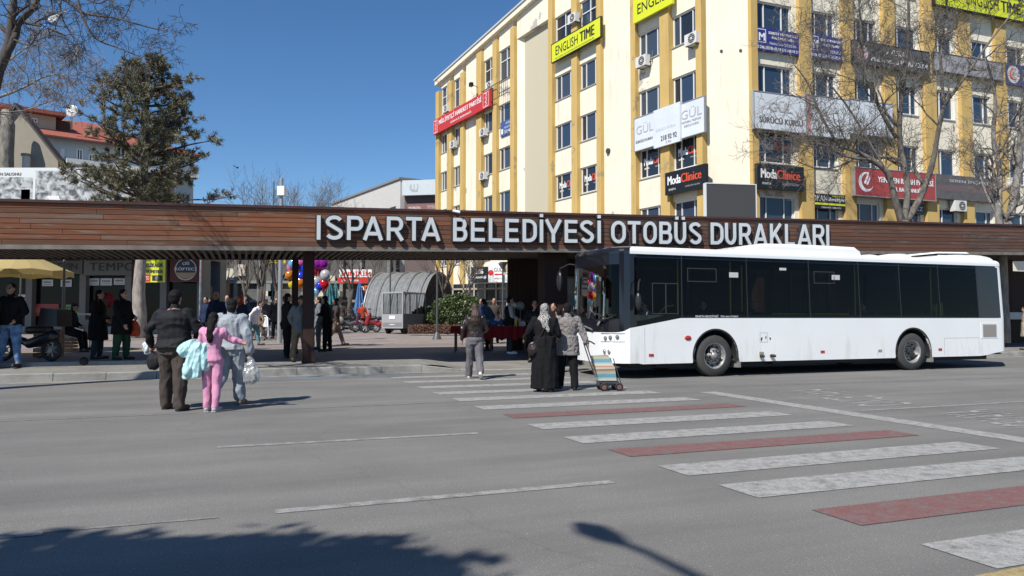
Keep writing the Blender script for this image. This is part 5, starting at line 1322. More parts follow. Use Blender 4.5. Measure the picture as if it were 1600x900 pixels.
r_, put = sign(FH, 240, 266, 266, 274, 266, 274, 1.0, 'pale_red_banner', 'washed out red banner on the balcony behind the pine', 'banner', M('washed_red', (.4, .2, .19), .7), .05); put([('r', .1, .9, .4, .55, 0)], [SW])
# grey stone house behind trees and far row of shops
YF = 68.0
FF_ = FY(300, 640, YF)
far = empty('far_shop_row', FF_.pt(FF_.L / 2, .6), 0, 'distant grey shop building seen between the posts under the canopy', 'building')
K = lambda px, py: FF_.hit(px, py)
mb = MB(); uL, uR = 0, K(615, 400)[0]
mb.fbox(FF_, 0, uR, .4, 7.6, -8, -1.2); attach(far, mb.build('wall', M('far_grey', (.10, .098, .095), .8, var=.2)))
palec = M('far_cream', (.55, .50, .42), .8, var=.1)
mb = MB()
for px0, px1, y0, y1 in ((328, 360, 418, 437), (366, 378, 412, 430), (395, 402, 425, 440), (500, 520, 430, 440)):
    mb.fbox(FF_, K(px0, 400)[0], K(px1, 400)[0], K(0, y1)[1], K(0, y0)[1], -1.2, -.9)
attach(far, mb.build('pale_panel', palec))
for px in (317, 332, 363, 400, 470, 530, 560, 605): mb = MB(); u = K(px, 400)[0]; mb.fbox(FF_, u - .15, u + .15, .4, 7.6, -1.25, -.85); attach(far, mb.build('pilaster', M('far_pilaster', (.2, .2, .19), .8)))
mb = MB()
for y in (440, 470): z = K(0, y)[1]; mb.fbox(FF_, 0, uR, z - .12, z + .12, -1.3, -.8)
attach(far, mb.build('string_course', M('far_pilaster', (.2, .2, .19), .8)))
mb = MB()
for px0, px1 in ((425, 450), (500, 512), (528, 537), (428, 442)): mb.fbox(FF_, K(px0, 0)[0], K(px1, 0)[0], K(0, 463)[1], K(0, 455)[1], -.85, .6)
attach(far, mb.build('shop_sunshade', M('canopy_cream', (.62, .58, .42), .7)))
mb = MB(); mb.fbox(FF_, K(345, 0)[0], K(360, 0)[0], K(0, 460)[1], K(0, 437)[1], -1.2, -.84); mb.fbox(FF_, K(403, 0)[0], K(424, 0)[0], K(0, 490)[1], K(0, 440)[1], -1.2, -.84, 1)
attach(far, mb.build('shop_front', [M('ochre_front', (.30, .2, .1), .7), M('blue_grey_front', (.16, .18, .2), .6)]))
def far_sign(c, col, txt, tc_, name, lab, d=.3, bold=.03):
    r_, put = sign(FF_, *c, d, name, lab, 'sign', col, .15); put([('t', t_, *bx, 0, {'bold': bold}) for t_, bx in txt], [tc_])
far_sign((530, 581, 421, 433, 421, 433), SW, [('İNDİRİM', (.05, .95, .15, .9))], M('txt_red', (.5, .02, .03), .5), 'discount_sign', 'white discount sign with red letters in the distance')
far_sign((528, 584, 434, 442, 434, 442), sred, [('ŞOK FİYATLAR', (.1, .6, .2, .75))], SW, 'red_shop_sign', 'red strip sign just below the white discount sign')
far_sign((563, 590, 444, 458, 444, 458), sblk, [('n', (.03, .2, .35, .75)), ('ta', (.5, .95, .35, .85))], SW, 'black_shop_sign', 'black shop sign with white and orange letters in the distance')
mb = MB(); 
r_, put = sign(FF_, 569.5, 577, 446, 455, 446, 455, .32, 'orange_letter_sign', 'orange round letter on the black shop sign', 'sign', M('letter_orange', (.7, .13, .02), .5), .02); put([('o', .5, .5, .22, 0)], [sblk])
far_sign((335, 352, 409, 416, 409, 416), M('green_far', (.12, .25, .1), .6), [('MARKET', (.1, .9, .3, .8))], SW, 'green_shop_sign', 'small green sign below the pale house front in the distance')
far_sign((421, 446, 404, 411, 404, 411), M('yellow_far', (.6, .5, .05), .6), [('PASTANE', (.1, .9, .2, .8))], sbk, 'yellow_shop_sign', 'yellow sign between the lamp pole and the balloons')
# grey building with a raking side wall right of the poles
GA, GB, GC = Vector((-10.6, 70, 0)), Vector((-21.0, 86, 0)), Vector((-2.0, 68.5, 0))
g1 = Frame(GB, GA); g2 = Frame(GA, GC)
gb = empty('grey_hall', GA, 0, 'grey building with a long raking side wall beside the cream block', 'building')
_, zt1 = g2.hit(629, 280); _, zt2 = g2.hit(629, 305)
mb = MB(); mb.fbox(g1, 0, g1.L, .5, zt1, -6, 0); attach(gb, mb.build('side_wall', M('hall_grey', (.50, .48, .45), .85, var=.05)))
mb = MB(); mb.fbox(g1, -.2, g1.L + .1, zt1 + .002, zt1 + .2, -6, .15); attach(gb, mb.build('coping', M('hall_coping', (.2, .19, .18), .8)))
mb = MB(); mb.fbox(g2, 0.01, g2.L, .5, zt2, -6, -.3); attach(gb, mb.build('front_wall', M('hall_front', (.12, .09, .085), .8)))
mb = MB()
for k in range(5): mb.fbox(g1, g1.L - 10 + k * 1.9, g1.L - 8.6 + k * 1.9, zt2 - 2.4, zt2 - .9, .002, .03)
attach(gb, mb.build('window_strip', panes[1]))
r_, put = sign(g2, 628.5, 690, 280, 304, 282, 305, .3, 'weathered_sign', 'large washed out white sign on the grey building', 'sign', M('washed_white', (.50, .55, .58), .6, var=.05), .5)
put([('c', .3, .5, .3, 0, 90), ('t', 'U J', .22, .4, .2, .75, 0)], [M('ghost_grey', (.36, .38, .4), .6)])
r_, put = sign(g2, 636, 690, 318, 330, 319, 331, .1, 'pale_red_sign', 'faded dark red sign with pale letters just above the canopy', 'sign', M('dull_red_sign', (.2, .09, .085), .6), .1)
put([('t', 'MONDİAL', .05, .4, .35, .8, 0, {'bold': .02}), ('t', 'MYRA', .6, .85, .35, .8, 0)], [M('pale_letters', (.5, .42, .42), .6)])
# pale building far behind on the left under the canopy and hillside of roofs
for (a, b, Y, h, col, lab) in ((318, 372, 80, 9.2, (.5, .47, .42), 'pale distant house with tall window strips seen under the canopy'), (372, 470, 84, 6.0, (.16, .12, .11), 'brown distant house behind the bare plaza trees'), (560, 700, 92, 8.2, (.2, .12, .09), 'reddish brown distant house behind the metal vault')):
    Fq = FY(a, b, Y); root = empty('distant_house', Fq.pt(Fq.L / 2, .6), 0, lab, 'building', 'distant houses')
    mb = MB(); mb.fbox(Fq, 0, Fq.L, .4, h, -8, 0); attach(root, mb.build('wall', M('dist_%d' % a, col, .85, var=.15)))
    mb = MB(); mb.hexa([Fq.pt(-.4, h, .4), Fq.pt(Fq.L + .4, h, .4), Fq.pt(Fq.L + .4, h, -8.4), Fq.pt(-.4, h, -8.4), Fq.pt(.5, h + 1.2, -3), Fq.pt(Fq.L - .5, h + 1.2, -3), Fq.pt(Fq.L - .5, h + 1.2, -5), Fq.pt(.5, h + 1.2, -5)]); attach(root, mb.build('roof', tile))
    rc = []; n_ = max(2, int(Fq.L / 1.6))
    for k in range(n_):
        for z in ((4.2, 6.2) if h > 7 else (3.6,)): rc.append((k * Fq.L / n_ + .5, k * Fq.L / n_ + 1.4, z, z + 1.5))
    house_windows(Fq, root, rc)
# ------------------------------------------------------------- trees
def grow(mbs, rnd, p, d, L, r, depth, spread=0.6, grav=0.0, up=0.15, wob=0.18, nch=(3, 5), ratio=0.62, minr=0.004, sides=(7, 5, 4, 3, 3)):
    """one limb as a bent tapering tube with side shoots"""
    mb = mbs[0] if depth >= len(sides) - 2 else mbs[1]
    lv = max(0, len(sides) - 1 - depth)
    n = 5 if depth > 0 else 3
    pts = [p.copy()]; rr = [r]; q = p.copy(); v = d.normalized()
    for i in range(n):
        v = (v + Vector((rnd.gauss(0, wob), rnd.gauss(0, wob), rnd.gauss(0, wob) + (up if depth > 1 else up * .5) - grav))).normalized()
        q = q + v * L / n; pts.append(q.copy()); rr.append(max(minr, r * (1 - 0.62 * (i + 1) / n)))
    mb.tube(pts, rr, sides[min(lv, len(sides) - 1)], cap=False)
    if depth <= 0: return
    k = rnd.randint(*nch)
    for c in range(k):
        t = rnd.uniform(0.25, 1.0) if c else 1.0
        i = min(n - 1, int(t * n)); f = t * n - i; b = pts[i].lerp(pts[i + 1], min(1, f)); rb = lerp(rr[i], rr[i + 1], min(1, f))
        ax = (pts[i + 1] - pts[i]).normalized()
        o = ax.orthogonal().normalized(); o.rotate(Matrix.Rotation(rnd.uniform(0, 6.28), 3, ax))
        nd = (ax * (1 - spread * rnd.uniform(.5, 1)) + o * spread * rnd.uniform(.7, 1.2)).normalized()
        grow(mbs, rnd, b, nd, L * ratio * rnd.uniform(.75, 1.2), max(minr, rb * rnd.uniform(.55, .8)), depth - 1, spread, grav, up, wob, nch, ratio, minr, sides)
LF = 1.0
def bark(name, a, b): return M(name, a, .9, col2=b, var=.15, scale=6, stretch=(1, 1, .35), bump=.7, bscale=18)
def limb(mbs, rnd, pts, r0, r1, shoots, L, depth, **kw):
    pts = [Vector(p) for p in pts]
    # smooth the guide a little
    P = []
    for i in range(len(pts) - 1):
        for k in range(4):
            t = k / 4; p0 = pts[max(i - 1, 0)]; p1, p2 = pts[i], pts[i + 1]; p3 = pts[min(i + 2, len(pts) - 1)]
            P.append(0.5 * ((2 * p1) + (-p0 + p2) * t + (2 * p0 - 5 * p1 + 4 * p2 - p3) * t * t + (-p0 + 3 * p1 - 3 * p2 + p3) * t ** 3))
    P.append(pts[-1]); n = len(P); r0 *= LF; r1 *= LF
    rr = [lerp(r0, r1, i / (n - 1)) * rnd.uniform(.92, 1.08) for i in range(n)]
    mbs[0].tube(P, rr, 9 if r0 > .06 else 6)
    for c in range(shoots):
        t = rnd.uniform(.25, 1) if c else 1.0; i = min(n - 2, int(t * (n - 1))); ax = (P[i + 1] - P[i]).normalized()
        o = ax.orthogonal().normalized(); o.rotate(Matrix.Rotation(rnd.uniform(0, 6.28), 3, ax))
        grow(mbs, rnd, P[i].lerp(P[i + 1], t * (n - 1) - i), (ax * .55 + o * rnd.uniform(.5, .9)), L * rnd.uniform(.7, 1.2), rr[i] * rnd.uniform(.4, .65), depth, **kw)
def finish_tree(root, mbs, mat, mat2=None):
    attach(root, mbs[0].build('trunk', mat, smooth=True)); attach(root, mbs[1].build('crown', mat2 or mat))
brown = bark('bark_grey_brown', (.075, .065, .055), (.17, .15, .13)); darkb = bark('bark_dark', (.05, .042, .037), (.09, .075, .065)); paleb = bark('bark_pale', (.15, .135, .12), (.27, .25, .225))
LF = .78
# big forked plane tree in front of the right facade
YT = 29.5
def A(px, py, dy=0): return at(px, py, YT + dy)
root = empty('bare_tree', (at(1405, 450, YT).x, YT, gz(at(1405, 450, YT).x, YT)), 0, 'large forked bare tree in front of the red party sign', 'tree', 'bare trees behind the canopy')
rnd = random.Random(3); mbs = [MB(), MB()]; kw = dict(spread=.62, up=.10, wob=.2, nch=(3, 5), ratio=.62, minr=.006, sides=(7, 5, 4, 3, 3))
base = Vector((at(1405, 450, YT).x, YT, .4))
limb(mbs, rnd, [base, A(1408, 400), A(1412, 345)], .34, .29, 0, 1, 1)
limb(mbs, rnd, [A(1410, 350), A(1398, 310, -.2), A(1385, 268, -.4), A(1345, 240, -.6), A(1310, 228, -.8)], .19, .08, 7, 2.2, 4, **kw)
limb(mbs, rnd, [A(1412, 350), A(1418, 290, .2), A(1405, 210, .3), A(1412, 130, .2), A(1420, 60), A(1418, -30)], .18, .05, 13, 1.9, 4, **kw)
limb(mbs, rnd, [A(1418, 345), A(1442, 300, .3), A(1458, 250, .2), A(1466, 205), A(1475, 165, -.2)], .17, .10, 4, 1.7, 3, **kw)
limb(mbs, rnd, [A(1475, 165, -.2), A(1515, 110, -.4), A(1550, 60, -.5), A(1595, 5, -.6)], .09, .03, 12, 1.7, 4, **kw)
limb(mbs, rnd, [A(1475, 165, -.2), A(1470, 90), A(1480, 0, .2), A(1485, -50)], .08, .03, 10, 1.6, 4, **kw)
limb(mbs, rnd, [A(1400, 215, .3), A(1375, 170), A(1352, 110, -.3), A(1345, 40, -.3), A(1340, -30)], .11, .035, 12, 1.8, 4, **kw)
limb(mbs, rnd, [A(1310, 228, -.8), A(1280, 175, -1), A(1262, 130, -1.1), A(1240, 100, -1.3)], .08, .02, 8, 1.4, 3, **kw)
limb(mbs, rnd, [A(1345, 240, -.6), A(1310, 260, -.9), A(1270, 262, -1.1), A(1225, 240, -1.2)], .06, .015, 9, 1.2, 3, **kw)
limb(mbs, rnd, [A(1385, 268, -.4), A(1330, 175, -.6), A(1290, 120, -.9), A(1270, 60, -1)], .06, .02, 7, 1.3, 3, **kw)
finish_tree(root, mbs, brown)
# second slender pale tree at the right edge
YT = 28.5
root = empty('bare_tree', (at(1572, 450, YT).x, YT, gz(at(1572, 450, YT).x, YT)), 0, 'slender pale bare tree at the right edge behind the canopy', 'tree', 'bare trees behind the canopy')
rnd = random.Random(8); mbs = [MB(), MB()]; base = Vector((at(1568, 450, YT).x, YT, .4))
limb(mbs, rnd, [base, A(1566, 400), A(1578, 340), A(1590, 270), A(1597, 190), A(1612, 100), A(1600, 20)], .26, .07, 12, 1.8, 3, **kw)
limb(mbs, rnd, [A(1566, 390), A(1560, 330), A(1562, 270, .4), A(1552, 215, .5), A(1555, 150, .5), A(1540, 90)], .18, .05, 11, 1.6, 3, **kw)
limb(mbs, rnd, [A(1560, 340), A(1540, 300, .3), A(1530, 270, .4), A(1520, 225)], .08, .03, 6, 1.2, 3, **kw)
finish_tree(root, mbs, paleb, brown)
LF = .9
# street tree at the far left, its limbs reaching into the sky
YT = 13.2
root = empty('bare_tree', (at(-75, 500, YT + .4).x, YT + .4, 0), 0, 'dark bare tree whose limbs hang into the sky at the upper left', 'tree')
rnd = random.Random(21); mbs = [MB(), MB()]; kw2 = dict(spread=.55, up=.0, grav=.05, wob=.2, nch=(3, 4), ratio=.6, minr=.0035, sides=(7, 5, 4, 3, 3))
base = Vector((at(-75, 500, YT + .4).x, YT + .4, 0)); 
limb(mbs, rnd, [base, A(-75, 420, .4), A(-50, 280, .3), A(-22, 170, .1), A(-3, 110)], .24, .12, 0, 1, 1)
limb(mbs, rnd, [A(-3, 112), A(12, 75), A(18, 30), A(22, -20), A(15, -80)], .10, .05, 6, .8, 3, **kw2)
limb(mbs, rnd, [A(-2, 105), A(22, 62), A(30, 35, .1), A(52, 12, .2), A(62, -25, .3)], .08, .045, 4, .8, 3, **kw2)
limb(mbs, rnd, [A(62, -25, .3), A(100, -5, .2), A(130, 20, 0), A(180, 28), A(230, 42), A(262, 49)], .035, .008, 10, .55, 3, **kw2)
limb(mbs, rnd, [A(62, -25, .3), A(110, -30, .1), A(128, 25, -.1), A(150, 60, -.1), A(185, 75), A(222, 90)], .035, .008, 9, .5, 3, **kw2)
limb(mbs, rnd, [A(110, -30, .1), A(95, 0), A(98, 30, -.1), A(115, 60), A(134, 95)], .022, .006, 8, .42, 2, **kw2)
limb(mbs, rnd, [A(100, -20, .2), A(150, 5, .2), A(175, 0), A(205, 35)], .02, .006, 8, .45, 2, **kw2)
limb(mbs, rnd, [A(60, -30, .3), A(80, 0, .3), A(78, 30), A(60, 50, -.1)], .02, .006, 6, .4, 2, **kw2)
limb(mbs, rnd, [A(18, 60), A(45, 70, -.2), A(58, 55, -.3), A(80, 30, -.3)], .025, .006, 6, .4, 2, **kw2)
finish_tree(root, mbs, darkb)
root = empty('caught_plastic_bag', A(80, 38, -.05), 0, 'torn blue and white plastic bag caught on a twig at the upper left', 'plastic bag')
mb = MB(); rnd = random.Random(2)
c0, c1 = A(98, 18, -.1), A(68, 44, -.1); n_ = 9; rows = []
for i in range(n_):
    c = c0.lerp(c1, i / (n_ - 1)); w = .035 + .045 * math.sin(3.1 * i / n_); rows.append([c + Vector((w * math.cos(k * 1.05) + rnd.gauss(0, .012), .05 * math.sin(k * 1.05), w * math.sin(k * 1.05) * .8 + rnd.gauss(0, .012))) for k in range(6)])
mb.add([p for r_ in rows for p in r_], [(i * 6 + k, i * 6 + (k + 1) % 6, (i + 1) * 6 + (k + 1) % 6, (i + 1) * 6 + k) for i in range(n_ - 1) for k in range(6)])
mb.m = [1 if (j // 6) < 4 else 0 for j in range(len(mb.f))]
attach(root, mb.build('film', [M('bag_blue', (.03, .16, .42), .4), M('bag_white', (.5, .5, .5), .4)]))
# paler bare tree further left and a lopped trunk
YT = 24.0
root = empty('bare_tree', (at(-90, 500, YT).x, YT, .4), 0, 'pale twiggy bare tree behind the beige gable at the left edge', 'tree', 'bare trees behind the canopy')
rnd = random.Random(5); mbs = [MB(), MB()]; base = Vector((at(-90, 500, YT).x, YT, .4)); kw3 = dict(kw); kw3.update(up=.05, minr=.006)
limb(mbs, rnd, [base, A(-85, 380), A(-70, 260), A(-55, 190)], .2, .14, 0, 1, 1)
limb(mbs, rnd, [A(-55, 190), A(-20, 160), A(30, 140), A(75, 118), A(112, 118)], .07, .012, 13, 1.0, 3, **kw3)
limb(mbs, rnd, [A(-55, 190), A(-25, 130), A(20, 90), A(60, 62)], .07, .012, 13, 1.0, 3, **kw3)
limb(mbs, rnd, [A(-60, 200), A(-20, 178), A(40, 172), A(95, 150)], .05, .012, 10, .9, 3, **kw3)
finish_tree(root, mbs, paleb, M('twig_pale', (.22, .19, .165), .9))
YT = 40.2
root = empty('lopped_tree', A(9, 520).xy.to_3d() + Vector((0, 0, .45)), 0, 'thick lopped trunk with rough grey bark at the left edge', 'tree')
mb = MB(); pts = [A(9, 540), A(8, 400), A(10, 300), A(10, 240), A(12, 195), A(9, 172)]; mb.tube(pts, [.40, .38, .36, .37, .34, .22], 12)
rnd = random.Random(6); mb.v = [(x + rnd.gauss(0, .012), y + rnd.gauss(0, .012), z) for x, y, z in mb.v]
attach(root, mb.build('trunk', bark('bark_rough', (.10, .095, .08), (.22, .20, .17)), smooth=True))
# plaza trees seen under the canopy and tops above it
def plaza_tree(px, Y, h, seed, lab, mat=brown, r=.14, fork=.38, dp=4, L=None, top=None, sp=.5):
    x = at(px, 450, Y).x; z = gz(x, Y); root = empty('bare_tree', (x, Y, z), 0, lab, 'tree', 'bare trees on the plaza')
    rnd = random.Random(seed); mbs = [MB(), MB()]; b = Vector((x, Y, z - .05)); f = b + Vector((rnd.gauss(0, .15), rnd.gauss(0, .1), h * fork))
    mbs[0].tube([b, b.lerp(f, .5) + Vector((rnd.gauss(0, .06), 0, 0)), f], [r * 1.15, r, r * .85], 8)
    for k in range(4):
        a = k * 1.6 + rnd.uniform(-.4, .4); grow(mbs, rnd, f - Vector((0, 0, .2 * k * .5)), Vector((math.cos(a) * sp, math.sin(a) * sp, 1)), h * .32, r * .6, dp, spread=.5, up=.22, wob=.14, nch=(3, 4), ratio=.66, minr=.007)
    finish_tree(root, mbs, mat)
for a in ((402, 44, 7.0, 1, 'bare plaza tree seen above the red hooded person', darkb, .16), (388, 50, 6.5, 12, 'thin bare plaza tree beside the pale panel', brown, .12), (432, 47, 7.0, 3, 'bare tree leaning beside the grey lamp pole', darkb, .15), (545, 52, 7.4, 14, 'bare tree in front of the discount sign', darkb, .15), (508, 56, 7.2, 15, 'bare tree behind the balloons', brown, .13), (582, 58, 7.4, 16, 'bare tree left of the metal vault', brown, .13),
          (700, 46, 6.6, 17, 'bare tree behind the bush beside the cream block', darkb, .12), (345, 60, 7.0, 18, 'far bare tree above the bald man', brown, .12), (735, 40, 5.0, 27, 'small bare tree behind the market stall', brown, .08)):
    plaza_tree(*a)
for px, ytop, seed, lab, Y in ((412, 283, 31, 'fine bare treetop left of the two poles above the canopy', 52), (455, 300, 32, 'low bare treetop right of the two poles above the canopy', 58), (497, 296, 33, 'broad bare treetop left of the grey hall', 60), (515, 300, 36, 'bare treetop touching the raking grey wall', 62)):
    h = at(px, ytop, Y).z - .6; plaza_tree(px, Y, h * .93, seed, lab, brown, .14, .42, 4, sp=.30)

# the pine: trunk, whorls of limbs, tufts of needles
YT = 30.5
px0 = 216; bx = at(px0, 500, YT).x; zb = gz(bx, YT)
pine = empty('pine_tree', (bx, YT, zb), 0, 'tall shaggy pine with brown cones and dark needle tufts behind the canopy at the left', 'tree')
rnd = random.Random(9); ztp = at(232, 92, YT).z
def tx(z): return lerp(bx, at(232, 100, YT).x, (z - zb) / (ztp - zb))
mb = MB(); n_ = 12
mb.tube([Vector((tx(lerp(zb - .1, ztp, i / n_)) + (.05 * math.sin(i * 2)), YT, lerp(zb - .1, ztp, i / n_))) for i in range(n_ + 1)], [lerp(.31, .03, (i / n_) ** .8) for i in range(n_ + 1)], 10)
attach(pine, mb.build('trunk', bark('pine_bark', (.17, .145, .125), (.33, .29, .26)), smooth=True))
mbl = MB(); tufts = []
def prof(z):   # half width of the crown seen at height z, from the photograph: narrow ragged top, broad below
    f = (z - at(0, 315, YT).z) / (ztp - at(0, 315, YT).z)
    if f < 0: return 3.2 * max(0, 1 + f * 2.0)
    pr_ = [(0, 3.0), (.2, 2.85), (.4, 2.7), (.6, 2.6), (.73, 2.05), (.86, 1.0), (1, .2)]
    for (a, wa), (b, wb) in zip(pr_[:-1], pr_[1:]):
        if a <= f <= b: return lerp(wa, wb, (f - a) / (b - a))
    return .1
z = at(0, 330, YT).z
while z < ztp:
    w = prof(z) * rnd.uniform(.72, 1.12); nb = 6 if w > 1 else 4
    for k in range(nb):
        a = rnd.uniform(0, 6.28); L = w * rnd.uniform(.55, 1.12)
        d = Vector((math.cos(a), math.sin(a), rnd.uniform(-.05, .35)))
        if w < 1.2: d.z += .4
        p = Vector((tx(z), YT, z)); pts = [p]; v = d.normalized(); ns = 5
        for i in range(ns):
            v = (v + Vector((rnd.gauss(0, .13), rnd.gauss(0, .13), rnd.gauss(.03, .1)))).normalized(); p = p + v * L / ns; pts.append(p.copy())
        r0 = .018 + .02 * L
        mbl.tube(pts, [lerp(r0, .012, i / ns) for i in range(ns + 1)], 5, cap=False)
        for i in range(1, ns + 1):
            for q in range(3 if i > 2 else 1):
                o = Vector((rnd.gauss(0, 1), rnd.gauss(0, 1), rnd.gauss(.25, .6))).normalized(); ll = rnd.uniform(.25, .65) * (.5 + .5 * min(1, w / 2))
                s0 = pts[i - 1].lerp(pts[i], rnd.random()); e = s0 + (o + v * .6).normalized() * ll
                mbl.tube([s0, s0.lerp(e, .5) + Vector((0, 0, .03)), e], [.012, .009, .006], 3, cap=False)
                for m in range(3 if i > 2 else (1 if i == 2 else 0)): tufts.append((s0.lerp(e, rnd.uniform(.5, 1.05)), (e - s0).normalized()))
        tufts.append((pts[-1], v))
    z += rnd.uniform(.22, .42)
# the wide low limb on the right of the photograph
limb_pts = [at(245, 316, YT), at(290, 312, YT - .3), at(335, 312, YT - .4), at(372, 305, YT - .5)]
mbl.tube(limb_pts, [.05, .04, .025, .01], 5)
for k in range(26): tufts.append((limb_pts[2].lerp(limb_pts[3], rnd.uniform(-.3, 1)) + Vector((rnd.gauss(0, .12), rnd.gauss(0, .12), rnd.gauss(.06, .12))), Vector((0.3, 0, 1))))
lim_o = attach(pine, mbl.build('limb', bark('pine_limb', (.06, .05, .042), (.12, .10, .085))))
V = []; F_ = []; MI = []
for c, d in tufts:
    dry = rnd.random() < .22; nn = rnd.randint(14, 20); sz = rnd.uniform(.13, .21)
    for k in range(nn):
        u = Vector((rnd.gauss(0, 1), rnd.gauss(0, 1), rnd.gauss(0, 1))).normalized(); u = (u + d * .8 + Vector((0, 0, .15))).normalized()
        s_ = u.orthogonal().normalized(); s_.rotate(Matrix.Rotation(rnd.uniform(0, 3.14), 3, u)); w = .014
        a = c + Vector((rnd.gauss(0, .03), rnd.gauss(0, .03), rnd.gauss(0, .03))); e = a + u * sz
        i = len(V); V += [tuple(a - s_ * w), tuple(a + s_ * w), tuple(e + s_ * w * .3), tuple(e - s_ * w * .3)]; F_.append((i, i + 1, i + 2, i + 3)); MI.append(3 if dry and k % 2 else (rnd.randrange(3) if k else 0))
mb = MB(); mb.v = V; mb.f = F_; mb.m = MI
nd = [M('needle_dark', (.072, .078, .042), .7), M('needle_green', (.14, .142, .078), .7), M('needle_olive', (.21, .195, .12), .7), M('needle_dry', (.28, .185, .12), .8)]
attach(pine, mb.build('crown', nd))
# glossy bush behind the cart and the low red hedge
def leafy(name, lab, cat, cx, cy, z0, rx, ry, rz, n, cols, seed, sz=.07, lumpy=.25, box=False):
    rnd = random.Random(seed); root = empty(name, (cx, cy, z0), 0, lab, cat); V = []; F_ = []; MI = []
    st_ = MB()
    for k in range(14):
        a = rnd.uniform(0, 6.28); st_.tube([Vector((cx, cy, z0)), Vector((cx + rx * .7 * math.cos(a) * rnd.random(), cy + ry * .7 * math.sin(a), z0 + rz * rnd.uniform(.8, 1.6)))], [.03, .008], 4)
    attach(root, st_.build('stem', darkb))
    for k in range(n):
        u = Vector((rnd.gauss(0, 1), rnd.gauss(0, 1), rnd.gauss(0, 1))).normalized(); rr = rnd.uniform(.55, 1.0) ** .5
        if box: p = Vector((cx + rnd.uniform(-rx, rx), cy + rnd.uniform(-ry, ry), z0 + abs(rnd.uniform(0, 2 * rz)) * (1 + .15 * noise.noise((k * .01, 0, 0)))))
        else:
            bmp = 1 + lumpy * noise.noise((u.x * 2.2 + seed, u.y * 2.2, u.z * 2.2)); p = Vector((cx + u.x * rx * rr * bmp, cy + u.y * ry * rr * bmp, z0 + rz + u.z * rz * rr * bmp))
        p.z = max(p.z, z0 + .02)
        t = Vector((rnd.gauss(0, 1), rnd.gauss(0, 1), rnd.gauss(.3, 1))).normalized(); s_ = t.orthogonal().normalized(); q = t.cross(s_)
        i = len(V); V += [tuple(p - s_ * sz * .5), tuple(p + q * sz * .35), tuple(p + s_ * sz * .6), tuple(p - q * sz * .35)]; F_.append((i, i + 1, i + 2, i + 3)); MI.append(rnd.randrange(len(cols)))
    mb = MB(); mb.v, mb.f, mb.m = V, F_, MI; attach(root, mb.build('foliage', cols)); return root
g1m = [M('leaf_dark', (.025, .04, .012), .5), M('leaf_mid', (.05, .075, .02), .45), M('leaf_light', (.10, .13, .04), .45)]
c = at(715, 480, 37.5); leafy('evergreen_bush', 'big glossy evergreen bush behind the grey cart', 'bush', c.x, c.y, .62, 1.45, 1.2, .98, 9000, g1m, 3, .12)
c = at(665, 490, 39); leafy('evergreen_bush', 'smaller evergreen bush between the grey cart and the lamp post', 'bush', c.x, c.y, .62, .8, .8, .66, 4500, g1m, 4, .11)
c = at(690, 505, 35.0); leafy('low_red_hedge', 'low clipped reddish hedge at the foot of the green bush', 'hedge', c.x + .3, c.y, .6, 1.9, .35, .22, 6000, [M('leaf_red', (.14, .05, .035), .6), M('leaf_rust', (.20, .09, .06), .6), M('leaf_dk', (.06, .045, .02), .6)], 5, .06, box=True)
# leafy tree behind the camera: only its shadow reaches the road in view
root = empty('roadside_tree', (-6.2, -3.4, 0), 0, 'leafy roadside tree standing behind the photographer', 'tree')
mb = MB(); mb.tube([(-6.2, -3.4, 0), (-6.1, -3.3, 3), (-6.0, -3.2, 6)], [.2, .16, .1], 8); attach(root, mb.build('trunk', brown))
V = []; F_ = []; rnd = random.Random(17)
clump = []
for k in range(100):
    u = Vector((rnd.gauss(0, 1), rnd.gauss(0, 1), rnd.gauss(0, 1))).normalized(); clump.append((Vector((-5.75 + u.x * 2.1, -2.9 + u.y * 1.9, 6.1 + u.z * 1.5)), rnd.uniform(.5, .85)))
for k in range(36000):
    c, r_ = clump[rnd.randrange(100)]; u = Vector((rnd.gauss(0, 1), rnd.gauss(0, 1), rnd.gauss(0, 1))).normalized(); p = c + u * r_ * rnd.random() ** .4
    t = Vector((rnd.gauss(0, 1), rnd.gauss(0, 1), rnd.gauss(0, 1))).normalized(); s_ = t.orthogonal().normalized() * .11; q = t.cross(s_).normalized() * .08
    i = len(V); V += [tuple(p - s_), tuple(p + q), tuple(p + s_), tuple(p - q)]; F_.append((i, i + 1, i + 2, i + 3))
mb = MB(); mb.v, mb.f, mb.m = V, F_, [0] * len(F_); attach(root, mb.build('crown', g1m[1]))
# ------------------------------------------------------------- people
def fuse(mb, vox, it=4, fold=0.0, fscale=9.0, seed=0, fstretch=(1, 1, .45)):
    """closed pieces -> one continuous skin"""
    me = mb.mesh('tmp'); o = bpy.data.objects.new('tmp', me); SC.collection.objects.link(o)
    m = o.modifiers.new('r', 'REMESH'); m.mode = 'VOXEL'; m.voxel_size = vox; m.adaptivity = 0
    if it: s = o.modifiers.new('s', 'SMOOTH'); s.factor = .5; s.iterations = it
    dg = bpy.context.evaluated_depsgraph_get(); me2 = bpy.data.meshes.new_from_object(o.evaluated_get(dg))
    bpy.data.objects.remove(o); bpy.data.meshes.remove(me)
    if fold:
        n = len(me2.vertices); co = np.empty(n * 3, 'f'); me2.vertices.foreach_get('co', co); co = co.reshape(-1, 3)
        no = np.empty(n * 3, 'f'); me2.vertex_normals.foreach_get('vector', no); no = no.reshape(-1, 3)
        dsp = np.array([1 - 2 * abs(noise.noise((p[0] * fscale * fstretch[0] + seed, p[1] * fscale * fstretch[1], p[2] * fscale * fstretch[2]))) + .4 * noise.noise((p[0] * fscale * 2.3 + seed, p[1] * fscale * 2.3, p[2] * fscale * 1.2)) for p in co])
        co += no * (dsp[:, None] - .5) * fold; me2.vertices.foreach_set('co', co.astype('f').ravel())
    me2.polygons.foreach_set('use_smooth', [True] * len(me2.polygons)); me2.update()
    return me2
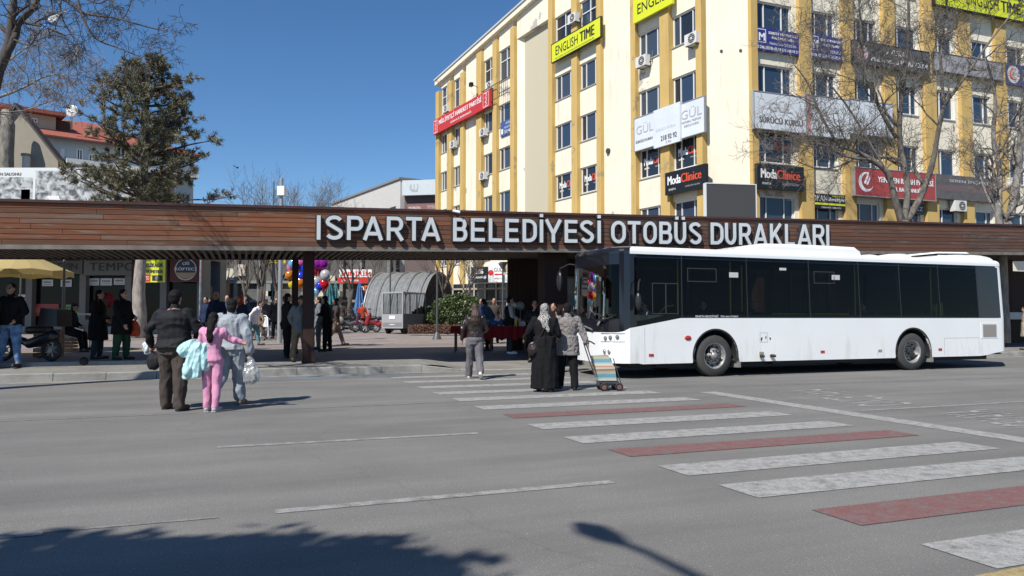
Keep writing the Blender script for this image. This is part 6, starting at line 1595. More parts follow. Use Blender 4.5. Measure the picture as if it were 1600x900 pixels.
SKIN = M('skin', (.42, .24, .17), .55, var=.05, scale=8); SKIN2 = M('skin_weathered', (.36, .20, .14), .6, var=.06, scale=8)
EYE = M('eye_dark', (.02, .015, .012), .3); LIP = M('lip', (.33, .12, .10), .5)
HAIR = M('hair_black', (.008, .0065, .006), .65, spec=.2, bump=.5, bscale=60, var=.3, scale=20, stretch=(4, 4, .6)); HBR = M('hair_brown', (.045, .022, .014), .45, var=.4, scale=14, stretch=(4, 4, .5), bump=.5, bscale=50); HGR = M('hair_grey', (.25, .24, .23), .6)
def cloth(name, c, rough=.85, var=.08, bump=.25, bscale=45, c2=None): return M(name, c, rough, var=var, scale=5, bump=bump, bscale=bscale, col2=c2, spec=.15)
def person(label, x, y, h, face=0.0, legs=None, arms=None, lean=0.0, build=1.0, skin=SKIN, wear=(), hair=None, shoes=None, vox=.011, group=None, z=None, head_turn=0.0, sit=None, fingers=True):
    rz = R(face); z = gz(x, y) if z is None else z
    S_ = h; b = build
    legs = legs or {}; arms = arms or {}
    hipz = .515 * S_; J = {}
    if sit: hipz = sit
    for s, sg in (('L', -1), ('R', 1)):
        p, k, sp = legs.get(s, (2, 3, 3)); hip = Vector((sg * .052 * S_ * (.6 + .4 * b), 0, hipz - .01 * S_))
        def D(a): return Vector((sg * math.sin(R(sp)), math.sin(R(a)), -math.cos(R(a)))).normalized()
        kn = hip + D(p) * .235 * S_; an = kn + D(p - k) * .235 * S_
        fa = max(-60, min(0, (p - k) + 8)) if (p - k) < -12 else 0
        fd = Vector((sg * .12, math.cos(R(fa)), math.sin(R(fa)))).normalized()
        J['hip' + s], J['knee' + s], J['ank' + s], J['toe' + s] = hip, kn, an, an + fd * .105 * S_ - Vector((0, 0, .022 * S_)); J['fd' + s] = fd
    low = min(min(J['ank' + s].z - .040 * S_, J['toe' + s].z - .014 * S_) for s in 'LR') if not sit else 0.0
    if sit: low = min(J['ank' + s].z for s in 'LR') - .04 * S_
    dz = -low
    for k in J:
        if not k.startswith('fd'): J[k] = J[k] + Vector((0, 0, dz))
    hz0 = hipz + dz
    def bend(v):
        v = Vector(v); hh = v.z - hz0
        if hh > 0 and lean:
            a = -R(lean) * min(1, hh / (.18 * S_)); q = Vector((0, v.y, hh)); q.rotate(Matrix.Rotation(a, 3, 'X')); return Vector((v.x, q.y, q.z + hz0))
        return v
    Z = lambda f: hz0 + (f - .515) * S_
    for s, sg in (('L', -1), ('R', 1)):
        J['sh' + s] = bend((sg * .098 * S_ * (.55 + .45 * b), -.004 * S_, Z(.802)))
        e, hnd = arms.get(s, ((.150, -.025, .645), (.155, .02, .50)))
        J['el' + s] = bend((sg * e[0] * S_ * (.6 + .4 * b), e[1] * S_, Z(e[2]))); J['wr' + s] = bend((sg * hnd[0] * S_ * (.6 + .4 * b), hnd[1] * S_, Z(hnd[2])))
    torso = [(.470, .078, .064, 0), (.52, .094, .072, -.006), (.575, .084, .062, 0), (.63, .076, .056, .002), (.70, .088, .062, .002), (.76, .096, .062, -.004), (.80, .092, .052, -.008), (.825, .060, .042, -.008), (.845, .034, .036, -.002)]
    bb = lambda f: 1 + (b - 1) * (1.0 if f < .78 else .5)
    def add_torso(mb, inf, z0, z1, flare=0.0, belly=0.0, n=20):
        rings = []
        fs = sorted(set([z0] + [f for f, *_ in torso if z0 < f < z1] + [z1]))
        for f in fs:
            t = next((i for i in range(len(torso) - 1) if torso[i][0] <= f <= torso[i + 1][0]), None)
            if t is None: rx, ry, oy = (torso[0][1:] if f < torso[0][0] else torso[-1][1:])
            else:
                u = (f - torso[t][0]) / (torso[t + 1][0] - torso[t][0]); rx, ry, oy = [lerp(torso[t][q], torso[t + 1][q], u) for q in (1, 2, 3)]
            fl = flare * max(0, (.60 - f)) / .2
            rings.append(((0, oy * S_, Z(f)), (rx * bb(f) + inf + fl) * S_, (ry * bb(f) + inf + fl * .8 + belly * math.exp(-((f - .6) / .08) ** 2)) * S_))
        i0 = len(mb.v); mb.loft(rings, n); mb.v[i0:] = [tuple(bend(v)) for v in mb.v[i0:]]
    def add_arms(mb, inf, end=1.0, sides='LR', w=1.0):
        for s in sides:
            a, e, wv = J['sh' + s], J['el' + s], J['wr' + s]
            mb.cap(a, e, (.030 * w * (.5 + .5 * b) + inf) * S_, (.023 * w * (.5 + .5 * b) + inf) * S_)
            e2 = e.lerp(wv, end); mb.cap(e, e2, (.023 * w + inf) * S_, (.016 + inf * (1.0)) * S_)
            mb.ball(a + Vector((0, 0, -.003 * S_)), (.034 + inf) * S_)
    def add_legs(mb, inf, flare=0.0, end=1.0):
        for s in 'LR':
            a, k, n_ = J['hip' + s], J['knee' + s], J['ank' + s]; g = (.45 + .55 * b)
            mb.cap(a, k, (.052 * g + inf) * S_, (.033 * g + inf + flare * .4) * S_, 14); e = k.lerp(n_, end)
            mb.cap(k, e, (.032 * g + inf + flare * .4) * S_, (.020 + inf + flare) * S_, 14)
    root_m = mw((x, y, z), rz)
    # body
    mb = MB(); add_torso(mb, -.004, .47, .845); add_arms(mb, -.004); add_legs(mb, -.004)
    nk = bend((0, -.004 * S_, Z(.84))); hc = bend((0, .012 * S_, Z(.925))); mb.cap(nk - Vector((0, 0, .01 * S_)), bend((0, .004 * S_, Z(.885))), .031 * S_, .029 * S_)
    hr = Matrix.Rotation(R(head_turn), 3, 'Z') @ Matrix.Rotation(-R(lean * .4), 3, 'X')
    def hp(v): return hc + hr @ (Vector(v) * S_)
    mb.ball(hp((0, 0, .010)), .044 * S_, .054 * S_, .062 * S_, 18, rot=hr); mb.ball(hp((0, .016, -.030)), .034 * S_, .036 * S_, .036 * S_, 12, rot=hr)
    mb.cap(hp((0, .050, .002)), hp((0, .064, -.014)), .006 * S_, .009 * S_, 8)
    for q in (-1, 1): mb.ball(hp((q * .045, -.002, -.004)), .006 * S_, .012 * S_, .018 * S_, 8, rot=hr); mb.ball(hp((q * .017, .046, .014)), .013 * S_, .008 * S_, .006 * S_, 8, rot=hr)
    for s, sg in (('L', -1), ('R', 1)):
        w = J['wr' + s]; d = (w - J['el' + s]).normalized(); side = Vector((0, 1, 0)); side = (side - d * side.dot(d)).normalized(); nrm = d.cross(side)
        mb.cap(w, w + d * .038 * S_, .015 * S_, .019 * S_, 10)
        if fingers:
            for k, (o, l) in enumerate(((.018, .036), (.006, .043), (-.006, .040), (-.017, .031))):
                a = w + d * .046 * S_ + side * o * S_; m_ = a + d * l * .55 * S_; e = m_ + (d * .75 - nrm * sg * .6).normalized() * l * .5 * S_
                mb.cap(a - d * .01 * S_, m_, .0062 * S_, .0056 * S_, 7); mb.cap(m_, e, .0056 * S_, .0048 * S_, 7)
            t0 = w + d * .012 * S_ + side * .015 * S_; t1 = t0 + (d * .6 + side * .8).normalized() * .026 * S_; mb.cap(t0, t1, .0085 * S_, .0068 * S_, 7); mb.cap(t1, t1 + (d * .95 + side * .2).normalized() * .020 * S_, .0068 * S_, .0055 * S_, 7)
        # bare foot inside the shoe
        mb.cap(J['ank' + s], J['toe' + s], .024 * S_, .016 * S_, 8)
    me = fuse(mb, vox * .85, 2)
    for m in (skin, EYE, LIP): me.materials.append(m)
    idx = []
    inv = hr.inverted()
    for p in me.polygons:
        q = inv @ (p.center - hc) / S_; k = 0
        if q.y > .030 and .000 < q.z < .014 and .009 < abs(q.x) < .027: k = 1
        elif q.y > .036 and -.036 < q.z < -.029 and abs(q.x) < .016: k = 2
        elif q.y > .030 and .020 < q.z < .026 and .007 < abs(q.x) < .031: k = 1
        idx.append(k)
    me.polygons.foreach_set('material_index', idx)
    root = bpy.data.objects.new('person', me); me.name = 'person'; SC.collection.objects.link(root); root.location = (x, y, z); root.rotation_euler = (0, 0, rz)
    tag(root, label, 'person', group)
    def part(mb, name, mat, fold=.0, it=3, v=vox, fs=9.0, raw=False, lbl=None, fst=(1, 1, .45)):
        if raw: o = mb.build(name, mat, root, True)
        else:
            m2 = fuse(mb, v, it, fold * S_, fs, seed=x * 3.1, fstretch=fst); m2.name = name
            for m in (mat if isinstance(mat, (list, tuple)) else [mat]): m2.materials.append(m)
            o = bpy.data.objects.new(name, m2); SC.collection.objects.link(o); o.parent = root
        if lbl: o['label'] = lbl
        return o
    # shoes
    if shoes:
        up, so = shoes if isinstance(shoes, tuple) else (shoes, M('sole_dark', (.03, .03, .03), .8))
        for s in 'LR':
            a, t, fd = J['ank' + s], J['toe' + s], J['fd' + s]; dn = Vector((0, -fd.z, fd.y)).normalized() * -1
            mb = MB(); heel = a + dn * .016 * S_ - fd * .014 * S_; mb.cap(heel, t + Vector((0, 0, .004 * S_)), .027 * S_, .023 * S_, 10); mb.cap(a, heel, .025 * S_, .027 * S_, 10)
            o = part(mb, 'shoe', up, 0, 1, v=max(.008, vox * .8))
            mb = MB(); p0, p1 = heel + dn * .020 * S_ - fd * .018 * S_, t + dn * .014 * S_ + fd * .014 * S_; sd_ = fd.cross(dn).normalized()
            L_ = [(p0, .020), (p0.lerp(p1, .4), .020), (p0.lerp(p1, .75), .026), (p1, .016)]
            vs = []
            for c, w in L_:
                for u, q in ((1, 0), (-1, 0), (-1, 1), (1, 1)): vs.append(c + sd_ * w * S_ * u + dn * (.006 * S_ * q - .004 * S_))
            fs = [(i * 4 + k, i * 4 + (k + 1) % 4, i * 4 + 4 + (k + 1) % 4, i * 4 + 4 + k) for i in range(3) for k in range(4)] + [(3, 2, 1, 0), (12, 13, 14, 15)]
            mb.add(vs, fs); s2 = mb.build('sole', so); s2.parent = o
    for wk in wear:
        kind, mat, kw = wk[0], wk[1], (wk[2] if len(wk) > 2 else {})
        mb = MB()
        if kind == 'trousers':
            add_legs(mb, kw.get('inf', .010), kw.get('flare', .004), kw.get('end', .97)); add_torso(mb, kw.get('inf', .010), .46, .59); part(mb, 'trousers', mat, kw.get('fold', .007), lbl=kw.get('lbl'))
        elif kind == 'jacket':
            z0 = kw.get('z0', .49); add_torso(mb, kw.get('inf', .016), z0, .83, kw.get('flare', .01), kw.get('belly', 0)); add_arms(mb, kw.get('sleeve', .010), kw.get('end', .95), w=kw.get('w', 1.0))
            if kw.get('collar', 1): mb.cap(bend((0, -.006 * S_, Z(.83))), bend((0, -.004 * S_, Z(.852))), .043 * S_, .040 * S_, 14)
            if kw.get('hem'): 
                i0 = len(mb.v); mb.loft([((0, 0, Z(z0)), (.092 * bb(.5) + .02) * S_, (.07 * bb(.5) + .02) * S_), ((0, 0, Z(z0 + .03)), (.092 * bb(.5) + .02) * S_, (.07 * bb(.5) + .02) * S_)], 20); mb.v[i0:] = [tuple(bend(v)) for v in mb.v[i0:]]
            part(mb, kw.get('name', 'jacket'), mat, kw.get('fold', .009), fs=kw.get('fs', 9), fst=kw.get('fst', (1, 1, .45)), lbl=kw.get('lbl'))
        elif kind == 'vest':
            add_torso(mb, .022, .50, .83, .01); part(mb, 'vest', mat, .007)
        elif kind == 'coat':
            z0 = kw.get('z0', .30); add_torso(mb, kw.get('inf', .016), .5, .83, 0); add_arms(mb, kw.get('sleeve', .010), .96)
            rr = []; fl = kw.get('flare', .03); off = kw.get('off', 0)
            for f in np.linspace(z0, .62, 7): t = (.62 - f) / (.62 - z0 + 1e-6); rr.append(((kw.get('dx', 0) * t * S_, off * t * S_, Z(f)), (.092 * bb(f) + .014 + fl * t) * S_, (.072 * bb(f) + .014 + fl * t * kw.get('fy', .8)) * S_))
            mb.loft(rr, 22); mb.cap(bend((0, -.006 * S_, Z(.825))), bend((0, -.004 * S_, Z(.85))), .045 * S_, .042 * S_, 14)
            part(mb, kw.get('name', 'coat'), mat, kw.get('fold', .010), fs=kw.get('fs', 8), fst=kw.get('fst', (1, 1, .25)), lbl=kw.get('lbl'))
        elif kind == 'beanie':
            mb.ball(hp((0, -.008, .024)), .049 * S_, .056 * S_, .054 * S_, 18, rot=hr); mb.ball(hp((0, -.022, -.004)), .046 * S_, .040 * S_, .045 * S_, 14, rot=hr); part(mb, 'knitted_hat', mat, .002)
        elif kind == 'cap':
            mb.ball(hp((0, -.004, .032)), .048 * S_, .058 * S_, .040 * S_, 18, rot=hr); mb.ball(hp((0, .055, .026)), .035 * S_, .03 * S_, .006 * S_, 14, rot=hr); part(mb, 'cap', mat, 0)
        elif kind == 'hijab':
            mb.ball(hp((0, -.008, .014)), .050 * S_, .058 * S_, .064 * S_, 18, rot=hr); mb.ball(hp((0, -.010, -.035)), .050 * S_, .050 * S_, .05 * S_, 14, rot=hr)
            i0 = len(mb.v); mb.loft([((0, -.012 * S_, Z(kw.get('low', .775))), .082 * S_, .058 * S_), ((0, -.010 * S_, Z(.82)), .092 * S_, .060 * S_), ((0, -.006 * S_, Z(.85)), .062 * S_, .052 * S_), ((0, 0, Z(.89)), .046 * S_, .046 * S_)], 20); mb.v[i0:] = [tuple(bend(v)) for v in mb.v[i0:]]
            if kw.get('tail'): mb.cap(bend((.012 * S_, -.06 * S_, Z(.80))), bend((.05 * S_, -.088 * S_, Z(.69))), .036 * S_, .022 * S_, 10); mb.cap(bend((-.01 * S_, -.06 * S_, Z(.80))), bend((.00 * S_, -.085 * S_, Z(.73))), .04 * S_, .02 * S_, 10)
            part(mb, 'headscarf', mat, .005, fs=12)
        elif kind == 'hood_down':
            mb.cap(bend((-.045 * S_, -.045 * S_, Z(.815))), bend((.045 * S_, -.045 * S_, Z(.815))), .030 * S_, .030 * S_, 12); mb.cap(bend((-.03 * S_, -.062 * S_, Z(.785))), bend((.03 * S_, -.062 * S_, Z(.785))), .034 * S_, .034 * S_, 12); mb.cap(bend((-.062 * S_, -.01 * S_, Z(.825))), bend((-.04 * S_, -.05 * S_, Z(.81))), .022 * S_, .026 * S_, 10); mb.cap(bend((.062 * S_, -.01 * S_, Z(.825))), bend((.04 * S_, -.05 * S_, Z(.81))), .022 * S_, .026 * S_, 10)
            part(mb, 'hood', mat, .006)
    if hair:
        st_, hm = hair; mb = MB()
        if st_ != 'bald':
            mb.ball(hp((0, -.010, .022)), .0485 * S_, .055 * S_, .054 * S_, 18, rot=hr); mb.ball(hp((0, -.022, -.008)), .045 * S_, .038 * S_, .046 * S_, 14, rot=hr)
        else: mb.ball(hp((0, -.020, -.006)), .047 * S_, .040 * S_, .03 * S_, 14, rot=hr)
        if st_ in ('long', 'wavy'):
            ln = .215 if st_ == 'wavy' else .235
            w = .062 if st_ == 'wavy' else .036
            i0 = len(mb.v); mb.loft([((0, -.078 * S_, Z(.925 - ln)), w * .62 * S_, .016 * S_), ((0, -.086 * S_, Z(.925 - ln * .75)), w * S_, .026 * S_), ((0, -.076 * S_, Z(.925 - ln * .4)), w * .95 * S_, .034 * S_), ((0, -.035 * S_, Z(.93)), .046 * S_, .034 * S_)], 14); mb.v[i0:] = [tuple(bend(v)) for v in mb.v[i0:]]
        if st_ == 'bob':
            mb.cap(hp((0, -.025, -.02)), hp((0, -.03, -.055)), .044 * S_, .032 * S_, 12)
        part(mb, 'hair', hm, .006 if st_ in ('wavy', 'long') else .003, it=2, fs=22, fst=(1.5, 1.5, .35))
    return root, J, part, Z, S_
black = cloth('cloth_black', (.009, .009, .0105)); bjack = cloth('cloth_charcoal', (.016, .0165, .019), .7); navy = cloth('cloth_navy', (.02, .03, .065)); brownt = cloth('cloth_brown_grey', (.062, .050, .044)); greyh = cloth('cloth_heather_grey', (.27, .30, .33), c2=(.30, .33, .36)); pink = cloth('cloth_pink', (.58, .26, .39)); jeans = cloth('denim', (.06, .13, .27), var=.3, c2=(.16, .26, .42)); khaki = cloth('cloth_khaki', (.20, .15, .10)); gj = cloth('cloth_slate', (.15, .165, .18)); greyt = cloth('cloth_mid_grey', (.125, .12, .13)); fur = M('fur_grey', (.19, .172, .168), .95, var=.10, scale=28, bump=1.0, bscale=70, col2=(.255, .232, .225), spec=.1)
leather = M('leather_dark', (.022, .014, .012), .35, var=.3, scale=6, bump=.4, bscale=20); redc = cloth('cloth_red_orange', (.38, .045, .02)); whitec = cloth('cloth_white', (.65, .65, .70)); green_d = cloth('cloth_dark_green', (.02, .06, .035)); bluec = cloth('cloth_dull_blue', (.05, .09, .17)); tealc = cloth('cloth_teal', (.10, .22, .24)); camo = cloth('cloth_camo', (.09, .065, .05), var=.5, c2=(.22, .17, .13)); beigec = cloth('cloth_beige', (.35, .3, .24))
def check_mat():
    m = bpy.data.materials.new('houndstooth_scarf'); m.use_nodes = True; t = m.node_tree; b = t.nodes['Principled BSDF']; tc = t.nodes.new('ShaderNodeTexCoord'); w = t.nodes.new('ShaderNodeTexWave'); w.inputs['Scale'].default_value = 11; w.inputs['Distortion'].default_value = 9; w.inputs['Detail'].default_value = 2; w.inputs['Detail Scale'].default_value = 2.2
    r = t.nodes.new('ShaderNodeValToRGB'); e = r.color_ramp.elements; e[0].position = .42; e[1].position = .5; e[0].color = (.02, .02, .02, 1); e[1].color = (.42, .40, .38, 1)
    t.links.new(tc.outputs['Object'], w.inputs[0]); t.links.new(w.outputs[0], r.inputs[0]); t.links.new(r.outputs[0], b.inputs['Base Color']); b.inputs['Roughness'].default_value = .85; return m
hound = check_mat()
sneak = M('shoe_white', (.62, .60, .55), .6); bshoe = M('shoe_black', (.015, .015, .015), .5); solew = M('sole_white', (.6, .6, .58), .7); tan = M('shoe_tan', (.2, .15, .11), .7)
def ground_at(px, py, zg=None):
    """point on the ground (road or platform) under this pixel"""
    d = ray(px, py); k = 2.0
    while k < 200:
        p = Vector((d.x * k, d.y * k, CAMZ + d.z * k))
        if p.z <= gz(p.x, p.y): return p
        k += 0.02
    return p
# --- the family crossing the road
p = ground_at(270, 641)
man, J, part, Z, S_ = person('heavily built man in a dark jacket and brown trousers walking away over the road', p.x, p.y, 1.77, -4, legs={'L': (9, 6, 4), 'R': (-7, 3, 4)}, arms={'L': ((.178, -.03, .66), (.185, .02, .535)), 'R': ((.165, .03, .66), (.13, .10, .57))}, build=1.36, skin=SKIN2,
    wear=[('trousers', brownt, {'inf': .014, 'flare': .012, 'fold': .010}), ('jacket', bjack, {'inf': .028, 'sleeve': .013, 'z0': .515, 'hem': 1, 'fold': .011, 'fs': 7, 'fst': (.5, .5, 1.3), 'name': 'padded_jacket'}), ('beanie', black)], hair=('short', HAIR), shoes=(brownt, M('sole_dark', (.03, .03, .03), .8)), vox=.010)
mb = MB(); c = J['wrL'] + Vector((-.02, .03, -.10 * 1.0)); mb.tube([J['wrL'] + Vector((0, .02, -.06)), c + Vector((0, 0, -.06))], .008, 5)
MWm = mw((p.x, p.y, gz(p.x, p.y)), R(-4))
def held(name, label, cat, mats, mbx, M_, smooth=True, fuse_v=None, fold=0):
    if fuse_v: me = fuse(mbx, fuse_v, 2, fold, 14, seed=3)
    else:
        me = mbx.mesh(name); me.polygons.foreach_set('material_index', mbx.m); me.polygons.foreach_set('use_smooth', [smooth] * len(me.polygons))
    for m in (mats if isinstance(mats, (list, tuple)) else [mats]): me.materials.append(m)
    me.name = name; o = bpy.data.objects.new(name, me); SC.collection.objects.link(o); o.matrix_world = M_; return tag(o, label, cat)
w = J['wrL']; mb = MB(); mb.ball(w + Vector((.03, .03, -.25)), .105, .07, .13, 16); mb.cap(w + Vector((.0, .02, -.08)), w + Vector((.02, .03, -.16)), .012, .03, 8)
held('black_bag', 'round black bag hanging from the left hand of the heavy man', 'bag', bjack, mb, MWm, True, .012, .012)
def film(name, tint, rough=.15):
    m = bpy.data.materials.new(name); m.use_nodes = True; t = m.node_tree; t.nodes.remove(t.nodes['Principled BSDF']); out = t.nodes['Material Output']; tr = t.nodes.new('ShaderNodeBsdfTransparent'); tr.inputs[0].default_value = (.86, .88, .9, 1); d = t.nodes.new('ShaderNodeBsdfDiffuse'); d.inputs[0].default_value = (*tint, 1); g = t.nodes.new('ShaderNodeBsdfGlossy'); g.inputs['Roughness'].default_value = rough
    a = t.nodes.new('ShaderNodeMixShader'); a.inputs[0].default_value = .35; b_ = t.nodes.new('ShaderNodeMixShader'); b_.inputs[0].default_value = .12; t.links.new(tr.outputs[0], a.inputs[1]); t.links.new(d.outputs[0], a.inputs[2]); t.links.new(a.outputs[0], b_.inputs[1]); t.links.new(g.outputs[0], b_.inputs[2]); t.links.new(b_.outputs[0], out.inputs[0]); return m
filmw = film('thin_white_plastic', (.6, .62, .64)); foil = M('clear_foil', (.45, .48, .5), .2, var=.4, scale=9, bump=.8, bscale=16)
mb = MB(); mb.ball(w + Vector((-.07, .06, -.03)), .085, .07, .11, 14)
held('clear_package', 'shiny clear plastic package in the left hand of the heavy man', 'package', foil, mb, MWm, True, .010, .03)
# --- girl
p = ground_at(331, 643)
girl, J, part, Z, S_ = person('girl in a pink hoodie and pink trousers with long black hair', p.x, p.y, 1.43, 2, legs={'L': (4, 3, 1), 'R': (-3, 8, 0)}, arms={'L': ((.13, .02, .68), (.115, .09, .63)), 'R': ((.155, .04, .73), (.275, .06, .69))}, build=.92,
    wear=[('trousers', pink, {'inf': .013, 'flare': .004}), ('jacket', pink, {'inf': .016, 'sleeve': .013, 'z0': .50, 'name': 'hoodie', 'fold': .012}), ('hood_down', pink)], hair=('long', HAIR), shoes=(M('shoe_black_white', (.35, .35, .36), .6), solew), vox=.009)
MW_ = mw((p.x, p.y, 0), R(2)); lb = M('padded_light_blue', (.36, .56, .58), .6, var=.05, bump=.25, bscale=20)
mb = MB(); e = J['elL']; wv = J['wrL']
mb.cap(e + Vector((-.10, -.04, .0)), e + Vector((-.21, -.06, -.10)), .075, .10, 12); mb.cap(e + Vector((-.20, -.06, -.10)), e + Vector((-.02, -.07, -.12)), .085, .07, 12)
mb.cap(e + Vector((-.05, -.09, -.06)), e + Vector((-.13, -.12, -.40)), .075, .085, 12); mb.cap(e + Vector((-.13, -.12, -.38)), e + Vector((-.155, -.12, -.47)), .075, .05, 12)
mb.cap(e + Vector((.02, -.11, -.05)), e + Vector((-.01, -.13, -.44)), .07, .065, 12); mb.cap(e + Vector((.10, -.10, -.05)), e + Vector((.11, -.12, -.33)), .06, .06, 12)
held('padded_coat', 'light blue padded coat hanging over the left arm of the girl in pink', 'coat', lb, mb, MW_, True, .009, .022)
# --- woman in grey
p = ground_at(360, 633)
wom, J, part, Z, S_ = person('woman in a heather grey tracksuit with the hood down walking beside the girl', p.x, p.y, 1.66, 0, legs={'L': (-14, 42, 2), 'R': (6, 5, 3)}, arms={'L': ((.15, -.02, .66), (.13, .05, .56)), 'R': ((.155, -.03, .655), (.17, -.01, .50))}, build=1.08, head_turn=4,
    wear=[('trousers', greyh, {'inf': .020, 'flare': .012, 'end': .82, 'fold': .012}), ('jacket', greyh, {'inf': .028, 'sleeve': .022, 'z0': .515, 'name': 'sweatshirt', 'fold': .014, 'end': .98}), ('hood_down', greyh)], hair=('bob', HAIR), shoes=(tan, M('sole_tan', (.16, .12, .09), .8)), vox=.010)
MW_ = mw((p.x, p.y, 0), 0); mb = MB(); w = J['wrR']
mb.loft([(w + Vector((.02, 0, -.50)), .06, .05), (w + Vector((.03, 0, -.46)), .125, .09), (w + Vector((.03, 0, -.34)), .13, .09), (w + Vector((.02, 0, -.2)), .085, .05), (w + Vector((0, 0, -.08)), .02, .015), (w + Vector((0, 0, -.03)), .03, .02)], 18)
held('white_carrier_bag', 'thin white plastic carrier bag in the right hand of the woman in grey', 'bag', filmw, mb, MW_, True, .012, .03)
mb = MB()
for k in range(5): mb.ball(w + Vector((.03 + .05 * math.cos(k * 2.2), .03 * math.sin(k * 2.2), -.40 - .03 * (k % 2))), .042, n=10)
held('bagged_fruit', 'grey lumps of shopping seen through the white carrier bag', 'shopping', M('fruit_dull', (.2, .2, .19), .6), mb, MW_)
# dark strap at the neck, skin back
# --- man in jeans at the left edge
p = ground_at(15, 573.5)
person('man in a black jacket and blue jeans standing at the left edge', p.x, p.y, 1.92, 178, legs={'L': (5, 2, 9), 'R': (3, 2, 8)}, arms={'L': ((.15, -.02, .66), (.10, .06, .56)), 'R': ((.15, -.02, .66), (.11, .06, .56))}, build=1.18, skin=SKIN2, wear=[('trousers', jeans, {'flare': .003}), ('jacket', black, {'z0': .50, 'sleeve': .014})], hair=('short', HAIR), shoes=(bshoe, M('sole_dark', (.03, .03, .03), .8)), vox=.013)
# --- the two waiting under the canopy on the left
p = ground_at(152, 561)
person('woman in a long black coat and hat standing left of the pine trunk', p.x, p.y, 1.72, -78, legs={'L': (3, 4, 2), 'R': (-3, 3, 2)}, arms={'L': ((.13, .0, .65), (.08, .12, .56)), 'R': ((.13, .0, .65), (.08, .12, .56))}, build=1.3, wear=[('trousers', cloth('cloth_dark_teal', (.03, .045, .055)), {'flare': .004}), ('coat', black, {'z0': .27, 'flare': .03}), ('beanie', black)], hair=('bob', HAIR), shoes=bshoe, vox=.013)
p = ground_at(190, 562)
q_, J, part, Z, S_ = person('person in a black coat with dark green clothing holding a red bag', p.x, p.y, 1.72, -100, legs={'L': (3, 4, 3), 'R': (-4, 3, 3)}, arms={'L': ((.12, .02, .66), (.08, .12, .6)), 'R': ((.14, .05, .65), (.13, .14, .50))}, build=1.38, wear=[('trousers', green_d, {'inf': .015, 'flare': .006}), ('coat', black, {'z0': .36, 'flare': .03}), ('beanie', black)], hair=('bob', HAIR), shoes=bshoe, vox=.013)
mb = MB(); MW_ = mw((p.x, p.y, gz(p.x, p.y)), R(-100)); w = J['wrL']
mb.loft([(w + Vector((-.0, .02, -.46)), .06, .11), (w + Vector((0, .02, -.40)), .08, .15), (w + Vector((0, .02, -.2)), .06, .12), (w + Vector((0, .01, -.07)), .02, .03)], 14)
held('red_carrier_bag', 'orange red carrier bag hanging beside the dark coated pair', 'bag', cloth('bag_red', (.42, .06, .02), .5), mb, MW_, True, .013, .02)
# --- two men by the post
p = ground_at(448, 559)
person('man in a black jacket and black trousers behind the man in the grey blazer', p.x, p.y, 1.72, -60, legs={'L': (2, 2, 3), 'R': (0, 2, 3)}, arms={'L': ((.13, .0, .66), (.08, .08, .60)), 'R': ((.15, 0, .65), (.14, .04, .52))}, build=1.15, wear=[('trousers', black), ('jacket', cloth('cloth_black_brown', (.02, .018, .018)), {'z0': .44, 'sleeve': .014})], hair=('short', HAIR), shoes=bshoe, vox=.013)
p = ground_at(468, 565)
person('man in a slate grey blazer and khaki trousers leaning towards the brown post', p.x, p.y, 1.71, -150, legs={'L': (3, 3, 4), 'R': (-4, 4, 5)}, arms={'L': ((.12, -.07, .67), (.05, -.11, .60)), 'R': ((.14, -.04, .66), (.10, -.08, .57))}, lean=9, build=1.08, skin=SKIN2, wear=[('trousers', khaki, {'inf': .014, 'flare': .006}), ('jacket', gj, {'z0': .42, 'sleeve': .014, 'fold': .010, 'name': 'blazer'}), ('cap', cloth('cap_brown', (.07, .05, .035)))], hair=('short', HAIR), shoes=bshoe, vox=.012)
p = ground_at(511, 549)
person('person in black clothes with bent head just right of the brown post', p.x, p.y, 1.68, 80, legs={'L': (3, 2, 2), 'R': (-2, 3, 3)}, arms={'L': ((.12, .03, .67), (.05, .13, .66)), 'R': ((.12, .03, .67), (.05, .13, .66))}, lean=6, build=1.1, wear=[('trousers', black), ('jacket', black, {'z0': .42, 'sleeve': .014}), ('beanie', black)], hair=('short', HAIR), shoes=bshoe, vox=.013)
# --- woman stepping onto the kerb
p = ground_at(742, 592)
w3, J, part, Z, S_ = person('woman with long wavy hair in a dark leather jacket and grey trousers on the crossing', p.x, p.y, 1.69, 6, legs={'L': (13, 4, 3), 'R': (-14, 26, 1)}, arms={'L': ((.155, -.02, .66), (.165, .02, .53)), 'R': ((.15, .02, .66), (.10, .10, .62))}, build=1.06, wear=[('trousers', greyt, {'inf': .012, 'flare': .012, 'fold': .009}), ('jacket', leather, {'z0': .555, 'inf': .018, 'sleeve': .013, 'name': 'leather_jacket', 'fold': .010})], hair=('wavy', HBR), shoes=(sneak, solew), vox=.010)
# --- vendor in a vest
p = ground_at(796, 553)
person('stall vendor in a dark vest with pale grey sleeves and white shoes', p.x, p.y, 1.72, -75, legs={'L': (2, 3, 3), 'R': (0, 2, 3)}, arms={'L': ((.13, .01, .66), (.08, .13, .60)), 'R': ((.13, .01, .66), (.08, .13, .60))}, build=1.0, wear=[('trousers', cloth('cloth_dark_slate', (.035, .038, .045)), {'inf': .012}), ('jacket', cloth('cloth_pale_grey', (.30, .31, .34)), {'z0': .5, 'inf': .010, 'sleeve': .010}), ('vest', black)], hair=('short', HAIR), shoes=(M('shoe_bright', (.7, .72, .78), .5), solew), vox=.012)
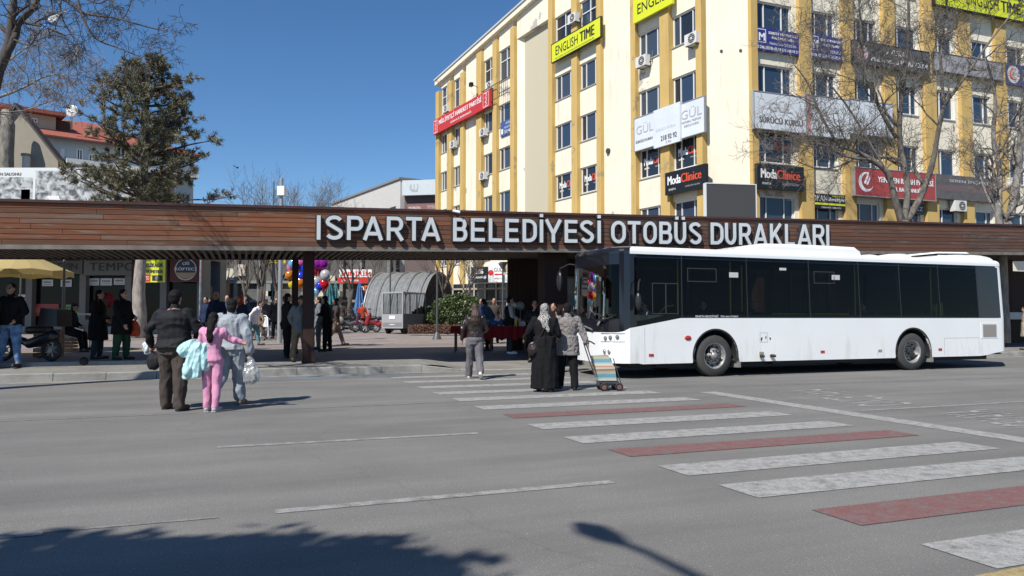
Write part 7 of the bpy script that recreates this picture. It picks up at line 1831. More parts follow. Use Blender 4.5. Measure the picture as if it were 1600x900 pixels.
# --- the two women with the trolley
p = ground_at(851, 612)
w4, J, part, Z, S_ = person('woman in a black gown with a black and white checked headscarf', p.x, p.y, 1.62, -8, legs={'L': (6, 3, 2), 'R': (-5, 4, 2)}, arms={'L': ((.175, .03, .665), (.215, .10, .60)), 'R': ((.145, .03, .66), (.14, .09, .63))}, build=1.18, wear=[('coat', black, {'z0': .035, 'flare': .040, 'fy': .55, 'inf': .014, 'sleeve': .016, 'name': 'gown', 'fold': .014, 'fst': (1, 1, .14)}), ('hijab', hound, {'tail': 1})], shoes=bshoe, vox=.010)
MW_ = mw((p.x, p.y, 0), R(-8)); mb = MB(); cb = Vector((-.20, -.12, .80)); mb.ball(cb, .10, .05, .13, 16); mb.ball(cb + Vector((0, 0, -.03)), .105, .06, .09, 14)
o = held('shoulder_bag', 'black shoulder bag on the back of the woman in the checked headscarf', 'bag', leather, mb, MW_, True, .012, .01)
mb = MB(); mb.tube([cb + Vector((.05, 0, .10)), Vector((-.05, -.16, 1.05)), Vector((.06, -.14, 1.24)), Vector((.12, -.02, 1.34))], .012, 6); s2 = mb.build('strap', leather); s2.parent = o
p = ground_at(887, 609)
w5, J, part, Z, S_ = person('woman in a grey fur coat pulling a striped shopping trolley', p.x, p.y, 1.64, 2, legs={'L': (14, 4, 3), 'R': (-8, 3, 2)}, arms={'L': ((.145, .03, .66), (.12, .10, .60)), 'R': ((.165, -.01, .655), (.20, -.05, .54))}, build=1.16, wear=[('trousers', black, {'flare': .010, 'inf': .012}), ('coat', fur, {'z0': .40, 'flare': .022, 'inf': .022, 'sleeve': .018, 'name': 'fur_coat', 'fold': .008, 'fs': 14, 'fst': (1, 1, 1)}), ('beanie', black)], shoes=bshoe, vox=.010)
TRW = mw((p.x, p.y, 0), R(2)) @ J['wrR']
# --- striped trolley
tr = empty('shopping_trolley', (TRW.x + .33, TRW.y - .02, 0), R(6), 'striped shopping trolley on two wheels beside the woman in the fur coat', 'shopping trolley')
stripe = bpy.data.materials.new('striped_fabric'); stripe.use_nodes = True; t = stripe.node_tree; b_ = t.nodes['Principled BSDF']; tc = t.nodes.new('ShaderNodeTexCoord'); sx = t.nodes.new('ShaderNodeSeparateXYZ'); mm = t.nodes.new('ShaderNodeMath'); mm.operation = 'MULTIPLY'; mm.inputs[1].default_value = 3.6; fr_ = t.nodes.new('ShaderNodeMath'); fr_.operation = 'FRACT'; rr = t.nodes.new('ShaderNodeValToRGB'); rr.color_ramp.interpolation = 'CONSTANT'
cols_ = [(0, (.13, .29, .35)), (.14, (.40, .37, .31)), (.24, (.35, .34, .22)), (.36, (.28, .08, .06)), (.44, (.42, .38, .32)), (.58, (.42, .22, .15)), (.68, (.50, .48, .40)), (.80, (.30, .42, .40)), (.90, (.12, .26, .33))]
while len(rr.color_ramp.elements) < len(cols_): rr.color_ramp.elements.new(.5)
for e, (pos, c) in zip(rr.color_ramp.elements, cols_): e.position = pos; e.color = (*c, 1)
t.links.new(tc.outputs['Object'], sx.inputs[0]); t.links.new(sx.outputs[2], mm.inputs[0]); t.links.new(mm.outputs[0], fr_.inputs[0]); t.links.new(fr_.outputs[0], rr.inputs[0]); t.links.new(rr.outputs[0], b_.inputs['Base Color']); b_.inputs['Roughness'].default_value = .7
mb = MB()   # local: x right, frame leans left towards the handle
def tl(x, y, z): return (x - .22 * (z - .1), y, z)
b0 = [tl(-.12, -.14, .19), tl(.22, -.14, .19), tl(.22, .12, .19), tl(-.12, .12, .19)]; b1 = [tl(-.12, -.14, .64), tl(.17, -.13, .66), tl(.17, .11, .66), tl(-.12, .12, .64)]
md = [tl(-.13, -.17, .40), tl(.235, -.16, .42), tl(.235, .14, .42), tl(-.13, .15, .4)]
mb.add(b0 + md + b1, [(3, 2, 1, 0), (8, 9, 10, 11)] + [(i, (i + 1) % 4, (i + 1) % 4 + 4, i + 4) for i in range(4)] + [(i + 4, (i + 1) % 4 + 4, (i + 1) % 4 + 8, i + 8) for i in range(4)])
mb.build('bag', stripe, tr)
mb = MB()
for y in (-.13, .11): mb.tube([tl(.27, y, .03), tl(.26, y, .14), tl(-.13, y, .15), tl(-.145, y, .5), tl(-.16, y, .92)] if 0 else [tl(.27, y, .13), tl(-.10, y, .15), tl(-.16, y, .5), tl(-.20, y, .88)], .012, 6); mb.tube([tl(.25, y, .60), tl(.30, y, .05)], .009, 6)
mb.tube([tl(-.20, -.13, .88), tl(-.16, -.06, .93), tl(-.08, 0, .91), tl(-.0, .06, .86)], .013, 6); mb.tube([tl(-.20, .11, .88), tl(-.20, -.13, .88)], .012, 6); mb.tube([tl(-.08, -.17, .08), tl(-.08, .15, .08)], .01, 6); mb.box(-.13, .25, -.12, .10, .10, .17)
mb.build('frame', M('trolley_frame', (.05, .05, .055), .4), tr)
for x_, y in ((-.05, -.18), (-.05, .16), (.24, -.17), (.24, .15)):
    r_ = .075; mb = MB(); prof = [(.045, 0), (r_, .0), (r_, .03), (.045, .03)]; n_ = 18; vs = []
    for k in range(n_):
        for rr_, d in prof: vs.append((x_ + rr_ * math.cos(k * 2 * math.pi / n_), y + d - .015, r_ + rr_ * math.sin(k * 2 * math.pi / n_)))
    mb.add(vs, [(k * 4 + q, ((k + 1) % n_) * 4 + q, ((k + 1) % n_) * 4 + (q + 1) % 4, k * 4 + (q + 1) % 4) for k in range(n_) for q in range(4)]); wl = mb.build('wheel', rubber, tr, True)
    mb = MB(); mb.cyl((x_, y - .012, r_), (x_, y + .012, r_), .044, 14); mb.build('hub', M('hub_red', (.16, .07, .06), .5), wl)
# --- people further away
def far_person(label, px, py, h, face, wear, hair=('short', HAIR), Y=None, **kw):
    p = ground_at(px, py) if Y is None else Vector((at(px, 480, Y).x, Y, 0))
    kw.setdefault('vox', .02); kw.setdefault('fingers', False)
    return person(label, p.x, p.y, h, face, wear=wear, hair=hair, shoes=bshoe, **kw)
walkA = {'L': (18, 6, 2), 'R': (-16, 22, 2)}; walkB = {'L': (-16, 20, 2), 'R': (18, 6, 2)}
far_person('bald man in a navy jacket seen above the heavy man', 338, 0, 1.76, 175, [('trousers', navy), ('jacket', navy, {'z0': .44})], ('bald', HGR), Y=21.5, skin=SKIN2, vox=.014)
far_person('pale faced person in dark blue beside the bald man', 356, 0, 1.68, 170, [('trousers', black), ('jacket', bluec, {'z0': .44})], Y=22.5, vox=.014)
far_person('woman in an orange red headscarf behind the woman in grey', 375, 0, 1.66, 150, [('coat', navy, {'z0': .2}), ('hijab', redc)], None, Y=21.0, vox=.014)
far_person('person in a white top bending over right of the red headscarf', 395, 0, 1.60, -100, [('trousers', tealc), ('jacket', whitec, {'z0': .46})], Y=25.5, legs=walkA, lean=25, vox=.015)
far_person('child in a patterned brown outfit walking across the plaza', 405, 532, 1.28, 150, [('trousers', camo), ('jacket', camo, {'z0': .46})], legs=walkB, vox=.014)
far_person('person in dark blue at the shop entrance right of the heavy man', 322, 0, 1.66, 160, [('trousers', black), ('jacket', navy, {'z0': .44})], Y=27.0)
far_person('person in brown standing behind the white plastic chairs', 416, 0, 1.66, 180, [('trousers', black), ('jacket', brownt, {'z0': .44})], Y=34)
far_person('person behind the dark figures right of the post walking over the plaza', 524, 541, 1.66, -70, [('trousers', camo, {'inf': .014}), ('jacket', brownt, {'z0': .44})], legs={'L': (24, 6, 2), 'R': (-20, 18, 2)}, lean=4, vox=.015)
far_person('person in grey half hidden by the post', 498, 546, 1.64, 100, [('trousers', greyt), ('jacket', gj, {'z0': .4})], vox=.015)
far_person('dark figure standing behind the stall with folded arms', 836, 0, 1.76, 175, [('trousers', black), ('jacket', bjack, {'z0': .46, 'inf': .02})], Y=21.3, arms={'L': ((.14, .04, .67), (.02, .12, .68)), 'R': ((.14, .04, .67), (-.02, .11, .66))}, build=1.2, vox=.014)
far_person('man in a dark jacket in front of the poster case', 866, 0, 1.74, 140, [('trousers', black), ('jacket', black, {'z0': .46})], Y=20.3, skin=SKIN2, vox=.014)
far_person('person in a black jacket with white sleeves beside the bus front', 873, 0, 1.60, 30, [('trousers', black), ('jacket', M('cloth_offwhite', (.5, .5, .48), .8), {'z0': .46})], Y=18.6, vox=.014)
far_person('shopper in a black coat behind the vendor', 815, 0, 1.68, 160, [('trousers', black), ('coat', black, {'z0': .4})], Y=26.5)
far_person('customer in a blue denim jacket leaning over the stall', 765, 0, 1.66, 60, [('trousers', black), ('jacket', bluec, {'z0': .46})], Y=23.2, lean=18, vox=.015)
far_person('person in dark clothes among the stalls left of the vendor', 772, 0, 1.70, 180, [('trousers', black), ('jacket', brownt, {'z0': .44})], Y=28)
far_person('small distant person in front of the black shop sign', 575, 0, 1.70, 180, [('trousers', black), ('jacket', black, {'z0': .44})], Y=47)
far_person('distant person in a red top beside the motorbikes', 566, 0, 1.66, 190, [('trousers', black), ('jacket', redc, {'z0': .44})], Y=44)
# more of the crowd: copies of the distant figures, each with its own place
srcs = {o['label']: o for o in SC.objects if o.name.startswith('person') and o.parent is None}
pick = [k for k in srcs if k.startswith(('person in dark blue at the shop', 'shopper in a black coat', 'person in dark clothes among', 'person in grey half', 'woman in an orange'))]
def again(key, px, Y, face, label):
    c = copy_tree(next(srcs[k] for k in pick if k.startswith(key))); x = at(px, 480, Y).x; c.location = (x, Y, gz(x, Y)); c.rotation_euler = (0, 0, R(face)); c['label'] = label; c['group'] = 'passers-by on the plaza'
again('shopper', 330, 30, 90, 'passer-by in a black coat left of the bald man'); again('person in dark clothes', 366, 33, 200, 'passer-by in brown behind the orange red headscarf'); again('person in dark blue', 386, 36, 140, 'passer-by in navy behind the person in the white top'); again('shopper', 432, 31, 180, 'passer-by in a black coat beside the lamp pole'); again('person in grey', 445, 38, 90, 'passer-by in grey far behind the man in the black jacket')
again('person in dark blue', 522, 38, 160, 'passer-by in navy in front of the teal parasols'); again('person in dark clothes', 534, 43, 20, 'passer-by in brown beside the farthest motorbikes'); again('shopper', 590, 47, 180, 'small passer-by in a black coat beside the metal vault'); again('person in grey', 356, 44, 0, 'small passer-by in grey in front of the pale panel'); again('person in dark blue', 752, 27, 170, 'passer-by in navy left of the stall customers'); again('shopper', 826, 25, 200, 'passer-by in a black coat near the dark pier')
# seated man by the scooter
px_ = 107; p = Vector((at(px_, 500, 21.5).x, 21.5, 0))
person('seated man in dark clothes beside the parasol pole', p.x, p.y, 1.70, -80, legs={'L': (78, 74, 6), 'R': (70, 60, 8)}, arms={'L': ((.13, .06, .66), (.08, .17, .60)), 'R': ((.13, .06, .66), (.08, .17, .60))}, lean=12, sit=.45, wear=[('trousers', black), ('jacket', black, {'z0': .48}), ('cap', navy)], hair=('short', HAIR), shoes=bshoe, vox=.014)
mb = MB(); zz = gz(p.x, p.y); stool = empty('wooden_crate_seat', (p.x, p.y, zz), R(-80), 'wooden crate under the seated man', 'crate')
for k in range(4): mb.box(-.2, .2, -.2, -.18, .03 + k * .09, .10 + k * .09); mb.box(-.2, .2, .18, .2, .03 + k * .09, .10 + k * .09); mb.box(-.2, -.18, -.179, .179, .03 + k * .09, .10 + k * .09); mb.box(.18, .2, -.179, .179, .03 + k * .09, .10 + k * .09)
mb.box(-.2, .2, -.2, .2, .385, .40); mb.build('slats', M('crate_wood', (.25, .14, .07), .8, var=.2), stool)
# passengers
def bus_person(label, s, w, face, mt, hair):
    q = B0 + E1 * s + E2 * w; person(label, q.x, q.y, 1.66, face, legs={'L': (80, 80, 4), 'R': (80, 80, 4)}, sit=.46, wear=[('trousers', black), ('jacket', mt, {'z0': .48})], hair=hair, shoes=bshoe, vox=.022, z=.42, fingers=False)
bus_person('grey haired passenger seated behind the middle window of the bus', 3.95, .45, 200, black, ('short', HGR))
bus_person('passenger in dark clothes behind the second side window of the bus', 2.55, .5, 160, navy, ('short', HAIR))
bus_person('bus driver in a pale shirt behind the first side window', 1.0, .55, 110, M('shirt_grey', (.3, .3, .32), .8), ('short', HAIR))
bus_person('passenger in blue near the rear of the bus', 10.1, .6, 110, bluec, ('short', HAIR))
bus_person('passenger in grey behind the fourth side window of the bus', 7.6, .6, 110, greyt, ('short', HAIR))
# ------------------------------------------------------------- street things
def GP(px, Y): x = at(px, 480, Y).x; return Vector((x, Y, gz(x, Y)))
steel = M('galvanised_steel', (.34, .35, .36), .45, metal=.5, var=.1); polem = M('pole_dark_grey', (.06, .065, .07), .5)
def pole(name, label, px, Y, ytop, r, mat, base=False, cat='pole'):
    p = GP(px, Y); zt = at(px, ytop, Y).z; root = empty(name, p, 0, label, cat); mb = MB(); mb.tube([p, p.lerp(Vector((p.x, p.y, zt)), .5), Vector((p.x, p.y, zt))], [r, r * .85, r * .7], 10); attach(root, mb.build('pole', mat))
    if base:
        mb = MB(); mb.tube([p + Vector((0, 0, .0)), p + Vector((0, 0, .12)), p + Vector((0, 0, .3))], [r * 3.6, r * 2.8, r * 1.2], 12); attach(root, mb.build('base', mat))
    return root, p, zt
root, p, zt = pole('lamp_post', 'thin grey lamp post with a small white box, rising above the canopy', 437.5, 27, 279, .09, steel, cat='lamp post')
mb = MB(); b = at(439, 300, 27); mb.box(b.x - .1, b.x + .16, 26.85, 27.15, b.z - .14, b.z + .2); attach(root, mb.build('junction_box', SW))
pole('flag_pole', 'thin dark pole rising above the canopy left of the lamp post', 425.5, 36, 283, .035, polem)
root, p, zt = pole('lamp_post', 'dark grey lamp post with a flared base in front of the bushes', 683, 31, 423, .055, polem, True, 'lamp post')
mb = MB(); mb.tube([Vector((p.x, p.y, zt)), Vector((p.x - .32, p.y, zt + .02))], .02, 6); mb.tube([Vector((p.x - .3, p.y, zt + .03)), Vector((p.x - .32, p.y, zt - .1))], [.03, .14], 12); attach(root, mb.build('lamp_shade', polem))
pole('lamp_post', 'thin dark lamp post rising behind the grey cart', 609.5, 41, 380, .05, polem, False, 'lamp post')
root, p, zt = pole('lamp_post', 'lamp post with a flared funnel head in front of the technology shop', 785.5, 31, 412, .045, polem, True, 'lamp post')
mb = MB(); mb.tube([Vector((p.x, p.y, zt - .25)), Vector((p.x, p.y, zt + .02))], [.03, .20], 4); attach(root, mb.build('lamp_shade', polem))
pole('grey_pole', 'pale grey pole right of the snack shop sign', 312.5, 30, 380, .05, steel); pole('grey_pole', 'thin pale pole in front of the distant house', 344, 38, 380, .05, steel)
pole('grey_pole', 'thin dark pole between the bare trees and the teal parasols', 560.5, 50, 385, .04, polem)
# lamp post behind the photographer whose arm throws its shadow on the road
lz_ = 7.0; hl = math.cos(R(SUN_EL)) / math.sin(R(SUN_EL)) * lz_; n_ = math.hypot(SHX, SHY)
g0 = G(930, 830); g1_ = G(1085, 898); hd0 = Vector((g0.x - SHX / n_ * hl, g0.y - SHY / n_ * hl, lz_)); hd1 = Vector((g1_.x - SHX / n_ * hl, g1_.y - SHY / n_ * hl, lz_)); dr = (hd1 - hd0).normalized()
root = empty('street_lamp', (hd0 + dr * 2.2).xy.to_3d(), 0, 'tall street lamp with a curved arm behind the photographer', 'street lamp')
q = hd0 + dr * 2.2; mb = MB(); mb.tube([q.xy.to_3d(), Vector((q.x, q.y, lz_ - .6)), q + Vector((0, 0, -.1)) - dr * .3, hd0 + dr * .5 + Vector((0, 0, .02)), hd0 + dr * .25], [.09, .07, .055, .035, .035], 8); attach(root, mb.build('pole', steel))
mb = MB(); mb.tube([hd0 + dr * .30, hd0 + dr * .15, hd0 - dr * .05, hd0 - dr * .22], [.04, .085, .10, .03], 10); attach(root, mb.build('lamp_head', steel))
# yellow parasol
px, Y = 20, 20.5; top = at(22, 403, Y); rim = at(95, 426, Y); root = empty('yellow_parasol', GP(98, Y + .3), 0, 'faded yellow parasol at the left under the canopy', 'parasol')
mb = MB(); R_ = (rim.x - top.x); seg = 8; c = Vector((top.x, Y + .3, top.z + .25)); rp_ = [c + Vector((R_ * math.cos(R(22.5 + 45 * k)), R_ * math.sin(R(22.5 + 45 * k)), -.62)) for k in range(seg)]
for k in range(seg):
    a, b = rp_[k], rp_[(k + 1) % seg]; m_ = (a + b) / 2 + Vector((0, 0, .05)); mb.add([c, a, m_, b], [(0, 1, 2), (0, 2, 3)]); mb.quad(a, m_, m_ - Vector((0, 0, .14)), a - Vector((0, 0, .14))); mb.quad(m_, b, b - Vector((0, 0, .14)), m_ - Vector((0, 0, .14)))
yc = bpy.data.materials.new('parasol_yellow'); yc.use_nodes = True; t = yc.node_tree; b_ = t.nodes['Principled BSDF']; b_.inputs['Base Color'].default_value = (.55, .44, .2, 1); b_.inputs['Roughness'].default_value = .8
tl_ = t.nodes.new('ShaderNodeBsdfTranslucent'); tl_.inputs[0].default_value = (.5, .38, .12, 1); mx = t.nodes.new('ShaderNodeMixShader'); mx.inputs[0].default_value = .35; t.links.new(b_.outputs[0], mx.inputs[1]); t.links.new(tl_.outputs[0], mx.inputs[2]); t.links.new(mx.outputs[0], t.nodes['Material Output'].inputs[0])
attach(root, mb.build('canopy', yc)); mb = MB(); g = GP(98, Y + .3); mb.tube([Vector((c.x, c.y, gz(c.x, c.y))), c], .022, 8)
for q in rp_: mb.tube([c - Vector((0, 0, .1)), q - Vector((0, 0, .02))], .01, 4)
attach(root, mb.build('frame', steel))
pole('parasol_pole', 'grey post beside the yellow parasol', 99, 20.0, 398, .045, M('post_grey', (.17, .17, .17), .6))
# closed parasols
def closed(px, Y, ytop, ybot, mat, lab):
    p = GP(px, Y); t_, b_ = at(px, ytop, Y).z, at(px, ybot, Y).z; root = empty('closed_parasol', p, 0, lab, 'parasol', 'closed parasols on the plaza'); n = 16; rings = []
    mb = MB(); vs = []; H_ = [(t_, .03), (lerp(t_, b_, .15), .10), (lerp(t_, b_, .5), .17), (lerp(t_, b_, .9), .26), (b_, .22)]
    for z, r in H_:
        for k in range(n): rr = r * (1 + .28 * (k % 2 * 2 - 1)); vs.append((p.x + rr * math.cos(k * 2 * math.pi / n), p.y + rr * math.sin(k * 2 * math.pi / n), z))
    mb.add(vs, [(i * n + k, i * n + (k + 1) % n, (i + 1) * n + (k + 1) % n, (i + 1) * n + k) for i in range(4) for k in range(n)]); attach(root, mb.build('fabric', mat)); mb = MB(); mb.tube([p, Vector((p.x, p.y, t_ + .1))], .03, 6); mb.tube([p, p + Vector((0, 0, .12))], .3, 12); attach(root, mb.build('pole', steel))
closed(515, 47, 443, 478, M('fabric_teal', (.05, .20, .22), .8), 'left one of the two closed teal parasols'); closed(524, 47.3, 443, 480, M('fabric_teal', (.05, .20, .22), .8), 'right one of the two closed teal parasols'); closed(561.5, 45, 441, 490, M('fabric_blue', (.06, .16, .36), .8, var=.3, scale=4), 'closed blue parasol in front of the black shop')
# metal vault
VC = Vector((at(643, 480, 47).x, 47, gz(0, 47))); ax = Vector((.96, -.28, 0)); lt = Vector((.28, .96, 0))
root = empty('metal_vault', VC, 0, 'arched shelter of corrugated grey metal sheets on the plaza', 'shelter'); mb = MB(); rad, hgt, ln = 2.9, 3.6, 3.9; n = 28; prev = None
seg = 44
def vpt(i, j):
    a = math.pi * i / n; s = j / seg; r_ = 1 + .012 * math.cos(j * math.pi); return VC + ax * (s * ln - ln / 2) - lt * (math.cos(a) * rad * r_) + Vector((0, 0, math.sin(a) ** .9 * hgt * r_))
for j in range(seg):
    for i in range(n): mb.quad(vpt(i, j), vpt(i + 1, j), vpt(i + 1, j + 1), vpt(i, j + 1))
attach(root, mb.build('sheeting', M('corrugated_metal', (.28, .285, .285), .5, metal=.2, var=.15)))
for s in (-1,):
    mb = MB(); pts = [vpt(i, 0 if s < 0 else seg) for i in range(n + 1)]; mb.add(pts, [tuple(range(n + 1))]); attach(root, mb.build('end_wall', M('end_sheet', (.19, .195, .195), .5, metal=.3, var=.12)))
    mb = MB(); mb.tube(pts, .05, 5); attach(root, mb.build('rib', steel))
for j in range(0, seg + 1, 5): mb = MB(); mb.tube([vpt(i, j) * 1.0 + (vpt(i, j) - VC).normalized() * .03 for i in range(n + 1)], .035, 4); attach(root, mb.build('rib', steel))
# grey cart
p0 = GP(613, 36.5); root = empty('electric_cart', p0, R(-22), 'boxy grey electric cart with windows standing on the plaza', 'cart')
cg = M('cart_grey', (.30, .31, .32), .45, var=.05); cd = M('cart_dark_grey', (.12, .125, .13), .5); wv, dp, ht = 1.2, 2.3, 2.08
mb = MB(); mb.box(-wv / 2, wv / 2, 0, .04, .28, .98); 
for x_ in (-wv / 2, wv / 2 - .06): mb.box(x_, x_ + .06, 0, .06, .98, ht - .08)
mb.box(-wv / 2, wv / 2, 0, .06, ht - .08, ht); mb.build('front_panel', cg, root)
mb = MB(); mb.box(-wv / 2, wv / 2, .06, dp, ht - .06, ht); mb.build('roof', cg, root)
mb = MB(); mb.box(wv / 2 - .04, wv / 2, .06, dp, .28, 1.0); mb.box(-wv / 2, -wv / 2 + .04, .06, dp, .28, 1.0); mb.box(-wv / 2, wv / 2, dp - .04, dp, .28, 1.0); mb.box(-wv / 2 + .04, wv / 2 - .04, .06, dp - .04, .28, .34)
for y_ in (.7, 1.4, dp - .06): mb.box(wv / 2 - .045, wv / 2 - .005, y_, y_ + .05, 1.0, ht - .06); mb.box(-wv / 2 + .005, -wv / 2 + .045, y_, y_ + .05, 1.0, ht - .06)
mb.build('side_panel', cd, root)
cgl = glass_mat('cart_glass', (.6, .62, .63))
mb = MB(); mb.quad((-wv / 2 + .06, .03, 1.0), (wv / 2 - .06, .03, 1.0), (wv / 2 - .06, .03, ht - .08), (-wv / 2 + .06, .03, ht - .08)); mb.build('window', cgl, root)
mb = MB(); mb.quad((wv / 2 - .02, .1, 1.0), (wv / 2 - .02, dp - .06, 1.0), (wv / 2 - .02, dp - .06, ht - .06), (wv / 2 - .02, .1, ht - .06)); mb.build('window', cgl, root)
mb = MB(); mb.box(-.16, .16, -.02, -.001, .74, .9); mb.build('number_plate', SW, root)
mb = MB(); mb.box(-wv / 2 + .06, wv / 2 - .06, -.006, -.001, .36, .56); mb.box(-.14, .14, -.012, -.007, .45, .48, 1); mb.build('lower_hatch', [M('hatch_grey', (.2, .19, .19), .5), SW], root)
for x_ in (-wv / 2 + .12, wv / 2 - .12):
    for y_ in (.45, dp - .4): mb = MB(); mb.tube([(x_ - .06, y_, .2), (x_ + .06, y_, .2)], .2, 18); mb.build('wheel', rubber, root)
mb = MB(); mb.box(-.4, .4, .2, dp - .2, .2, .29); mb.build('chassis', rubber, root)
# scooters
def scooter(px, Y, rot, col, lab, cargo=None, basket=None, scale=1.0):
    p = GP(px, Y); root = empty('motor_scooter', p, R(rot), lab, 'motorbike', 'motorbikes on the plaza' if px > 300 else None)
    def torus(cx, r, name):
        mb = MB(); n1, n2 = 22, 8; vs = []
        for i in range(n1):
            for k in range(n2): a, b = 2 * math.pi * i / n1, 2 * math.pi * k / n2; rr = r + .05 * math.cos(b); vs.append((cx + rr * math.cos(a), .05 * math.sin(b), r + .05 + rr * math.sin(a)))
        mb.add(vs, [(i * n2 + k, ((i + 1) % n1) * n2 + k, ((i + 1) % n1) * n2 + (k + 1) % n2, i * n2 + (k + 1) % n2) for i in range(n1) for k in range(n2)]); w = mb.build('wheel', rubber, root, True)
        mb = MB()
        for i in range(7): a = i * math.pi / 3.5; mb.tube([(cx, 0, r + .05), (cx + (r - .03) * math.cos(a), 0, r + .05 + (r - .03) * math.sin(a))], .014, 4)
        mb.tube([(cx, -.05, r + .05), (cx, .05, r + .05)], .06, 10); mb.build('rim', steel, w)
    torus(-.62, .22, ''); torus(.62, .22, '')
    mb = MB(); mb.cap((.55, 0, .62), (-.05, 0, .42), .07, .10, 10); mb.cap((-.05, 0, .42), (-.65, 0, .60), .12, .13, 12); mb.cap((.42, 0, .9), (.55, 0, .45), .13, .09, 12); mb.cap((-.75, 0, .60), (-.45, 0, .52), .08, .12, 10)
    me = fuse(mb, .025, 3); me.materials.append(col); o = bpy.data.objects.new('bodywork', me); SC.collection.objects.link(o); o.parent = root
    mb = MB(); mb.cap((-.55, 0, .76), (-.02, 0, .74), .10, .09, 12); mb.build('seat', bshoe, root, True)
    mb = MB(); mb.tube([(.40, -.32, 1.02), (.42, -.1, 1.0), (.42, .1, 1.0), (.40, .32, 1.02)], .018, 6); mb.tube([(.42, 0, 1.0), (.62, 0, .3)], .03, 8); mb.tube([(.40, .2, 1.02), (.42, .25, 1.18)], .008, 4); mb.ball((.42, .26, 1.22), .05, .02, .04, 8); mb.ball((.42, -.26, 1.22), .05, .02, .04, 8); mb.build('handlebar', polem, root)
    mb = MB(); mb.ball((.53, 0, .88), .07, .08, .07, 10); mb.build('headlight', lamp, root, True)
    mb = MB(); mb.cap((.45, 0, .52), (.78, 0, .50), .05, .04, 8); mb.build('mudguard', col, root, True)
    mb = MB(); mb.tube([(-.1, -.12, .25), (-.75, -.14, .33)], [.03, .05], 8); mb.build('exhaust', steel, root)
    if cargo: mb = MB(); mb.hexa([(-.95, -.25, .82), (-.45, -.25, .82), (-.45, .25, .82), (-.95, .25, .82), (-.93, -.23, 1.22), (-.5, -.23, 1.26), (-.5, .23, 1.26), (-.93, .23, 1.22)]); mb.build('cargo_box', cargo, root)
    if basket: mb = MB(); mb.ball((-.65, -.2, .62), .24, .10, .22, 12); mb.ball((-.65, .2, .62), .24, .10, .22, 12); mb.build('saddlebag', basket, root, True)
    root.scale = (scale,) * 3
scooter(45, 17.6, 172, M('scooter_black', (.015, .015, .017), .3), 'black scooter with a cargo box parked behind the man in jeans', M('box_black', (.012, .012, .014), .4))
scooter(548, 41, 25, M('scooter_grey', (.1, .1, .1), .35), 'grey motorbike with beige saddlebags on the plaza', None, beigec); scooter(572, 39, 160, M('scooter_plum', (.09, .03, .06), .3), 'plum coloured motorbike in the middle of the parked row'); scooter(590, 38, 200, M('scooter_red', (.25, .02, .02), .3), 'red motorbike right beside the grey cart'); scooter(536, 44, 40, M('scooter_dk', (.03, .03, .035), .35), 'dark motorbike at the left end of the parked row'); scooter(583, 45.5, 60, M('scooter_blue', (.05, .06, .10), .3), 'blue grey motorbike behind the parked row'); scooter(553, 48, -30, M('scooter_dk2', (.04, .035, .035), .35), 'farthest dark motorbike near the teal parasols')
# brown crate and little cart by the scooter
p = GP(78, 19.3); root = empty('brown_crate', p, R(15), 'reddish brown slatted crate behind the black scooter', 'crate'); mb = MB()
for k in range(6): mb.box(-.3, .3, -.2, .2, .02 + k * .12, .12 + k * .12)
mb.build('slats', M('crate_brown', (.16, .08, .05), .8, var=.25), root)
p = GP(126, 23); root = empty('steel_barrow', p, R(5), 'small steel barrow with a paper sign left of the woman in the long coat', 'barrow'); mb = MB()
for x_ in (-.42, .38):
    for y_ in (-.25, .25): mb.box(x_, x_ + .04, y_, y_ + .04, 0, 1.05)
mb.box(-.42, .42, -.25, .29, 1.05, 1.09); mb.box(-.38, .38, -.24, .28, .3, .34); mb.build('frame', steel, root); mb = MB(); mb.box(-.38, .38, -.23, -.21, .34, .9); mb.build('panel', M('panel_grey', (.2, .2, .2), .5), root); mb = MB(); mb.hexa([(-.05, -.27, .42), (.25, -.27, .42), (.25, -.25, .42), (-.05, -.25, .42), (0, -.27, .72), (.2, -.27, .72), (.2, -.25, .72), (0, -.25, .72)]); mb.build('paper', SW, root)
# red wrapped bundle on the shoulder of the black coats
p = Vector((at(168, 470, 18.9).x, 18.9, 0)); root = empty('rolled_red_bundle', (p.x, p.y, at(168, 470, 18.9).z), 0, 'crumpled red bundle held between the two people in black coats', 'bundle'); mb = MB(); c0 = at(155, 460, 18.9); mb.cap(c0, at(172, 464, 18.9), .07, .09, 10); mb.cap(at(172, 464, 18.9), at(172, 478, 18.9), .08, .05, 10); me = fuse(mb, .015, 2, .03, 12); me.materials.append(cloth('bundle_red', (.38, .03, .05), .6)); o = bpy.data.objects.new('wrapping', me); SC.collection.objects.link(o); attach(root, o)
# white plastic chairs
def chair(px, Y, rot, lab):
    p = GP(px, Y); root = empty('plastic_chair', p, R(rot), lab, 'chair', 'white plastic chairs on the plaza'); mb = MB(); mb.box(-.22, .22, -.22, .22, .42, .45); mb.build('seat', SW, root)
    mb = MB(); 
    for k in range(5): mb.box(-.20 + k * .085, -.14 + k * .085, .20, .23, .45, .85)
    mb.tube([(-.22, .22, .45), (-.22, .24, .8), (-.1, .25, .92), (.1, .25, .92), (.22, .24, .8), (.22, .22, .45)], .022, 6); mb.build('backrest', SW, root)
    for a in (-.2, .2):
        for b in (-.2, .2): mb = MB(); mb.tube([(a, b, .43), (a * 1.15, b * 1.15, 0)], .02, 5); mb.build('leg', SW, root)
chair(420, 33, 150, 'white plastic chair nearest to the lamp pole'); chair(427, 34.5, 200, 'white plastic chair behind the nearest one'); chair(411, 35.5, 90, 'white plastic chair behind the walking child')
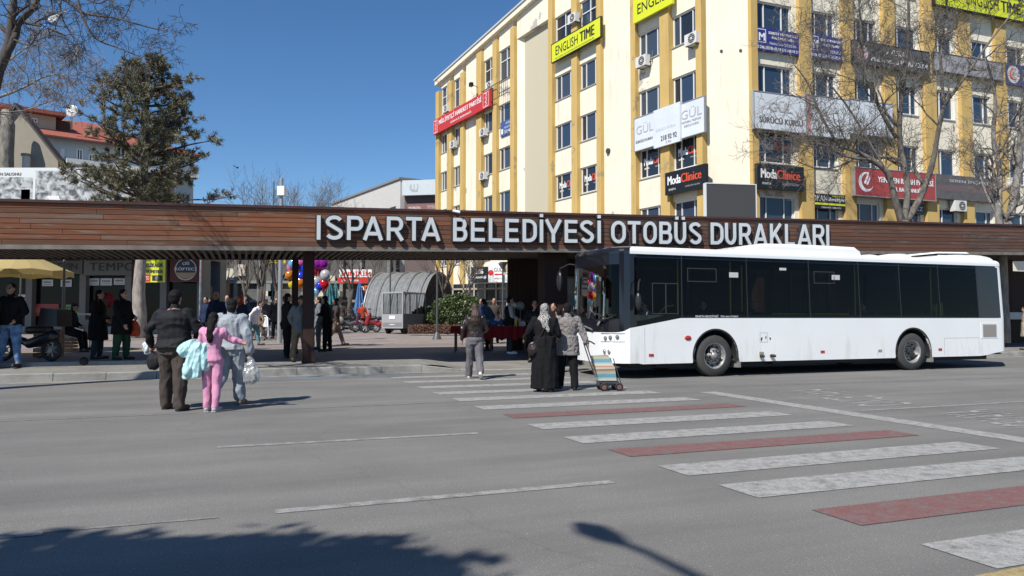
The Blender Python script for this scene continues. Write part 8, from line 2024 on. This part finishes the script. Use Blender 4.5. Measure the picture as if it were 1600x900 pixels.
# balloons
rnd = random.Random(12); Yb = 24.5
seller = person('balloon seller in dark clothes half hidden by the brown post', GP(484, Yb).x, Yb, 1.7, 170, arms={'R': ((.12, .06, .70), (.10, .14, .80))}, wear=[('trousers', black), ('jacket', navy, {'z0': .45})], hair=('short', HAIR), shoes=bshoe, vox=.02, fingers=False)
hand = Vector((at(492, 470, Yb).x, Yb, 1.75))
cs = [('purple', (.30, .02, .30)), ('red', (.55, .015, .02)), ('silver', (.5, .5, .52)), ('pink', (.65, .15, .35)), ('blue', (.03, .05, .5)), ('yellow', (.65, .5, .03)), ('orange', (.65, .2, .02)), ('white', (.65, .65, .65)), ('sky blue', (.15, .4, .6))]
pos = [(455, 418, 3), (457, 432, 7), (452, 430, 6), (458, 412, 8), (469, 410, 3), (470, 423, 4), (470, 432, 4), (469, 441, 6), (497, 410, 0), (504, 411, 0), (495, 421, 1), (502, 423, 1), (508, 430, 2), (506, 436, 7), (494, 440, 2), (500, 447, 4), (506, 444, 1), (494, 456, 8), (468, 451, 7), (458, 444, 5), (462, 425, 5)]
for k, (px, py, ci) in enumerate(pos):
    c = at(px, py, Yb + rnd.uniform(-.35, .35)); nm, col = cs[ci]; r_ = rnd.uniform(.12, .175) * (1.25 if ci in (1, 0) else 1)
    place = ['left of the brown post', 'between the two brown posts', 'right of the brown post'][(px > 463) + (px > 480)]; side_ = [q for q in pos if ((q[0] > 463) + (q[0] > 480)) == ((px > 463) + (px > 480)) and q != (px, py, ci)]; nb = min(side_, key=lambda q: math.hypot(q[0] - px, q[1] - py)); dx_, dy_ = px - nb[0], py - nb[1]; lvl = ('just below' if dy_ > 0 else 'just above') if abs(dy_) > abs(dx_) else ('just right of' if dx_ > 0 else 'just left of'); lvl += ' the nearest %s one' % cs[nb[2]][0]
    root = empty('balloon', c, 0, 'shiny %s balloon %s, %s' % (nm, place, lvl), 'balloon', 'balloons of the seller'); mb = MB(); mb.ball((0, 0, 0), r_, r_ * .85, r_ * 1.12, 14); mb.cap((0, 0, -r_ * 1.1), (0, 0, -r_ * 1.2), .012, .03, 6); mb.build('skin', M('balloon_' + nm.replace(' ', '_'), col, .12, metal=.3), root, True)
    mb = MB(); mb.tube([(0, 0, -r_ * 1.2), (hand - c) * .5 + Vector((.02, 0, 0)), hand - c], .004, 3); mb.build('string', SW, root)
# market stall with red cloth
Yst = 22.6; p = GP(768, Yst); root = empty('market_stall', p, R(2), 'market stall table with a dark red cloth between the walking woman and the bus', 'stall')
redcl = cloth('stall_cloth_red', (.13, .008, .012)); mb = MB(); a, b = GP(706, Yst).x - p.x, GP(826, Yst).x - p.x
mb.box(a, b, -.55, .55, .74, .78); mb.build('tabletop', redcl, root)
mb = MB(); n = 60; pts = []; prev = None
for k in range(n + 1):
    x_ = lerp(a, b, k / n); w = .03 * math.sin(k * 1.1) + .02 * math.sin(k * 2.7); zz = .34 + .10 * abs(math.sin(k * .32)) + .22 * (1 - min(1, k / 14) if k < 14 else 0) ; q0, q1 = (x_, -.56, .78), (x_ - (.02), -.60 + w, zz)
    if prev: mb.quad(prev[0], q0, q1, prev[1])
    prev = (q0, q1)
mb.build('cloth', redcl, root, True)
for x_ in (a + .1, (a + b) / 2, b - .15):
    for y_ in (-.45, .45): mb = MB(); mb.box(x_, x_ + .05, y_, y_ + .05, 0, .74); mb.build('leg', darkbrown, root)
rnd = random.Random(4); goods = [('yellow_crate', (.5, .38, .02), 801, .28, .16), ('blue_cloth_pile', (.04, .09, .2), 772, .5, .24), ('white_box', (.6, .6, .6), 815, .2, .12), ('red_packets', (.5, .04, .03), 812, .3, .22), ('dark_clothes_pile', (.03, .03, .035), 748, .5, .2), ('pink_packets', (.55, .3, .3), 777, .2, .3), ('grey_box', (.3, .3, .3), 757, .25, .14)]
for nm, col, px, w, hh in goods:
    x_ = GP(px, Yst).x; zz = p.z + .78; o_ = empty(nm, (x_, Yst - .2 + rnd.uniform(-.1, .2), zz), R(rnd.uniform(-10, 10)), nm.replace('_', ' ') + ' lying on the dark red stall cloth', nm.split('_')[-1]); mb = MB()
    if 'cloth' in nm:
        for k in range(6): mb.ball((rnd.uniform(-w / 2, w / 2), rnd.uniform(-.1, .1), hh * .4 + rnd.uniform(-.02, hh * .2)), .16, .12, hh * .4, 10)
        me = fuse(mb, .02, 2, .03, 10); me.materials.append(cloth('goods_' + nm, col)); q = bpy.data.objects.new('heap', me); SC.collection.objects.link(q); q.parent = o_
    elif 'packets' in nm:
        for k in range(7): mb.box(-w / 2 + k * w / 7, -w / 2 + (k + .85) * w / 7, -.05, .05, 0, hh * rnd.uniform(.6, 1), k % 2)
        mb.build('packets', [M('goods_' + nm, col, .4), M('goods_pale', (.6, .5, .45), .4)], o_)
    else: mb.box(-w / 2, w / 2, -.12, .12, 0, hh); mb.box(-w / 2 - .01, w / 2 + .01, -.13, .13, hh, hh + .03); mb.build('box', M('goods_' + nm, col, .5), o_)
for px, py, col, nm in ((804, 477, (.65, .62, .55), 'white'), (813, 478, (.3, .3, .3), 'silver')):
    c = at(px, py, 23.0); root = empty('round_display_ball', c, 0, '%s round ball displayed above the stall' % nm, 'ball'); mb = MB(); mb.ball((0, 0, 0), .10 if nm == 'white' else .14, n=14); mb.tube([(0, 0, -.1), (0, 0, gz(c.x, c.y) + .78 - c.z)], .01, 5); mb.build('ball', M('ball_' + nm, col, .25), root, True)
# benches and a rail under the right end of the canopy
u, _ = FC.hit(1590, 490, d=-2.6); root = empty('steel_bench_rail', FC.pt(u, .33, -2.6), FANG, 'pale steel leaning rail under the right end of the canopy', 'rail'); mb = MB(); mb.fbox(FC, u - 1.6, u + 3, 1.30, 1.58, -2.7, -2.62); attach(root, mb.build('rail', steel)); mb = MB()
for k in (-1.4, .8, 2.8): mb.fbox(FC, u + k, u + k + .08, .3, 1.3, -2.7, -2.64)
attach(root, mb.build('post', steel))
pp = ground_at(1604, 547); person('person in pale clothes at the right edge under the canopy', pp.x, pp.y, 1.6, 60, wear=[('coat', beigec, {'z0': .3}), ('beanie', black)], hair=None, shoes=bshoe, vox=.02, fingers=False)
# low dark litter bin lump on the platform step and a bird
p = ground_at(131, 570); root = empty('black_bollard_stub', p, 0, 'small black rubber stop on the platform edge left of the black coats', 'rubber stop'); mb = MB(); mb.ball(p + Vector((0, 0, .08)), .10, .09, .11, 10); attach(root, mb.build('stop', rubber, smooth=True))
c = at(371, 262, 60); root = empty('bird', c, 0, 'tiny dark bird flying in the open blue sky', 'bird'); mb = MB(); mb.ball((0, 0, 0), .07, .2, .06, 8); mb.add([(0, .08, .03), (.42, -.05, .2), (.2, -.1, .06), (0, -.08, .03), (-.42, -.05, .24), (-.2, -.1, .06)], [(0, 1, 2, 3), (0, 3, 5, 4)]); mb.build('feathers', black, root)
